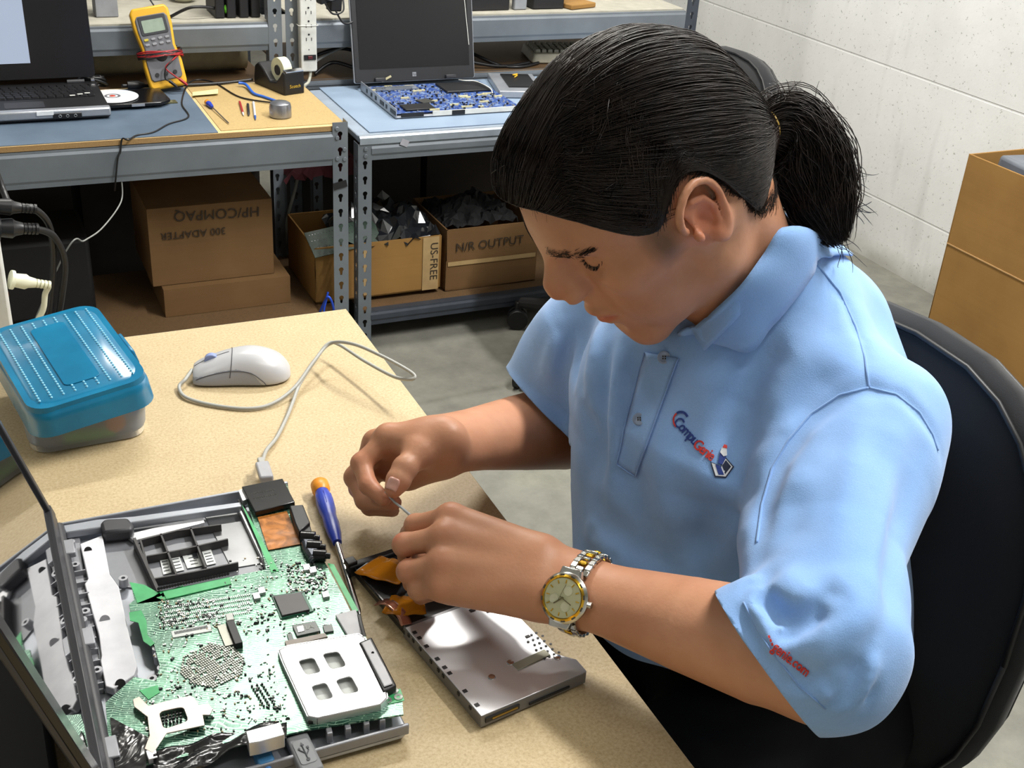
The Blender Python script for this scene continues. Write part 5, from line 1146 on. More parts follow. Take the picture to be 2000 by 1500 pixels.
for a, b in zip(cage[:-1]+[cage[-1]], cage[1:]+[cage[0]]):
    p, q = A(Zp(*a, zs+.006)), A(Zp(*b, zs+.006)); m = (p+q)/2; m[2] = zs+.003; F = frame(m, (q[0]-p[0], q[1]-p[1], 0)); MB_.box((0, .0006, 0), (np.linalg.norm((q-p)[:2]), .0008, .006), T=F)
MB_.build('cage_wall', STLB, DL)
poly([(556, 1252), (634, 1236), (640, 1243), (560, 1262)], zs, zs+.004).build('cage_connector', plain('conn_grey', '#8c8074', .4), DL); poly([(575, 1280), (700, 1262), (720, 1350), (615, 1380)], zs+.0002, zs+.0012).build('cage_floor', SLB, DL)
# speaker
poly([(700, 1254), (726, 1243), (775, 1338), (748, 1352)], zs, zs+.008).build('speaker_frame', BLACK, DL, bevel=.0015); poly([(706, 1255), (723, 1248), (745, 1290), (752, 1302), (767, 1334), (750, 1340)], zs+.008, zs+.0095).build('speaker_cover', SLB if False else MAGN, DL, bevel=.0012); MB().cyl(W(728, 1275, zs+.0095), W(728, 1275, zs+.0099), .0012, n=10).build('speaker_hole', BLACK, DL)
flex('black_wire', [W(701, 1200, zs+.003), W(706, 1222, zs+.004), W(712, 1243, zs+.006)], .003, BLACK, par=DL)
poly([(655, 1200), (695, 1190), (712, 1236), (680, 1242)], zs, zs+.003).build('white_module', MAGN, DL, bevel=.0005)
# heat spreader bracket
hb = [(259, 1366), (272, 1360), (290, 1378), (312, 1372), (372, 1358), (380, 1362), (388, 1376), (408, 1374), (416, 1384), (410, 1396), (396, 1396), (400, 1416), (325, 1432), (305, 1462), (298, 1470), (282, 1462), (292, 1436), (288, 1400), (262, 1380)]
plate_with_holes(hb, [hole4((310, 1390), (358, 1380), (368, 1408), (320, 1424))], zs+.004, zs+.0052).build('heat_bracket', plain('bracket_steel', '#b8aea4', .3, .6), DL, bevel=.0003)
bk_ = MB()
for i in range(6):
    for j in range(4): bk_.box(W(318+i*7, 1396-i*1.5+j*6, zs+.0015), (.0015, .0010, .0024))
tag(bk_.build('capacitor_bank', SM2, DL), kind='stuff')
poly([(284, 1466), (304, 1460), (308, 1478), (290, 1484)], zs, zs+.005).build('bracket_tab', STLB, DL, bevel=.0005)
# black film at the front, ports and plugs
BF = NT('black_film'); BF.set(color=srgb('#17171a'), rough=.18, spec=.9); BF.bump(BF.noise(28, 3, dist=.8), .8, .006); BF = BF.m
G = []
for i in range(22):
    r_ = []
    for j in range(12):
        u, v = i/21, j/11; x = 300+u*260; y = 1472-u*72+v*(42+10*sin(u*7)); p = A(Zp(x, y, zs+.002)); p[2] += .0022*sin(u*17+v*4)+.0015*sin(v*9+u*5); p[1] = max(p[1], y0+.004); r_.append(tuple(p))
    G.append(r_)
MB().grid(G).build('black_film', BF, DL, smooth='all', solid=.0004)
poly([(215, 1400), (290, 1440), (285, 1500), (225, 1500)], zs+.0006, zs+.0016).build('black_film', BF, DL)
poly([(480, 1428), (548, 1410), (556, 1434), (508, 1448), (486, 1452)], zs, zs+.013).build('network_port', STLB, DL, bevel=.0006)
def rail(a, b, z, h, w_, mat, nm): p, q = A(Zp(*a, z)), A(Zp(*b, z)); F = frame((p+q)/2, tuple(q-p)); return MB(F).box((0, 0, 0), (np.linalg.norm(q-p), w_, h)).build(nm, mat, DL, bevel=.0004)
rail((606, 1422), (752, 1384), zs-.002, .003, .003, STLB, 'front_rail'); rail((602, 1412), (745, 1378), zs+.001, .003, .002, BLACK, 'front_rail')
for x in (642, 678, 714, 745): y = 1436-(x-606)*.25; poly([(x-6, y-5), (x+5, y-8), (x+8, y+4), (x-3, y+7)], DT+.012, DT+.022).build('front_tab', LG, DL, bevel=.0006)
for x, y in ((757, 1368), (778, 1362), (770, 1350)): MB().lathe([(.0016, .0004), (.0034, .0008), (.0036, 0)], 16, T=Matrix.Translation(W(x, y, zs+.0004)), cap=False).build('screw_boss', SM1, DL, smooth=True)
# plugs at the front: blue network lead and grey usb lead
def dplug(nm, label, cat, a, b, w_, h, mat, cordcol, r=.003, sym=False):
    th = thing(nm, label, cat, tuple(Zp(*a, DT+.012))); p, q = A(Zp(*a, DT+.016)), A(Zp(*b, DT+.012)); F = frame((p+q)/2, tuple(q-p)); L_ = np.linalg.norm(q-p)
    MB(F).box((0, 0, 0), (L_, w_, h)).build('plug_shell', mat, th, bevel=.0025, seg=3); e = q+(q-p)/L_*.16; e[2] = DT+.003
    MB().tube([tuple(x) for x in spline([q-(q-p)*.1, q+(q-p)/L_*.03, (q+e)/2-A([0, 0, .003]), e], 6)], r, 10).build('cord', cordcol, th, smooth='all')
    if sym:
        MB(F).prism(rrect(L_*.62, w_*.72, .0025, 4), h/2-.0001, h/2+.0005).build('logo_panel', plain('panel_grey', '#87898c', .45), th, bevel=.0003)
        s_ = MB(F); z = h/2+.0009
        s_.tube([(.0075, 0, z), (-.006, 0, z)], .0005, 6); s_.tube([(.004, 0, z), (.000, .0032, z), (-.002, .0032, z)], .0004, 6); s_.tube([(.002, 0, z), (-.002, -.0032, z), (-.003, -.0032, z)], .0004, 6); s_.cyl((.0078, 0, z-.0004), (.0078, 0, z+.0002), .0014, n=10); s_.prism([(-.0055, -.0014), (-.0055, .0014), (-.0085, 0)][::-1], z-.0004, z+.0002); s_.cyl((-.0032, -.0032, z-.0004), (-.0032, -.0032, z+.0002), .0010, n=8); s_.box((-.0026, .0032, z), (.0018, .0018, .0006))
        s_.build('usb_symbol', plain('usb_dark', '#4a4c50', .5), th)
    return th
BLT = trans('blue_boot', '#4a86b8', .3, .3)
dplug('network_cable', 'blue booted network cable plugged into the front of the dismantled laptop', 'cable', (500, 1440), (522, 1500), .013, .011, BLT, plain('net_blue', '#3a6ea8', .4), .003)
dplug('usb_cable', 'grey plug with a trident symbol at the front edge of the dismantled laptop', 'cable', (578, 1440), (612, 1512), .0175, .0085, plain('usb_grey', '#7f8184', .45), CORD, .0026, True)
# lid with glossy panel, hinged along the left side
lean_ = math.atan(.30); TLd = Matrix.Translation((-.4175, -.601, DT+.026))@Matrix.Rotation(-lean_, 4, 'Y')      # local +z up the lid, +x out of the glass
gl = NT('glossy_panel'); gl.set(color=srgb('#0a0a0e'), rough=.035, spec=.9, coat=.6); gl.b.inputs['Coat Roughness'].default_value = .03; GLS = gl.m
MB(TLd).box((-.0035, 0, .118), (.005, .366, .245)).build('lid_back', DKP, DL, bevel=.0015)
MB(TLd).box((.0002, 0, .116), (.0022, .330, .205)).build('glossy_panel', GLS, DL)
fr_ = MB(TLd); fr_.box((.002, 0, .008), (.006, .366, .012)); fr_.build('lower_bezel', DKP, DL, bevel=.001)
for s_, w_ in ((1, .010), (-1, .020)): MB(TLd).box((.001, s_*(.183-w_/2), .118), (.006, w_, .245)).build('side_bezel', BLKG if s_ < 0 else DKP, DL, bevel=.0012)
MB(TLd).box((.001, 0, .233), (.005, .366, .014)).build('upper_bezel', DKP, DL, bevel=.001)
MB().tube([(-.413, -.430, DT+.022), (-.413, -.775, DT+.022)], .0055, 12).build('hinge_barrel', DKP, DL, smooth=True)
for y in (-.47, -.60, -.73): MB().box((-.408, y, DT+.024), (.010, .022, .006)).build('hinge_leaf', LG, DL, bevel=.001)
# ================================================================== the person: body
HO = A([.063, -.619, 1.069])
HB = np.stack([A([-.731, 0, -.683]), A([.013, -1., -.014]), A([-.682, -.019, .731])], 1)
HB[:, 0] /= np.linalg.norm(HB[:, 0]); HB[:, 1] -= HB[:, 0]*(HB[:, 0]@HB[:, 1]); HB[:, 1] /= np.linalg.norm(HB[:, 1]); HB[:, 2] = np.cross(HB[:, 0], HB[:, 1])
def hp(x, y, z): return HO+HB@A([x, y, z], dtype=float)

LSH = D(1682, 845, 1.03); LEL = D(1616, 1300, .868); LWR = D(1112, 1149, .985)
RSH = D(1225, 600, 1.24); REL = D(1150, 826, 1.36); RWR = D(862, 868, 1.13)

def add_head(S):
    def e(c, r, k=.01, kind='U', rot=None):
        B = HB if rot is None else HB@np.array(Euler(rot).to_matrix())
        S.ell(hp(*c), r, B, k, kind)
    def c(a, b, ra, rb, k=.01, kind='U'): S.cone(hp(*a), hp(*b), ra, rb, k, kind)
    e((-.012, 0, .045), (.094, .073, .083), 0)
    e((.040, 0, .040), (.050, .060, .052), .02)           # forehead
    e((-.04, 0, .01), (.058, .062, .06), .02)             # occiput base
    e((.034, 0, -.030), (.052, .054, .066), .025)         # mid face
    c((.060, .046, -.008), (.010, .064, -.002), .014, .009, .028)   # cheekbones
    c((.060, -.046, -.008), (.010, -.064, -.002), .014, .009, .028)
    for q in (1, -1):
        c((-.004, q*.057, -.020), (.000, q*.052, -.062), .013, .013, .022)    # ramus
        c((.000, q*.052, -.062), (.066, q*.019, -.092), .013, .014, .024)  # jaw line
        e((.046, q*.034, -.048), (.030, .022, .030), .022)  # cheek
    c((.074, .012, -.091), (.074, -.012, -.091), .0165, .0165, .014)  # chin
    e((.071, 0, -.060), (.024, .026, .027), .016); c((.091, 0, -.018), (.086, 0, -.044), .009, .010, .014)         # muzzle
    c((.0755, .034, .038), (.0815, .009, .034), .009, .010, .014)       # brow ridges
    c((.0755, -.034, .038), (.0815, -.009, .034), .009, .010, .014)
    e((.084, .031, .0170), (.013, .017, .0115), .012, 'S'); e((.084, -.031, .0170), (.013, .017, .0115), .012, 'S')
    e((.0645, .0315, .0165), (.0135, .0165, .0125), .004); e((.0645, -.0315, .0165), (.0135, .0165, .0125), .004)
    for q in (1, -1):                                        # closed lid crease / upper lid
        S.path([hp(.0765, q*.019, .0150), hp(.0780, q*.030, .0100), hp(.0665, q*.044, .0175)], .0010, .0022)
        S.path([hp(.080, q*.020, .0245), hp(.0815, q*.031, .0262), hp(.074, q*.044, .0220)], .0011, .003, 'S')
    # nose
    c((.088, 0, .026), (.107, 0, .002), .0072, .0080, .012)
    c((.106, 0, .000), (.1080, 0, -.0060), .0080, .0086, .006)
    e((.0985, .0125, -.0135), (.0120, .0062, .0080), .006); e((.0985, -.0125, -.0135), (.0120, .0062, .0080), .006)
    c((.093, 0, -.002), (.100, 0, -.018), .013, .0072, .010)
    S.path([hp(.0925, .019, -.010), hp(.0885, .0225, -.018), hp(.084, .026, -.030)], [.0012, .0014, .001], .0035, 'S')
    S.path([hp(.0925, -.019, -.010), hp(.0885, -.0225, -.018), hp(.084, -.026, -.030)], [.0012, .0014, .001], .0035, 'S')
    e((.101, .007, -.0235), (.006, .0035, .004), .003, 'S'); e((.101, -.007, -.0235), (.006, .0035, .004), .003, 'S')
    # lips
    S.path([hp(.084, .022, -.0525), hp(.0945, .011, -.0475), hp(.0975, .003, -.0455), hp(.0975, -.003, -.0455), hp(.0945, -.011, -.0475), hp(.084, -.022, -.0525)], [.002, .0045, .005, .005, .0045, .002], .004)
    S.path([hp(.083, .020, -.0555), hp(.0915, .011, -.0595), hp(.0945, 0, -.0605), hp(.0915, -.011, -.0595), hp(.083, -.020, -.0555)], [.002, .0048, .0058, .0048, .002], .004)
    S.path([hp(.086, .0235, -.0535), hp(.0975, .011, -.0528), hp(.1015, 0, -.0532), hp(.0975, -.011, -.0528), hp(.086, -.0235, -.0535)], .0009, .003, 'S')
    e((.092, 0, -.072), (.008, .014, .005), .009, 'S')
    # ears
    for q in (1, -1):
        eb = HB@np.array(Euler((rad(-q*2), 0, rad(q*20))).to_matrix())@np.array(Euler((0, rad(12), 0)).to_matrix())
        oc = hp(-.006, q*.080, .003)
        def ep(x, y, z): return oc+eb@A([x*1.1, q*y, z*1.12], dtype=float)
        S.sweep([ep(-.001, -.008, -.024), ep(-.004, -.004, 0), ep(-.006, -.004, .018)], eb[:, 0], [.009, .0145, .0155], [.0035, .0035, .0035], .004)
        rim = [ep(.014, -.006, .006), ep(.0165, .001, .018), ep(.011, .0045, .029), ep(-.002, .006, .0335), ep(-.014, .0062, .029), ep(-.021, .006, .017), ep(-.0205, .005, .002), ep(-.015, .003, -.012), ep(-.009, .001, -.022)]
        S.path([A(p) for p in spline(rim, 3)], .0036, .003)
        S.path([ep(-.003, 0, .019), ep(-.011, .001, .012), ep(-.012, .001, -.002), ep(-.006, .001, -.012)], .0032, .003)
        e2 = ep(-.002, -.001, -.024); S.ell(e2, (.0085, .0048, .0105), eb, .005)     # lobe
        S.ell(ep(.000, .003, -.002), (.0095, .008, .0135), eb, .004, 'S')            # concha
        S.path([ep(.006, .003, .020), ep(-.005, .005, .027), ep(-.0155, .0055, .019), ep(-.0165, .005, .004)], .0016, .003, 'S')
        S.ell(ep(.012, -.001, -.004), (.0042, .0042, .0065), eb, .004)               # tragus

def add_neck(S):
    S.sweep([hp(-.030, 0, .005), hp(-.035, 0, -.045), A([.185, -.612, .945]), A([.225, -.605, .875])], HB[:, 1], [.055, .056, .062, .085], [.058, .060, .062, .075], .02)
    S.cone(hp(-.035, .055, -.02), A([.15, -.635, .905]), .014, .012, .02)
    S.cone(hp(-.035, -.055, -.02), A([.145, -.59, .905]), .014, .012, .02)

def add_torso(S, g=0.):
    S.sweep([A([.30, -.62, .42]), A([.275, -.615, .55]), A([.225, -.61, .68]), A([.195, -.605, .79]), A([.205, -.605, .865])], A([0, 1., 0]),
            [.150+g, .140+g, .155+g, .160+g, .12+g], [.110+g, .105+g, .108+g, .110+g, .08+g], .03, ends=.4)
    S.cone(LSH, A([.20, -.62, .91]), .052+g, .05+g, .05); S.cone(RSH, A([.19, -.59, .905]), .052+g, .05+g, .05)

def add_arm(S, sh, el, wr, dors, q=1):
    S.cone(sh, el, .050, .040, .03)
    sh, el, wr = map(A, (sh, el, wr)); d = wr-el
    P = [el, el+d*.22, el+d*.5, el+d*.8, wr]
    side = np.cross(d, dors)
    S.sweep(P, side, A([.041, .0445, .039, .0315, .029])*q, A([.040, .042, .034, .0255, .0225])*q, .02)
def hand(S, wrist, mcps, fingers, thumb, palm_n, thick=.0135, fr=None):
    """mcps: 4 knuckle points index..little; fingers: per finger [PIP, DIP, TIP]; thumb: [CMC, MCP, IP, TIP]; palm_n: unit vector out of the palm"""
    w = A(wrist); n = A(palm_n)/np.linalg.norm(palm_n)
    fr = fr or [.0094, .0097, .0092, .0082]
    # palm: metacarpals from the wrist to every knuckle, melted together
    for i, m in enumerate(mcps):
        m = A(m); off = (A(mcps[0])-A(mcps[3])); off = off/np.linalg.norm(off)
        b = w+off*(.018-.012*i)
        S.cone(b+n*.004, m+n*.004, .0165, .0115, .014)
        S.cone(b+n*.011, m+n*.009-(m-b)*.12, .0145, .0095, .014)
        S.cone(b-n*.006, m, .008, .0078, .012)
        S.ell(m-n*.001, (.0098, .0098, .0098), None, .008)
    for i, (m, f) in enumerate(zip(mcps, fingers)):
        r = fr[i]; P = [A(m)]+[A(q) for q in f]
        S.cone(P[0]+n*.002, P[1], r*1.12, r*1.0, .006)
        S.ell(P[1], (r*1.07,)*3, None, .004)
        S.cone(P[1], P[2], r*.98, r*.9, .003)
        S.cone(P[2], P[3], r*.92, r*.74, .003)
    c, m, ip, tp = [A(q) for q in thumb]
    S.cone(c, m, .0185, .0135, .018)
    S.cone(m, ip, .0118, .0108, .008); S.ell(ip, (.0115,)*3, None, .004)
    mid = ip+(tp-ip)*.6
    S.cone(ip, mid, .0108, .0112, .003); S.cone(mid, tp, .0112, .0086, .003)
def dd(L): return [D(*q) for q in L]
def add_hand_L(S):
    w = D(1050, 1120, .985)
    S.sweep([LWR, w], np.cross(w-LWR, A([-.3, -.3, 1])), [.030, .030], [.0225, .020], .02)
    hand(S, w, dd([(880, 1010, 1.015), (868, 1048, .998), (865, 1100, .985), (862, 1142, .985)]),
         [dd([(812, 1026, 1.04), (800, 1043, 1.062), (814, 1050, 1.082)]), dd([(790, 1064, 1.012), (797, 1088, 1.042), (824, 1094, 1.058)]),
          dd([(797, 1116, 1.0), (806, 1138, 1.026), (832, 1138, 1.036)]), dd([(817, 1152, .998), (822, 1163, 1.02), (842, 1162, 1.03)])],
         dd([(985, 1100, 1.02), (920, 1075, 1.05), (868, 1058, 1.075), (826, 1046, 1.086)]), FW*.85-CU*.5)
def add_hand_R(S):
    hand(S, D(858, 862, 1.125), dd([(757, 852, 1.115), (733, 864, 1.132), (732, 882, 1.15), (740, 900, 1.16)]),
         [dd([(706, 905, 1.105), (719, 948, 1.09), (750, 975, 1.083)]), dd([(693, 932, 1.132), (712, 978, 1.118), (770, 982, 1.098)]),
          dd([(701, 953, 1.15), (722, 990, 1.136), (764, 996, 1.122)]), dd([(714, 962, 1.16), (738, 992, 1.15), (768, 998, 1.14)])],
         dd([(842, 872, 1.112), (818, 886, 1.094), (791, 914, 1.078), (769, 955, 1.068)]), CR*.5-CU*.7-FW*.2)
    S.cone(D(848, 880, 1.14), D(795, 925, 1.145), .021, .016, .02)
# ================================================================== polo shirt surface
def seg_dist(P, pts):
    d = np.full(len(P), 1e9)
    for a, b in zip(pts[:-1], pts[1:]):
        ba = b-a; q = P-a; h = np.clip((q@ba)/(ba@ba+1e-12), 0, 1); d = np.minimum(d, _len(q-h[:, None]*ba))
    return d
def add_fold(S, pts, w, amp):
    """amp > 0 presses a crease into the surface, amp < 0 raises a ridge"""
    pts = [A(p) for p in pts]; pa = A(pts); c = (pa.min(0)+pa.max(0))/2
    L = np.r_[0, np.cumsum(_len(pa[1:]-pa[:-1]))]; ends = (pa[0], pa[-1])
    def fn(P, d):
        x = seg_dist(P, pts)/w; e = np.minimum(_len(P-ends[0]), _len(P-ends[1]))/(L[-1]*.35+1e-9)
        return d+amp*np.exp(-x*x)*np.clip(e, .25, 1)
    S.warp(fn, c, _len(pa-c).max()+w*2.6)
SLV_L = [LSH, D(1650, 930, 1.005), D(1606, 1090, .94), D(1606, 1268, .875), D(1480, 1285, .885)]
SLV_R = [RSH-CR*.006-CU*.012, D(1155, 690, 1.26), D(1095, 775, 1.29), D(1025, 860, 1.27)]
_n = -CR*.80-CU*.60+FW*.12
CUFF_L = (D(1500, 1296, .883), _n/np.linalg.norm(_n), .095)
_m = -CR*.70-CU*.71+FW*.10
CUFF_R = (D(1075, 806, 1.27), _m/np.linalg.norm(_m), .11)
HEM = (A([.2, -.6, .60]), A([0, 0, -1.]), 9)
def base_shirt():
    S = Sdf()
    S.sweep([A([.30, -.62, .50]), A([.275, -.615, .60]), A([.222, -.612, .72]), A([.195, -.608, .81]), A([.212, -.605, .872])], A([0, 1., 0]),
            [.175, .178, .182, .172, .128], [.135, .140, .140, .128, .085], 0, ends=.35)
    S.cone(D(1300, 760, 1.17), D(1290, 1120, 1.165), .085, .085, .06)       # cloth hanging off the chest
    S.cone(D(1590, 655, 1.15), D(1625, 860, 1.14), .074, .085, .07)       # rounded upper back
    S.cone(LSH+A([.0, .01, .004]), A([.215, -.62, .920]), .066, .052, .05); S.cone(RSH, A([.19, -.59, .912]), .062, .05, .05)
    S.sweep([A([.225, -.607, .86]), A([.215, -.61, .935]), A([.19, -.612, .975])], HB[:, 1], [.12, .082, .064], [.10, .078, .064], .05)
    S.cone(D(1350, 690, 1.085), D(1300, 730, 1.12), .048, .05, .05)
    S.path(SLV_L, [.074, .074, .063, .064, .058], .022)
    S.path(SLV_R, [.066, .072, .068, .062], .02)
    return S

def shirt_folds(S, S0):
    def R(L, lift=0):
        P, ok = raymarch_many(S0, L); return [p for p, o in zip(P, ok) if o]
    F_ = [ # photo-space strokes of the folds, width, depth
     ([(1700, 762), (1640, 775), (1570, 830), (1520, 900), (1492, 980), (1478, 1090)], .010, .010),
     ([(1545, 830), (1490, 900), (1462, 985), (1452, 1090)], .016, -.006),
     ([(1700, 762), (1765, 775), (1815, 830), (1838, 890)], .006, .003),
     ([(1590, 510), (1650, 590), (1685, 670), (1698, 755)], .0045, .0022),
     ([(1640, 640), (1560, 690), (1500, 790), (1470, 880)], .018, -.006), ([(1560, 640), (1490, 720), (1440, 830)], .016, .005),
     ([(1655, 700), (1590, 760), (1530, 850)], .014, .004), ([(1400, 700), (1390, 790), (1370, 900), (1350, 1020)], .018, -.004),
     ([(1175, 625), (1160, 700), (1150, 800)], .009, -.007), ([(1200, 640), (1185, 730), (1175, 850), (1170, 980)], .008, .005),
     ([(1222, 650), (1205, 740), (1200, 850), (1195, 980)], .008, -.006), ([(1250, 655), (1235, 740), (1215, 860)], .008, .004),
     ([(1150, 620), (1130, 700), (1120, 780)], .009, .006), ([(1100, 640), (1075, 700), (1060, 760)], .010, -.005),
     ([(1120, 650), (1100, 720), (1110, 800)], .008, .006), ([(1140, 760), (1160, 860), (1150, 960)], .010, .005),
     ([(1330, 730), (1300, 830), (1285, 950), (1290, 1060)], .014, -.005), ([(1260, 900), (1250, 1000), (1270, 1100)], .014, .005),
     ([(1420, 960), (1380, 1050), (1330, 1110)], .018, .006), ([(1460, 1000), (1430, 1080), (1380, 1140)], .014, -.005),
     # sleeve
     ([(1690, 790), (1670, 920), (1640, 1040), (1625, 1140)], .012, -.005), ([(1740, 860), (1720, 980), (1690, 1100), (1670, 1200), (1600, 1330)], .016, -.006),
     ([(1790, 880), (1760, 1000), (1735, 1120), (1710, 1260)], .012, .005), ([(1560, 930), (1545, 1010), (1530, 1080)], .016, .005),
     ([(1475, 1155), (1505, 1190), (1533, 1225)], .0075, .022), ([(1533, 1225), (1580, 1210), (1628, 1188)], .011, .012),
     ([(1463, 1140), (1490, 1190), (1520, 1245), (1545, 1258)], .009, -.013), ([(1545, 1255), (1600, 1255), (1650, 1215), (1672, 1150)], .013, -.010),
     ([(1440, 1180), (1475, 1240), (1500, 1290)], .006, .004), ([(1500, 1130), (1560, 1160), (1620, 1150)], .014, -.006),
     ([(1540, 1310), (1590, 1330), (1640, 1320)], .010, .006), ([(1560, 1335), (1620, 1355), (1680, 1310)], .010, -.006),
     ([(1640, 1380), (1665, 1340), (1690, 1250)], .006, .005), ([(1665, 1385), (1690, 1335), (1712, 1260)], .005, -.005), ([(1610, 1390), (1640, 1350), (1650, 1300)], .006, .005),
     ([(1690, 1385), (1712, 1330)], .004, .004), ([(1625, 1400), (1660, 1370)], .004, -.004),
     # back and shoulder
     ([(1700, 560), (1760, 660), (1800, 760)], .02, .003), ([(1660, 560), (1720, 660), (1740, 740)], .02, -.003),
     # belly bunching
     ([(1180, 1000), (1230, 1060), (1300, 1090)], .012, .006), ([(1160, 1040), (1200, 1090)], .010, -.005), ([(1300, 1345), (1400, 1390), (1500, 1410)], .008, -.006),
    ]
    for L, w, a in F_:
        P = R(L)
        if len(P) > 1: add_fold(S, P, w, a*1.45)
    def lump(P, d):
        x, y, z = P.T
        return d+.0016*np.sin(x*55+z*31+1.3*np.sin(y*40))*np.sin(y*47-z*22+np.sin(x*38))
    S.warp(lump)

def cut_open(V, Q, cuts):
    """trim the cloth at planes; each cut is (centre, outward normal, reach)"""
    me = bpy.data.meshes.new('tmp'); me.from_pydata(V.tolist(), [], Q.tolist())
    bm = bmesh.new(); bm.from_mesh(me); bpy.data.meshes.remove(me)
    for c, n, r in cuts:
        fs = [f for f in bm.faces if (lambda q: (q-Vector(c)).length < r*1.15 and -.02 < (q-Vector(c)).dot(Vector(n)) < .12)(f.calc_center_median())] if r < 5 else list(bm.faces)
        fs = [f for f in fs if r > 5 or ((f.calc_center_median()-Vector(c))-Vector(n)*(f.calc_center_median()-Vector(c)).dot(Vector(n))).length < r]
        g = set(fs)
        for f in fs: g.update(f.verts); g.update(f.edges)
        bmesh.ops.bisect_plane(bm, geom=list(g), dist=1e-5, plane_co=Vector(c), plane_no=Vector(n), clear_outer=True)
    seen = set(); best = []
    for f0 in bm.faces:
        if f0 in seen: continue
        st, comp = [f0], []; seen.add(f0)
        while st:
            f = st.pop(); comp.append(f)
            for e in f.edges:
                for g_ in e.link_faces:
                    if g_ not in seen: seen.add(g_); st.append(g_)
        best.append(comp)
    best.sort(key=len); bmesh.ops.delete(bm, geom=[f for c_ in best[:-1] for f in c_], context='FACES')
    bmesh.ops.delete(bm, geom=[v for v in bm.verts if not v.link_faces], context='VERTS')
    V2 = np.array([v.co[:] for v in bm.verts]); bm.verts.index_update()
    F2 = [[v.index for v in f.verts] for f in bm.faces]; bm.free()
    return V2, F2
def cloth_obj(name, V, F_, mat, parent, thick=.0022):
    mb = MB(); mb.v = V.tolist(); mb.f = F_
    me = bpy.data.meshes.new(name); Mi = WM(parent).inverted() if parent else Matrix.Identity(4)
    me.from_pydata([(Mi@Vector(p))[:] for p in mb.v], [], F_); me.shade_smooth()
    o = bpy.data.objects.new(name, me); COL.objects.link(o); o.parent = parent
    if mat: me.materials.append(mat)
    md = o.modifiers.new('solid', 'SOLIDIFY'); md.thickness = thick; md.offset = -1
    return o
# ================================================================== hair
TIE = D(1480, 258, 1.0)
HL = [(.087, 0, .090), (.081, .022, .088), (.068, .038, .081), (.055, .053, .067), (.048, .060, .053), (.037, .067, .033), (.024, .073, .024), (.014, .077, .033), (-.002, .079, .045), (-.020, .079, .045), (-.033, .076, .022), (-.041, .069, -.014), (-.048, .060, -.045), (-.056, .045, -.066), (-.064, .020, -.072), (-.066, 0, -.073)]
HC = A([-.02, 0, .035])
_h = A(spline(HL, 12))-HC; _az = np.arctan2(np.abs(_h[:, 1]), _h[:, 0]); _po = np.arccos(_h[:, 2]/_len(_h)); _o = np.argsort(_az); _az, _po = _az[_o], _po[_o]
def hair_sdf(taper=True, shrink=0.):
    C = Sdf()
    C.ell(hp(-.006, 0, .045), (.101-shrink, .082-shrink, .090-shrink), HB, 0)
    C.ell(hp(.043, 0, .072), (.051-shrink, .064-shrink, .046-shrink), HB, .02)
    C.ell(hp(-.05, 0, .005), (.058-shrink, .070-shrink, .062-shrink), HB, .02)
    C.ell(hp(-.045, 0, -.03), (.040-shrink, .062-shrink, .045-shrink), HB, .02)
    K = Sdf(); K.cone(hp(-.055, 0, .02), TIE, .050-shrink, .016-shrink*.5, 0)
    def fn(P):
        d = C(P); q = (P-HO)@HB-HC; az = np.arctan2(np.abs(q[:, 1]), q[:, 0]); po = np.arccos(np.clip(q[:, 2]/np.maximum(_len(q), 1e-9), -1, 1))
        m = (np.interp(az, _az, _po)-po)*.095
        if taper:
            d = d+.0045*np.exp(-np.maximum(m, 0)/.006); d = np.maximum(d, -m*.8-.001)
        e = K(P); k = .045; h = np.maximum(k-np.abs(d-e), 0)/k
        return np.minimum(d, e)-h*h*k*.25
    return fn
def hairline(q=1, n=10):
    return A([hp(p[0], p[1]*q, p[2]) for p in spline(HL, n)])
def strands(name, roots_paths, r, mat, parent, n=3):
    """roots_paths (N, M, 3), r (N, M)"""
    P = roots_paths; N, Mn, _ = P.shape
    T = np.zeros_like(P); T[:, 1:-1] = P[:, 2:]-P[:, :-2]; T[:, 0] = P[:, 1]-P[:, 0]; T[:, -1] = P[:, -1]-P[:, -2]
    T /= np.maximum(_len(T.reshape(-1, 3)).reshape(N, Mn, 1), 1e-9)
    ref = A([.3, .2, .93]); U_ = np.cross(T, ref); U_ /= np.maximum(_len(U_.reshape(-1, 3)).reshape(N, Mn, 1), 1e-9); W_ = np.cross(T, U_)
    V = np.stack([P+(U_*cos(2*pi*k/n)+W_*sin(2*pi*k/n))*r[..., None] for k in range(n)], 2).reshape(-1, 3)
    base = (np.arange(N)*Mn)[:, None]+np.arange(Mn-1)[None]; base = base.ravel()*n
    Q = np.concatenate([np.stack([base+k, base+(k+1) % n, base+n+(k+1) % n, base+n+k], 1) for k in range(n)])
    return np_obj(name, V, Q, mat, parent)
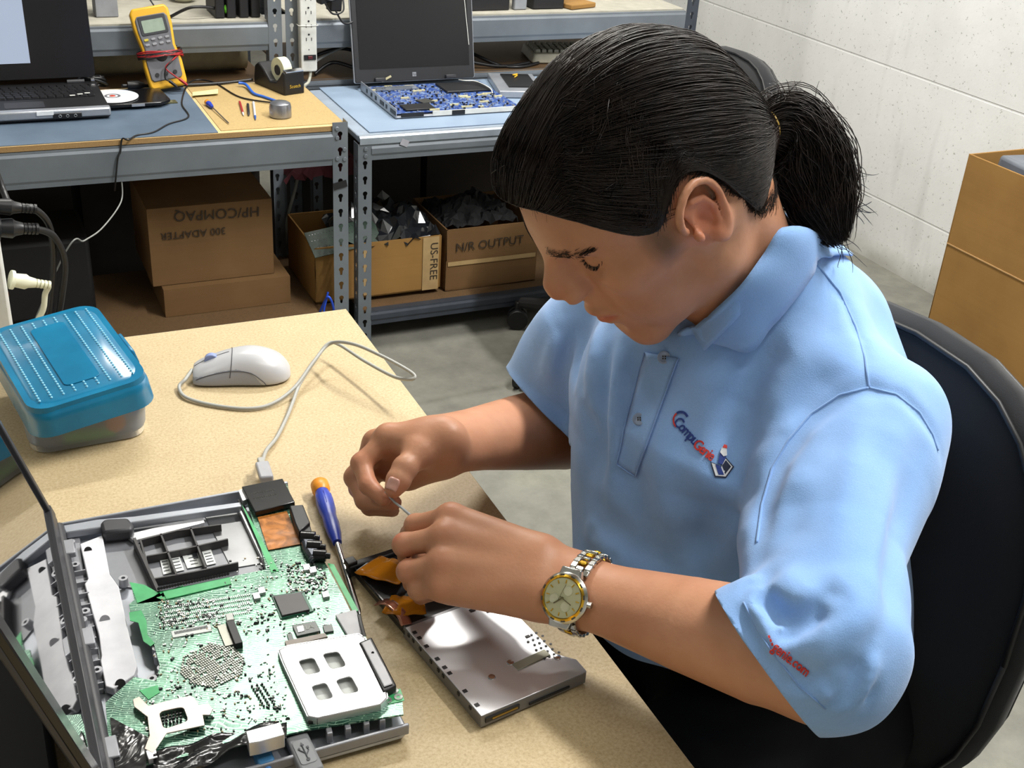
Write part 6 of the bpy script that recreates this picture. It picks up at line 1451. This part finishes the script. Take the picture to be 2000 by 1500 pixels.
def cap_paths(S, N, seed, off=(0, .0022), M_=22, wav=.0012):
    g = np.random.default_rng(seed)
    H = np.concatenate([hairline(1), hairline(-1)[::-1]]); seg = _len(np.roll(H, -1, 0)-H); cum = np.cumsum(seg)/seg.sum()
    u = g.random(N); i = np.searchsorted(cum, u); A0 = H[i % len(H)]+g.normal(0, .0022, (N, 3))
    O = hp(-.02, 0, .035)
    nt = int(N*.70)                                 # the rest grow from the scalp behind the forehead
    az_ = g.random(nt)*2*pi; pr = rad(12)+rad(75)*g.random(nt)**1.2
    pole = -(TIE-O)/np.linalg.norm(TIE-O)+HB[:, 2]*-.6; pole /= np.linalg.norm(pole); e1 = HB[:, 1]; e2 = np.cross(pole, e1)
    dd_ = pole*np.cos(pr)[:, None]+(e1*np.cos(az_)[:, None]+e2*np.sin(az_)[:, None])*np.sin(pr)[:, None]
    q_ = dd_@HB; azq = np.arctan2(np.abs(q_[:, 1]), q_[:, 0]); poq = np.arccos(q_[:, 2]); keep = poq < np.interp(azq, _az, _po)-.03
    top = np.zeros(N, bool); ii = np.where(keep)[0]; top[ii] = True; A0[ii] = O+dd_[ii]*.1
    a = A0-O; b = (TIE+g.normal(0, .004, (N, 3)))-O
    la, lb = _len(a)[:, None], _len(b)[:, None]; a /= la; b /= lb
    # bow the flow upward so side hair sweeps over the ear towards the tie
    t = np.linspace(0, 1, M_)[None, :, None]
    om = np.arccos(np.clip((a*b).sum(-1), -.98, .98))[:, None, None]; s = np.sin(om)
    dr = (np.sin((1-t)*om)*a[:, None]+np.sin(t*om)*b[:, None])/s
    up = HB[:, 2]; lift = (np.sin(pi*t)*(g.normal(0, .035, N)+.04)[:, None, None]); dr = dr+up*lift
    ph = g.random(N)[:, None, None]*6.28; fr = (2+3*g.random(N))[:, None, None]
    dr = dr+np.cross(a, b)[:, None]*np.sin(t*fr+ph)*.015
    for _ in range(3):
        q_ = dr@HB; q_ = q_/np.linalg.norm(q_, axis=-1, keepdims=True); azz = np.arctan2(np.abs(q_[..., 1]), q_[..., 0]); m_ = np.interp(azz, _az, _po)-np.arccos(q_[..., 2])
        dr = dr+HB[:, 2]*np.maximum(.02-m_, 0)[..., None]*(t < .8)
    dr /= np.linalg.norm(dr, axis=-1, keepdims=True)
    P = O+dr*.10; P = P.reshape(-1, 3)
    for _ in range(10):
        v = S(P); P = P-np.clip(v, -.02, .02)[:, None]*dr.reshape(-1, 3)
    of = (off[0]+(off[1]-off[0])*g.random(N)**1.2)[:, None, None]*np.sin(pi*np.clip(t*1.0+.06, 0, 1))**.5
    P = P.reshape(N, M_, 3)+dr*(of+wav*.4*np.sin(t*20+ph))
    P[~top, 0] = A0[~top]
    P[:, 1] = (P[:, 0]+P[:, 2]*2)/3 if False else P[:, 1]
    r = np.full((N, M_), .00042); r[:, 0] = .0002; r[:, 1] = .0003
    return P, r
TAILC = [D(1476, 262, 1.0), D(1520, 252, 1.012), D(1562, 285, 1.02), D(1590, 345, 1.025), D(1610, 410, 1.025), D(1640, 478, 1.02)]
def tail_paths(N, seed, spread=1., wild=0.):
    g = np.random.default_rng(seed); C = A(spline(TAILC, 5)); M_ = len(C)
    t = np.linspace(0, 1, M_); rad_ = np.interp(t, [0, .08, .25, .5, .8, 1], [.008, .020, .034, .035, .027, .007])*spread
    T = np.gradient(C, axis=0); T /= _len(T)[:, None]; U_ = np.cross(T, FW); U_ /= _len(U_)[:, None]; W_ = np.cross(T, U_)
    th = g.random(N)*2*pi; rr = np.sqrt(g.random(N)); tw = g.normal(0, .8, N)
    an = th[:, None]+tw[:, None]*t[None]
    fr = 1.2+g.random(N)[:, None]*2.6; ph = g.random(N)[:, None]*6.28
    k = rr[:, None]*rad_[None]*(1+.12*np.sin(fr*t*2+ph))
    P = C[None]+(U_[None]*np.cos(an)[..., None]+W_[None]*np.sin(an)[..., None]*.8)*k[..., None]
    wv = (.0009+.0014*wild)*np.clip(t*3, 0, 1)[None, :, None]*np.stack([np.sin(fr*t*5+ph), np.sin(fr*t*4+ph*2), np.cos(fr*t*4.5+ph*3)], -1)
    P = P+wv
    ln = (.75+.25*g.random(N))[:, None]           # strands end at different lengths
    idx = ln*(M_-1)*t[None]; i0 = np.clip(idx.astype(int), 0, M_-2); f = (idx-i0)[..., None]
    ar = np.arange(N)[:, None]; P = P[ar, i0]*(1-f)+P[ar, i0+1]*f
    r = np.full((N, M_), .00048); r[:, -3:] *= A([.8, .5, .2])
    return P, r
def arc_hairs(seed, N, base, dirs, L, curl):
    g = np.random.default_rng(seed); out = []
    for i in range(N):
        b = base[g.integers(len(base))]+g.normal(0, .004, 3); d = dirs[0]+g.normal(0, .35, 3)*dirs[1]; d /= np.linalg.norm(d)
        ax = g.normal(0, 1, 3); ax /= np.linalg.norm(ax); c = curl*(.4+g.random()); p = b.copy(); P = [p.copy()]; l = L*(.5+.7*g.random())/14
        for k in range(14):
            d = d+np.cross(ax, d)*c/14; d /= np.linalg.norm(d); p = p+d*l; P.append(p.copy())
        out.append(P)
    P = A(out); r = np.full(P.shape[:2], .0004); r[:, -5:] *= np.linspace(.9, .3, 5); return P, r
# ================================================================== materials of the person
def skin_mat():
    t = NT('skin'); n1 = t.noise(9, 5); n2 = t.noise(260, 3)
    base = t.ramp(n1, [(.3, srgb('#b07a5a')), (.55, srgb('#c28c6c')), (.75, srgb('#cd9878'))])
    at = t.new('ShaderNodeAttribute', attribute_name='tint')
    c = t.mix(1, base, at.outputs['Color'], 'MULTIPLY')
    mt_ = t.noise(70, 4); c = t.mix(.16, c, t.ramp(mt_, [(.35, (.80, .66, .60, 1)), (.6, (1, 1, 1, 1))]), 'MULTIPLY'); t.bump(n2, .22, .0008)
    t.set(color=c, rough=.47, spec=.4, sss=.12); t.b.inputs['Subsurface Radius'].default_value = (.012, .004, .002); t.b.inputs['Subsurface Scale'].default_value = .35
    return t.m
def shirt_mat(name='pique_cotton', a='#85aee4', b='#90b6e9'):
    t = NT(name); co = t.mapped((1, 1, 1))
    w1 = t.new('ShaderNodeTexVoronoi'); w1.inputs['Scale'].default_value = 900; t.link(co, w1.inputs['Vector'])
    n = t.noise(14, 3)
    c = t.ramp(n, [(.3, srgb(a)), (.7, srgb(b))])
    c = t.mix(.10, c, t.ramp(w1.outputs['Distance'], [(.1, (.25, .3, .4, 1)), (.6, (1, 1, 1, 1))]), 'MULTIPLY')
    t.bump(w1.outputs['Distance'], .25, .0004)
    return t.set(color=c, rough=.85, spec=.2, sheen=.25)
HAIRM = NT('dark_hair'); HAIRM.set(color=HAIRM.ramp(HAIRM.noise(60, 3), [(.3, srgb('#100b09')), (.75, srgb('#2a1e18'))]), rough=.42, spec=.35, aniso=.5); HAIRM = HAIRM.m
SKIN = skin_mat(); SHIRT = shirt_mat(); SEAM = shirt_mat('seam_cotton', '#7da3d8', '#86aadf')

person = thing('person', 'person with dark ponytail in a light blue polo shirt bent over the table', 'person', (.30, -.62, 0))
BH = float(os.environ.get('BH', '.0022')); SHH = float(os.environ.get('SHH', '.0034'))
SB = Sdf(); add_head(SB); add_neck(SB); add_torso(SB); add_arm(SB, LSH, LEL, LWR, A([-.3, -.3, 1])); add_arm(SB, RSH, REL, RWR, A([0, -.3, 1]), 1.1)
add_hand_L(SB); add_hand_R(SB)
V, Q = mesh_sdf(SB, (-.35, -1.15, .40), (.5, -.2, 1.3), BH); V = relax(V, Q, 1, .4)
body = np_obj('body', V, Q, SKIN, person)
def blob(V, c, r): return np.clip(1-((V-c)**2).sum(-1)/r**2, 0, 1)
T_ = np.ones((len(V), 3))
def paint(w, col): T_[:] = T_*(1-w[:, None])+T_*A(col)*w[:, None]
loc = (V-HO)@HB
lip = np.clip(1.25-(np.abs(loc[:, 2]+.0535)/.0085)**2-(loc[:, 1]/.021)**2, 0, 1)*(loc[:, 0] > .082)*(np.abs(loc[:, 2]+.0535) < .012)
paint(np.clip(lip*1.6, 0, 1), (.93, .60, .60))
paint(np.clip(1-np.hypot((loc[:, 0]+.008)/.03, (loc[:, 2]-.002)/.042), 0, 1)*(np.abs(loc[:, 1]) > .071)*1.2, (1.05, .74, .68))
paint(.45*np.clip(1-np.hypot(np.hypot((loc[:, 0]-.112)/.022, loc[:, 1]/.02), (loc[:, 2]+.010)/.022), 0, 1)**.5, (1.04, .78, .72))
sb = np.clip(1.3-np.hypot((loc[:, 0]-.028)/.014, (loc[:, 2]-.006)/.026), 0, 1)*(np.abs(loc[:, 1]) > .05)*(loc[:, 0] < .045); paint(np.clip(sb, 0, 1)*.95, (.36, .40, .44))
hd = (loc[:, 0] > -.02)*(loc[:, 2] < -.04)*(loc[:, 2] > -.12)*(np.abs(loc[:, 1]) < .075)*(loc[:, 0] < .1); paint(hd*.10*(1-np.clip(lip*2, 0, 1)), (.8, .85, .88))
for m in dd([(868, 1048, .998), (865, 1100, .985), (862, 1142, .985), (880, 1010, 1.015), (790, 1064, 1.012), (797, 1116, 1.0)]): paint(blob(V, m, .016)*.6, (1.05, .80, .78))
for m in dd([(750, 975, 1.083), (769, 955, 1.068), (770, 982, 1.098), (706, 905, 1.105), (719, 948, 1.09)]): paint(blob(V, m, .016)*.6, (1.06, .82, .80))
me = body.data; at = me.color_attributes.new('tint', 'FLOAT_COLOR', 'POINT'); at.data.foreach_set('color', np.c_[T_, np.ones(len(V))].astype(np.float32).ravel())

# nails
NAIL = plain('nail', '#d9a596', .25, spec=.6, var=.04)
def nail(tip, ip, up, w=.0075, l=.0095, back=.15):
    tip, ip = A(tip), A(ip); ax = (tip-ip)/np.linalg.norm(tip-ip); up = A(up)-ax*(A(up)@ax); up /= np.linalg.norm(up); sd = np.cross(ax, up); c = tip+ax*.0015
    G = []
    for i in range(8):
        u = i/7; row = []
        for j in range(7):
            v = (j/6-.5)*2; ww = w*(1-.25*(2*u-1)**4) if u > .5 else w*(.9+.1*u*2)
            row.append(c-ax*(l*(u*2-1)+l*.45)*.5*2*.5+sd*v*ww+up*(.012))
        G.append(row)
    P = A(G).reshape(-1, 3)
    for _ in range(40): P = P-up*np.clip(SB(P)-.0002, -.004, .004)[:, None]
    Nn = grad(SB, P); P2 = (P+Nn*.0004).reshape(8, 7, 3)
    mb = MB(); mb.grid([[tuple(p) for p in r] for r in P2]); return mb
for tip, ip, up in [(D(769, 955, 1.068), D(791, 914, 1.078), -FW*.9+CU*.35-CR*.1)]:
    nail(tip, ip, up, .0056, .0105).build('thumbnail', NAIL, person, smooth='all', solid=.0006)

# brows, lashes, hair, ponytail
g_ = np.random.default_rng(11)
def surf_hairs(name, pts, dirs, L, r, mat, parent, lift=.35, segs=5):
    P0 = project(SB, pts, .0, 4); N = grad(SB, P0); dirs = dirs-N*(dirs*N).sum(-1)[:, None]; dirs /= _len(dirs)[:, None]
    out = []; p = P0-N*.0006
    for k in range(segs+1): out.append(p+0); p = p+(dirs+N*lift*(1-k/segs*.9))*(L/segs)[:, None]
    P = np.stack(out, 1); R_ = np.tile(np.linspace(1, .3, segs+1), (len(P), 1))*r
    return strands(name, P, R_, mat, parent)
BL, BD = [], []
for q in (1, -1):
    sp = spline([(.0850, .008, .034), (.0855, .020, .0375), (.080, .034, .0400), (.070, .047, .0350)], 20)
    for i in range(340):
        k = g_.integers(len(sp)-1); t_ = k/len(sp); p = A(sp[k])+g_.normal(0, 1, 3)*A([.001, .001, .0017*(1.1-t_*.6)]); p[1] *= q
        BL.append(hp(*p)); BD.append(HB@A([-.45, q*1., .25+.5*(1-t_)]))
surf_hairs('eyebrows', A(BL), A(BD), np.full(len(BL), .0065), .00026, HAIRM, person)
BL, BD = [], []
for q in (1, -1):
    for i in range(60):
        t_ = g_.random(); p = hp(.0790-.0125*t_+.004*sin(pi*t_), q*(.0175+.0255*t_), .0120+.0060*t_-.0035*sin(pi*t_)); BL.append(p); BD.append(HB@A([.7, q*(t_-.4)*.9, -.75]))
BLa, BDa = A(BL), A(BD); BDa /= _len(BDa)[:, None]
for BL, BD in ((BLa[:60], BDa[:60]), (BLa[60:], BDa[60:])):
    P0 = project(SB, BL, 0, 4); P = np.stack([P0+BD*(k*.0011)+HB[:, 2]*(k*k*.00008) for k in range(5)], 1); strands('eyelashes', P, np.tile(A([.00035, .0003, .00025, .0002, .0001]), (len(P), 1)), HAIRM, person)

nh_ = A(hairline(1, 14)); nh_ = nh_[int(len(nh_)*.58):]; NB, ND = [], []
for i in range(900):
    p = nh_[g_.integers(len(nh_))]+g_.normal(0, .0035, 3)+HB[:, 2]*g_.uniform(-.004, .006); NB.append(p); ND.append(TIE-p+g_.normal(0, .01, 3))
for i in range(500):
    c_h = A(hairline(1, 14)); p = c_h[g_.integers(int(len(c_h)*.45))]+g_.normal(0, .0015, 3); NB.append(p); ND.append(TIE-p+g_.normal(0, .02, 3))
surf_hairs('hairline_fuzz', A(NB), A(ND), g_.uniform(.008, .018, len(NB)), .00022, HAIRM, person, lift=.12)
V, Q = mesh_sdf(hair_sdf(True, .0026), (-.2, -.8, .88), (.35, -.45, 1.35), .003); V = relax(V, Q, 2); hair = np_obj('hair', V, Q, HAIRM, person)
P, r = cap_paths(hair_sdf(False), 9000, 3); strands('combed_strands', P, r, HAIRM, hair)
g2 = np.random.default_rng(21); c_ = A(hairline(1, 6)); bb = c_[:60]
core = Sdf(); core.path(spline(TAILC, 3), [.010, .014, .018, .022, .024, .024, .024, .024, .023, .022, .020, .018, .014, .010, .006, .003], .0)
V, Q = mesh_sdf(core, (.05, -.85, .9), (.4, -.4, 1.3), .004); tail = np_obj('ponytail', V, Q, HAIRM, person)
P1, r1 = tail_paths(3600, 5); P2, r2 = tail_paths(450, 9, 1.22, 1.5); strands('tail_strands', np.concatenate([P1, P2]), np.concatenate([r1, r2]), HAIRM, tail)
top_ = [D(1515, 215, 1.0), D(1535, 225, 1.01), D(1575, 240, 1.02), D(1600, 270, 1.02)]
P, r = arc_hairs(31, 90, top_, (CU*.9+CR*.25, .5), .032, 4.0); P2, r2 = arc_hairs(32, 30, [D(1655, 330, 1.03), D(1660, 400, 1.03), D(1640, 470, 1.03)], (-CU*.5+CR*.5, .6), .03, 2)
strands('stray_strands', np.concatenate([P, P2]), np.concatenate([r, r2]), HAIRM, tail)
ax = A(TAILC[1])-A(TIE); ax /= np.linalg.norm(ax); e1 = np.cross(ax, CU); e1 /= np.linalg.norm(e1); e2 = np.cross(ax, e1); tc = A(TIE)+ax*.004
for k, (cc_, rr_) in enumerate([('#c8a862', .0165), ('#b8953f', .0175)]):
    mb = MB(); mb.tube([tc+ax*(.003*k)+(e1*cos(a)+e2*sin(a))*rr_ for a in np.linspace(0, 2*pi, 33)], .0016, 6)
    mb.build('hair_band', plain('band_%d' % k, cc_, .5), person, smooth='all')

# shirt
SH0 = base_shirt(); SH1 = base_shirt(); shirt_folds(SH1, SH0)
V, Q = mesh_sdf(SH1, (-.15, -1.15, .55), (.55, -.2, 1.15), SHH); V = relax(V, Q, 1)
V, F_ = cut_open(V, Q, [CUFF_L, CUFF_R, HEM])
shirt = cloth_obj('polo_shirt', V, F_, SHIRT, person)

def patch_px(name, corners, nu, nv, lift, mat, parent, f=None, thick=.0012):
    """strip of cloth lying on the shirt between four photo corners"""
    tl, tr, br, bl = [A(c, dtype=float) for c in corners]; XY = []
    for i in range(nu):
        for j in range(nv):
            u, v = i/(nu-1), j/(nv-1); XY.append((tl*(1-v)+tr*v)*(1-u)+(bl*(1-v)+br*v)*u)
    P, ok = raymarch_many(f or SH1, XY); N = grad(f or SH1, P); P = (P+N*lift).reshape(nu, nv, 3)
    mb = MB(); mb.grid([[tuple(p) for p in r] for r in P])
    return mb.build(name, mat, parent, smooth='all', solid=thick)
def line_px(L, r, n=6, lift=0., f=None, step=10):
    Pp = []
    for (x0, y0), (x1, y1) in zip(L[:-1], L[1:]):
        m = max(2, int(math.hypot(x1-x0, y1-y0)/step))
        Pp += [(x0+(x1-x0)*k/m, y0+(y1-y0)*k/m) for k in range(m)]
    Pp.append(L[-1]); P, ok = raymarch_many(f or SH1, Pp); P = P[ok]; N = grad(f or SH1, P); P = P+N*lift
    mb = MB(); mb.tube([tuple(p) for p in spline(P, 2)], r, n); return mb
for L in ([(1592, 512), (1640, 570), (1672, 640), (1690, 700), (1697, 757)], [(1697, 757), (1640, 772), (1585, 808), (1540, 860), (1508, 915), (1488, 985), (1478, 1060)], [(1697, 757), (1750, 770), (1795, 805), (1822, 850), (1832, 880)]):
    line_px(L, .0013, lift=-.0002).build('seam', SEAM, shirt, smooth='all')
patch_px('placket', [(1262, 688), (1326, 700), (1243, 930), (1205, 905)], 24, 6, .0012, SHIRT, shirt)
line_px([(1452, 1176), (1478, 1230), (1515, 1285), (1560, 1340), (1612, 1385)], .0008, lift=-.0001).build('hem_seam', SEAM, shirt, smooth='all')
line_px([(1262, 688), (1230, 800), (1205, 905), (1243, 930)], .0007, lift=.0022).build('seam', SEAM, shirt, smooth='all')
line_px([(1326, 700), (1285, 815), (1243, 930)], .0007, lift=.0022).build('seam', SEAM, shirt, smooth='all')
for (x, y) in ((1299, 698), (1250, 820)):
    P, ok = raymarch_many(SH1, [(x, y)]); N = grad(SH1, P, .004)[0]; fr_ = frame(P[0]+N*.0018, CR, z=N)
    bt = MB().lathe([(.0001, .0016), (.0035, .0014), (.0045, .002), (.0056, .0018), (.0058, 0), (.0001, 0)], 20, T=fr_, cap=False).build('button', plain('button', '#8d9cb4', .3), shirt, smooth=True)
    mb = MB()
    for a in range(4): mb.cyl(fr_@Vector((.0014*cos(pi/4+a*pi/2), .0014*sin(pi/4+a*pi/2), .0014)), fr_@Vector((.0014*cos(pi/4+a*pi/2), .0014*sin(pi/4+a*pi/2), .0021)), .0007, n=8)
    mb.build('thread_hole', plain('thread', '#2b2622', .7), shirt)

# collar: fold line round the neck, outer edge lying on the shoulders
NK = Sdf(); add_neck(NK)
YC = -.608
fold_px = [(1345, 652, 1.075), (1368, 628, 1.05), (1400, 590, 1.035), (1440, 545, 1.035), (1480, 495, 1.045), (1520, 445, 1.07), (1548, 402, 1.115)]
edge_px = [(1362, 664, 1.07), (1412, 676, 1.03), (1466, 686, 1.005), (1508, 636, 1.0), (1545, 585, 1.01), (1580, 535, 1.04), (1592, 508, 1.09)]
def mirror(p): p = A(p).copy(); p[1] = 2*YC-p[1]; return p
FL, ok = raymarch_many(SB, [q[:2] for q in fold_px]); EL, ok2 = raymarch_many(SH1, [q[:2] for q in edge_px])
FL = FL[ok]+grad(SB, FL[ok], .004)*.006; EL = EL[ok2]+grad(SH1, EL[ok2], .004)*.004
FL, EL = list(FL), list(EL)
bk_f = A([.262, YC, .992]); bk_e = A([.290, YC, .972])
def even(L, n=81):
    P = A(spline(L, 8)); s_ = np.r_[0, np.cumsum(_len(P[1:]-P[:-1]))]; u = np.linspace(0, s_[-1], n); return list(np.stack([np.interp(u, s_, P[:, k]) for k in range(3)], 1))
FL = even(FL+[bk_f]+[mirror(p) for p in FL[::-1]]); EL = even(EL+[bk_e]+[mirror(p) for p in EL[::-1]])
rows = []
for k in range(9):
    u = k/8; row = A(FL)*(1-u)+A(EL)*u
    nn = grad(SH0, row); row = row+A([0, 0, 1.])*.010*sin(pi*u)+nn*.004*sin(pi*u)
    row = project(SH0, row, .0055, 6, only_out=(k < 8)); rows.append(row)
inner = []
for k in range(1, 6):
    u = k/5; r_ = A(FL)+A([0, 0, -1.])*(.034*u); c_ = A([.19, YC, 0]); dv = r_-c_; dv[:, 2] = 0; r_ = r_-dv/np.maximum(_len(dv), 1e-6)[:, None]*(.003+.006*u); inner.append(r_)
G = inner[::-1]+rows
collar = MB().grid([[tuple(p) for p in r] for r in G]).build('collar', SHIRT, shirt, smooth='all', solid=.0022)

# chest emblem and sleeve lettering, embroidered
RED = plain('red_thread', '#c8312b', .6, var=.15, nscale=400); NAVY = plain('navy_thread', '#1f3a86', .6, var=.15, nscale=400); WHT = plain('white_thread', '#d8dce0', .6); BLK = plain('black_thread', '#16213f', .6)
def px_shape(V2, F2, name, mat, parent, lift=.0008, thick=.0006):
    P, ok = raymarch_many(SH1, V2); N = grad(SH1, P, .003); P = P+N*lift
    mb = MB(); mb.add([tuple(p) for p in P], F2); return mb.build(name, mat, parent, solid=thick)
def px_text(body_, size, x, y, ang, name, mat, parent, sp=1., bold=.004, shear=0):
    V3, F2 = text_mesh(body_, 1, 0, sp, bold); ca, sa = cos(ang), sin(ang)
    XY = [(x+(v.x*.80*ca+v.y*sa)*size, y+(v.x*.80*sa-v.y*ca)*size) for v in V3]
    return px_shape(XY, F2, name, mat, parent)
LG = MB(); px_text('Compu', 29, 1341, 842, rad(47), 'emblem_lettering', NAVY, shirt, .82, .012)
px_text('Genie', 29, 1376, 880, rad(39), 'emblem_lettering', RED, shirt, .82, .012)
def arc_px(cx, cy, r0, r1, a0, a1, n=14, sy=1.15):
    V2 = []; 
    for k in range(n+1):
        a = rad(a0+(a1-a0)*k/n); V2 += [(cx+r0*cos(a), cy+r0*sy*sin(a)), (cx+r1*cos(a), cy+r1*sy*sin(a))]
    return V2, [(2*k, 2*k+1, 2*k+3, 2*k+2) for k in range(n)]
px_shape(*arc_px(1330, 821, 13, 16, 130, 235), 'emblem_arc', RED, shirt); px_shape(*arc_px(1330, 821, 12.5, 16.5, 238, 335), 'emblem_arc', NAVY, shirt)
px_shape([(1387, 902), (1395, 905), (1408, 911), (1417, 893), (1434, 912), (1418, 934), (1396, 932)], [(0, 1, 2, 3, 4, 5, 6)], 'emblem_outline', BLK, shirt, .0007)
px_shape([(1389.5, 904.5), (1396, 907), (1408, 913), (1417, 896.5), (1431, 912), (1417, 931.5), (1397.5, 929.5)], [(0, 1, 2, 3, 4, 5, 6)], 'emblem_screen', WHT, shirt, .0011)
px_shape([(1410, 910), (1417.5, 899), (1428, 912), (1416, 927)], [(0, 1, 2, 3)], 'emblem_screen', BLK, shirt, .0015)
px_shape([(1397, 908), (1407, 911), (1414, 928), (1403, 928)], [(0, 1, 2, 3)], 'emblem_screen', NAVY, shirt, .0015)
px_shape([(1402, 905), (1406, 885), (1414, 884), (1418, 893), (1411, 908)], [(0, 1, 2, 3, 4)], 'emblem_patch', NAVY, shirt, .0011)
px_shape([(1406, 884), (1410, 874), (1419, 876), (1420, 890), (1413, 892)], [(0, 1, 2, 3, 4)], 'emblem_patch', WHT, shirt, .0015)
px_shape([(1411, 875), (1414, 869), (1420, 871), (1420, 877)], [(0, 1, 2, 3)], 'emblem_patch', RED, shirt, .0018)
px_text('genie.com', 28, 1546, 1288, rad(38), 'sleeve_lettering', RED, shirt, .95, .012)
for x, y in ((1502, 1243), (1505, 1250), (1508, 1257)): px_shape([(x-2, y), (x+1, y-2), (x+3, y+3), (x, y+5)], [(0, 1, 2, 3)], 'sleeve_lettering', RED, shirt)

# trousers
ST = Sdf(); ST.ell((.29, -.62, .52), (.15, .18, .125), None, 0); ST.cone((.28, -.72, .50), (-.14, -.76, .50), .092, .070, .04); ST.cone((.28, -.52, .50), (-.14, -.46, .50), .092, .070, .04)
ST.cone((-.14, -.76, .50), (-.12, -.78, .06), .068, .045, .03); ST.cone((-.14, -.46, .50), (-.12, -.45, .06), .068, .045, .03)
def tw(P, d): return d+.004*np.sin(P[:, 0]*60+np.sin(P[:, 1]*50)*1.5)*np.sin(P[:, 1]*45+P[:, 2]*40)
ST.warp(tw)
V, Q = mesh_sdf(ST, (-.3, -.95, .0), (.55, -.3, .66), .008); V = relax(V, Q, 1); np_obj('trousers', V, Q, plain('black_cotton', '#0f1013', .9, spec=.2), person)
for y in (-.78, -.45):
    s_ = Sdf(); s_.ell((-.17, y, .035), (.13, .045, .035), None, 0); s_.ell((-.10, y, .06), (.055, .042, .055), None, .03); s_.ops.append(('I', 0, lambda P: .001-P[:, 2], A([0, 0, 0.]), 1e9))
    V, Q = mesh_sdf(s_, (-.35, y-.08, -.02), (.0, y+.08, .15), .006); np_obj('shoe', V, Q, plain('black_leather', '#0d0d0e', .4), person)
# ================================================================== wristwatch
axa = (LWR-LEL)/np.linalg.norm(LWR-LEL)
WC, ok = raymarch_many(SB, [(1108, 1168)]); WC = WC[0]; wn = grad(SB, WC[None], .004)[0]; wn = -FW*.5+wn*.8; wn -= axa*(wn@axa)*.8; wn /= np.linalg.norm(wn)
wx = axa-wn*(axa@wn); wx /= np.linalg.norm(wx); wy = np.cross(wn, wx)
WT = frame(WC+wn*.0035, tuple(wx), z=tuple(wn))
STW = plain('watch_steel', '#b9b8b2', .22, 1., var=.05); GOLD = plain('watch_gold', '#d0a536', .22, 1., var=.05)
watch = MB(WT).lathe([(.0001, -.003), (.0185, -.003), (.0205, -.001), (.0208, .003), (.0195, .0045), (.0165, .0062), (.0160, .0050), (.0001, .0050)], 48, cap=False).build('wristwatch', STW, person, smooth=True)
dialm = NT('watch_dial'); dialm.set(color=srgb('#c9caa4'), rough=.35, spec=.5); MB(WT).lathe([(.0001, .0054), (.0160, .0054), (.0160, .0050)], 40, cap=False).build('dial', dialm.m, watch)
MB(WT).lathe([(.0162, .0060), (.0172, .0066), (.0188, .0052)], 48, cap=False).build('gold_ring', GOLD, watch, smooth=True)
mk = MB(WT)
for k in range(12): a = k*pi/6; mk.box((.0132*cos(a), .0132*sin(a), .0057), (.003, .0009, .0005), r=(0, 0, a))
mk.build('hour_markers', GOLD, watch)
bz = MB(WT)
for k in range(12): a = k*pi/6+.26; bz.box((.0183*cos(a), .0183*sin(a), .0056), (.0016, .0034, .0008), r=(0, 0, a))
bz.build('bezel_numerals', plain('bezel_ink', '#4a463c', .5), watch)
sd_ = plain('subdial', '#d9dabd', .3)
for a in (.3, 2.1, 4.2): MB(WT).lathe([(.0001, .0058), (.0034, .0058), (.0038, .0062), (.0040, .0056)], 24, T=Matrix.Translation((.0075*cos(a), .0075*sin(a), 0)), cap=False).build('subdial', sd_, watch, smooth=True)
hn = MB(WT); hn.box((.003, .0028, .0066), (.0090, .0010, .0004), r=(0, 0, .75)); hn.box((-.0035, .0015, .0069), (.0115, .0008, .0004), r=(0, 0, 2.75)); hn.box((.001, -.004, .0072), (.015, .0003, .0003), r=(0, 0, 1.3)); hn.cyl((0, 0, .006), (0, 0, .0076), .0010, n=10); hn.build('hands', plain('hand_dark', '#6c6440', .3, .5), watch)
gls = NT('crystal'); gls.set(color=(1, 1, 1, 1), rough=.02, trans=1., ior=1.12); MB(WT).lathe([(.0001, .0082), (.010, .0080), (.0158, .0068)], 40, cap=False).build('crystal', gls.m, watch, smooth='all')
MB(WT).cyl((-.0205, 0, .001), (-.0240, 0, .001), .0026, n=14).build('crown', STW, watch)
# bracelet: links following the wrist
C0 = LWR+(LEL-LWR)*((WC-LWR)@(LEL-LWR))/((LEL-LWR)@(LEL-LWR)); e1 = wn; e2 = np.cross(axa, wn); e2 /= np.linalg.norm(e2)
n = 30
for k in range(n):
    a = 2*pi*k/n
    if min(a, 2*pi-a) < .52: continue
    d = e1*cos(a)+e2*sin(a); P = C0+d*.05; s_ = 1.
    for _ in range(30): P = P-d*np.clip(SB(P[None])[0]-.0022, -.01, .01)
    F = frame(P, tuple(axa), z=tuple(d))
    MB(F).box((-.0068, 0, 0), (.0055, .0062, .0030)).build('bracelet_link', STW, watch, bevel=.0008); MB(F).box((.0068, 0, 0), (.0055, .0062, .0030)).build('bracelet_link', STW, watch, bevel=.0008)
    F2 = F@Matrix.Translation((0, .003, .0003)); MB(F2).box((0, 0, 0), (.0068, .0044, .0032)).build('center_link', GOLD if k % 2 else STW, watch, bevel=.0009)
for s_ in (-1, 1): MB(WT).prism([(-.0105, s_*.016), (.0105, s_*.016), (.0085, s_*.0245), (-.0085, s_*.0245)][::s_], -.004, .002, T=None).build('lug', STW, watch, bevel=.001)
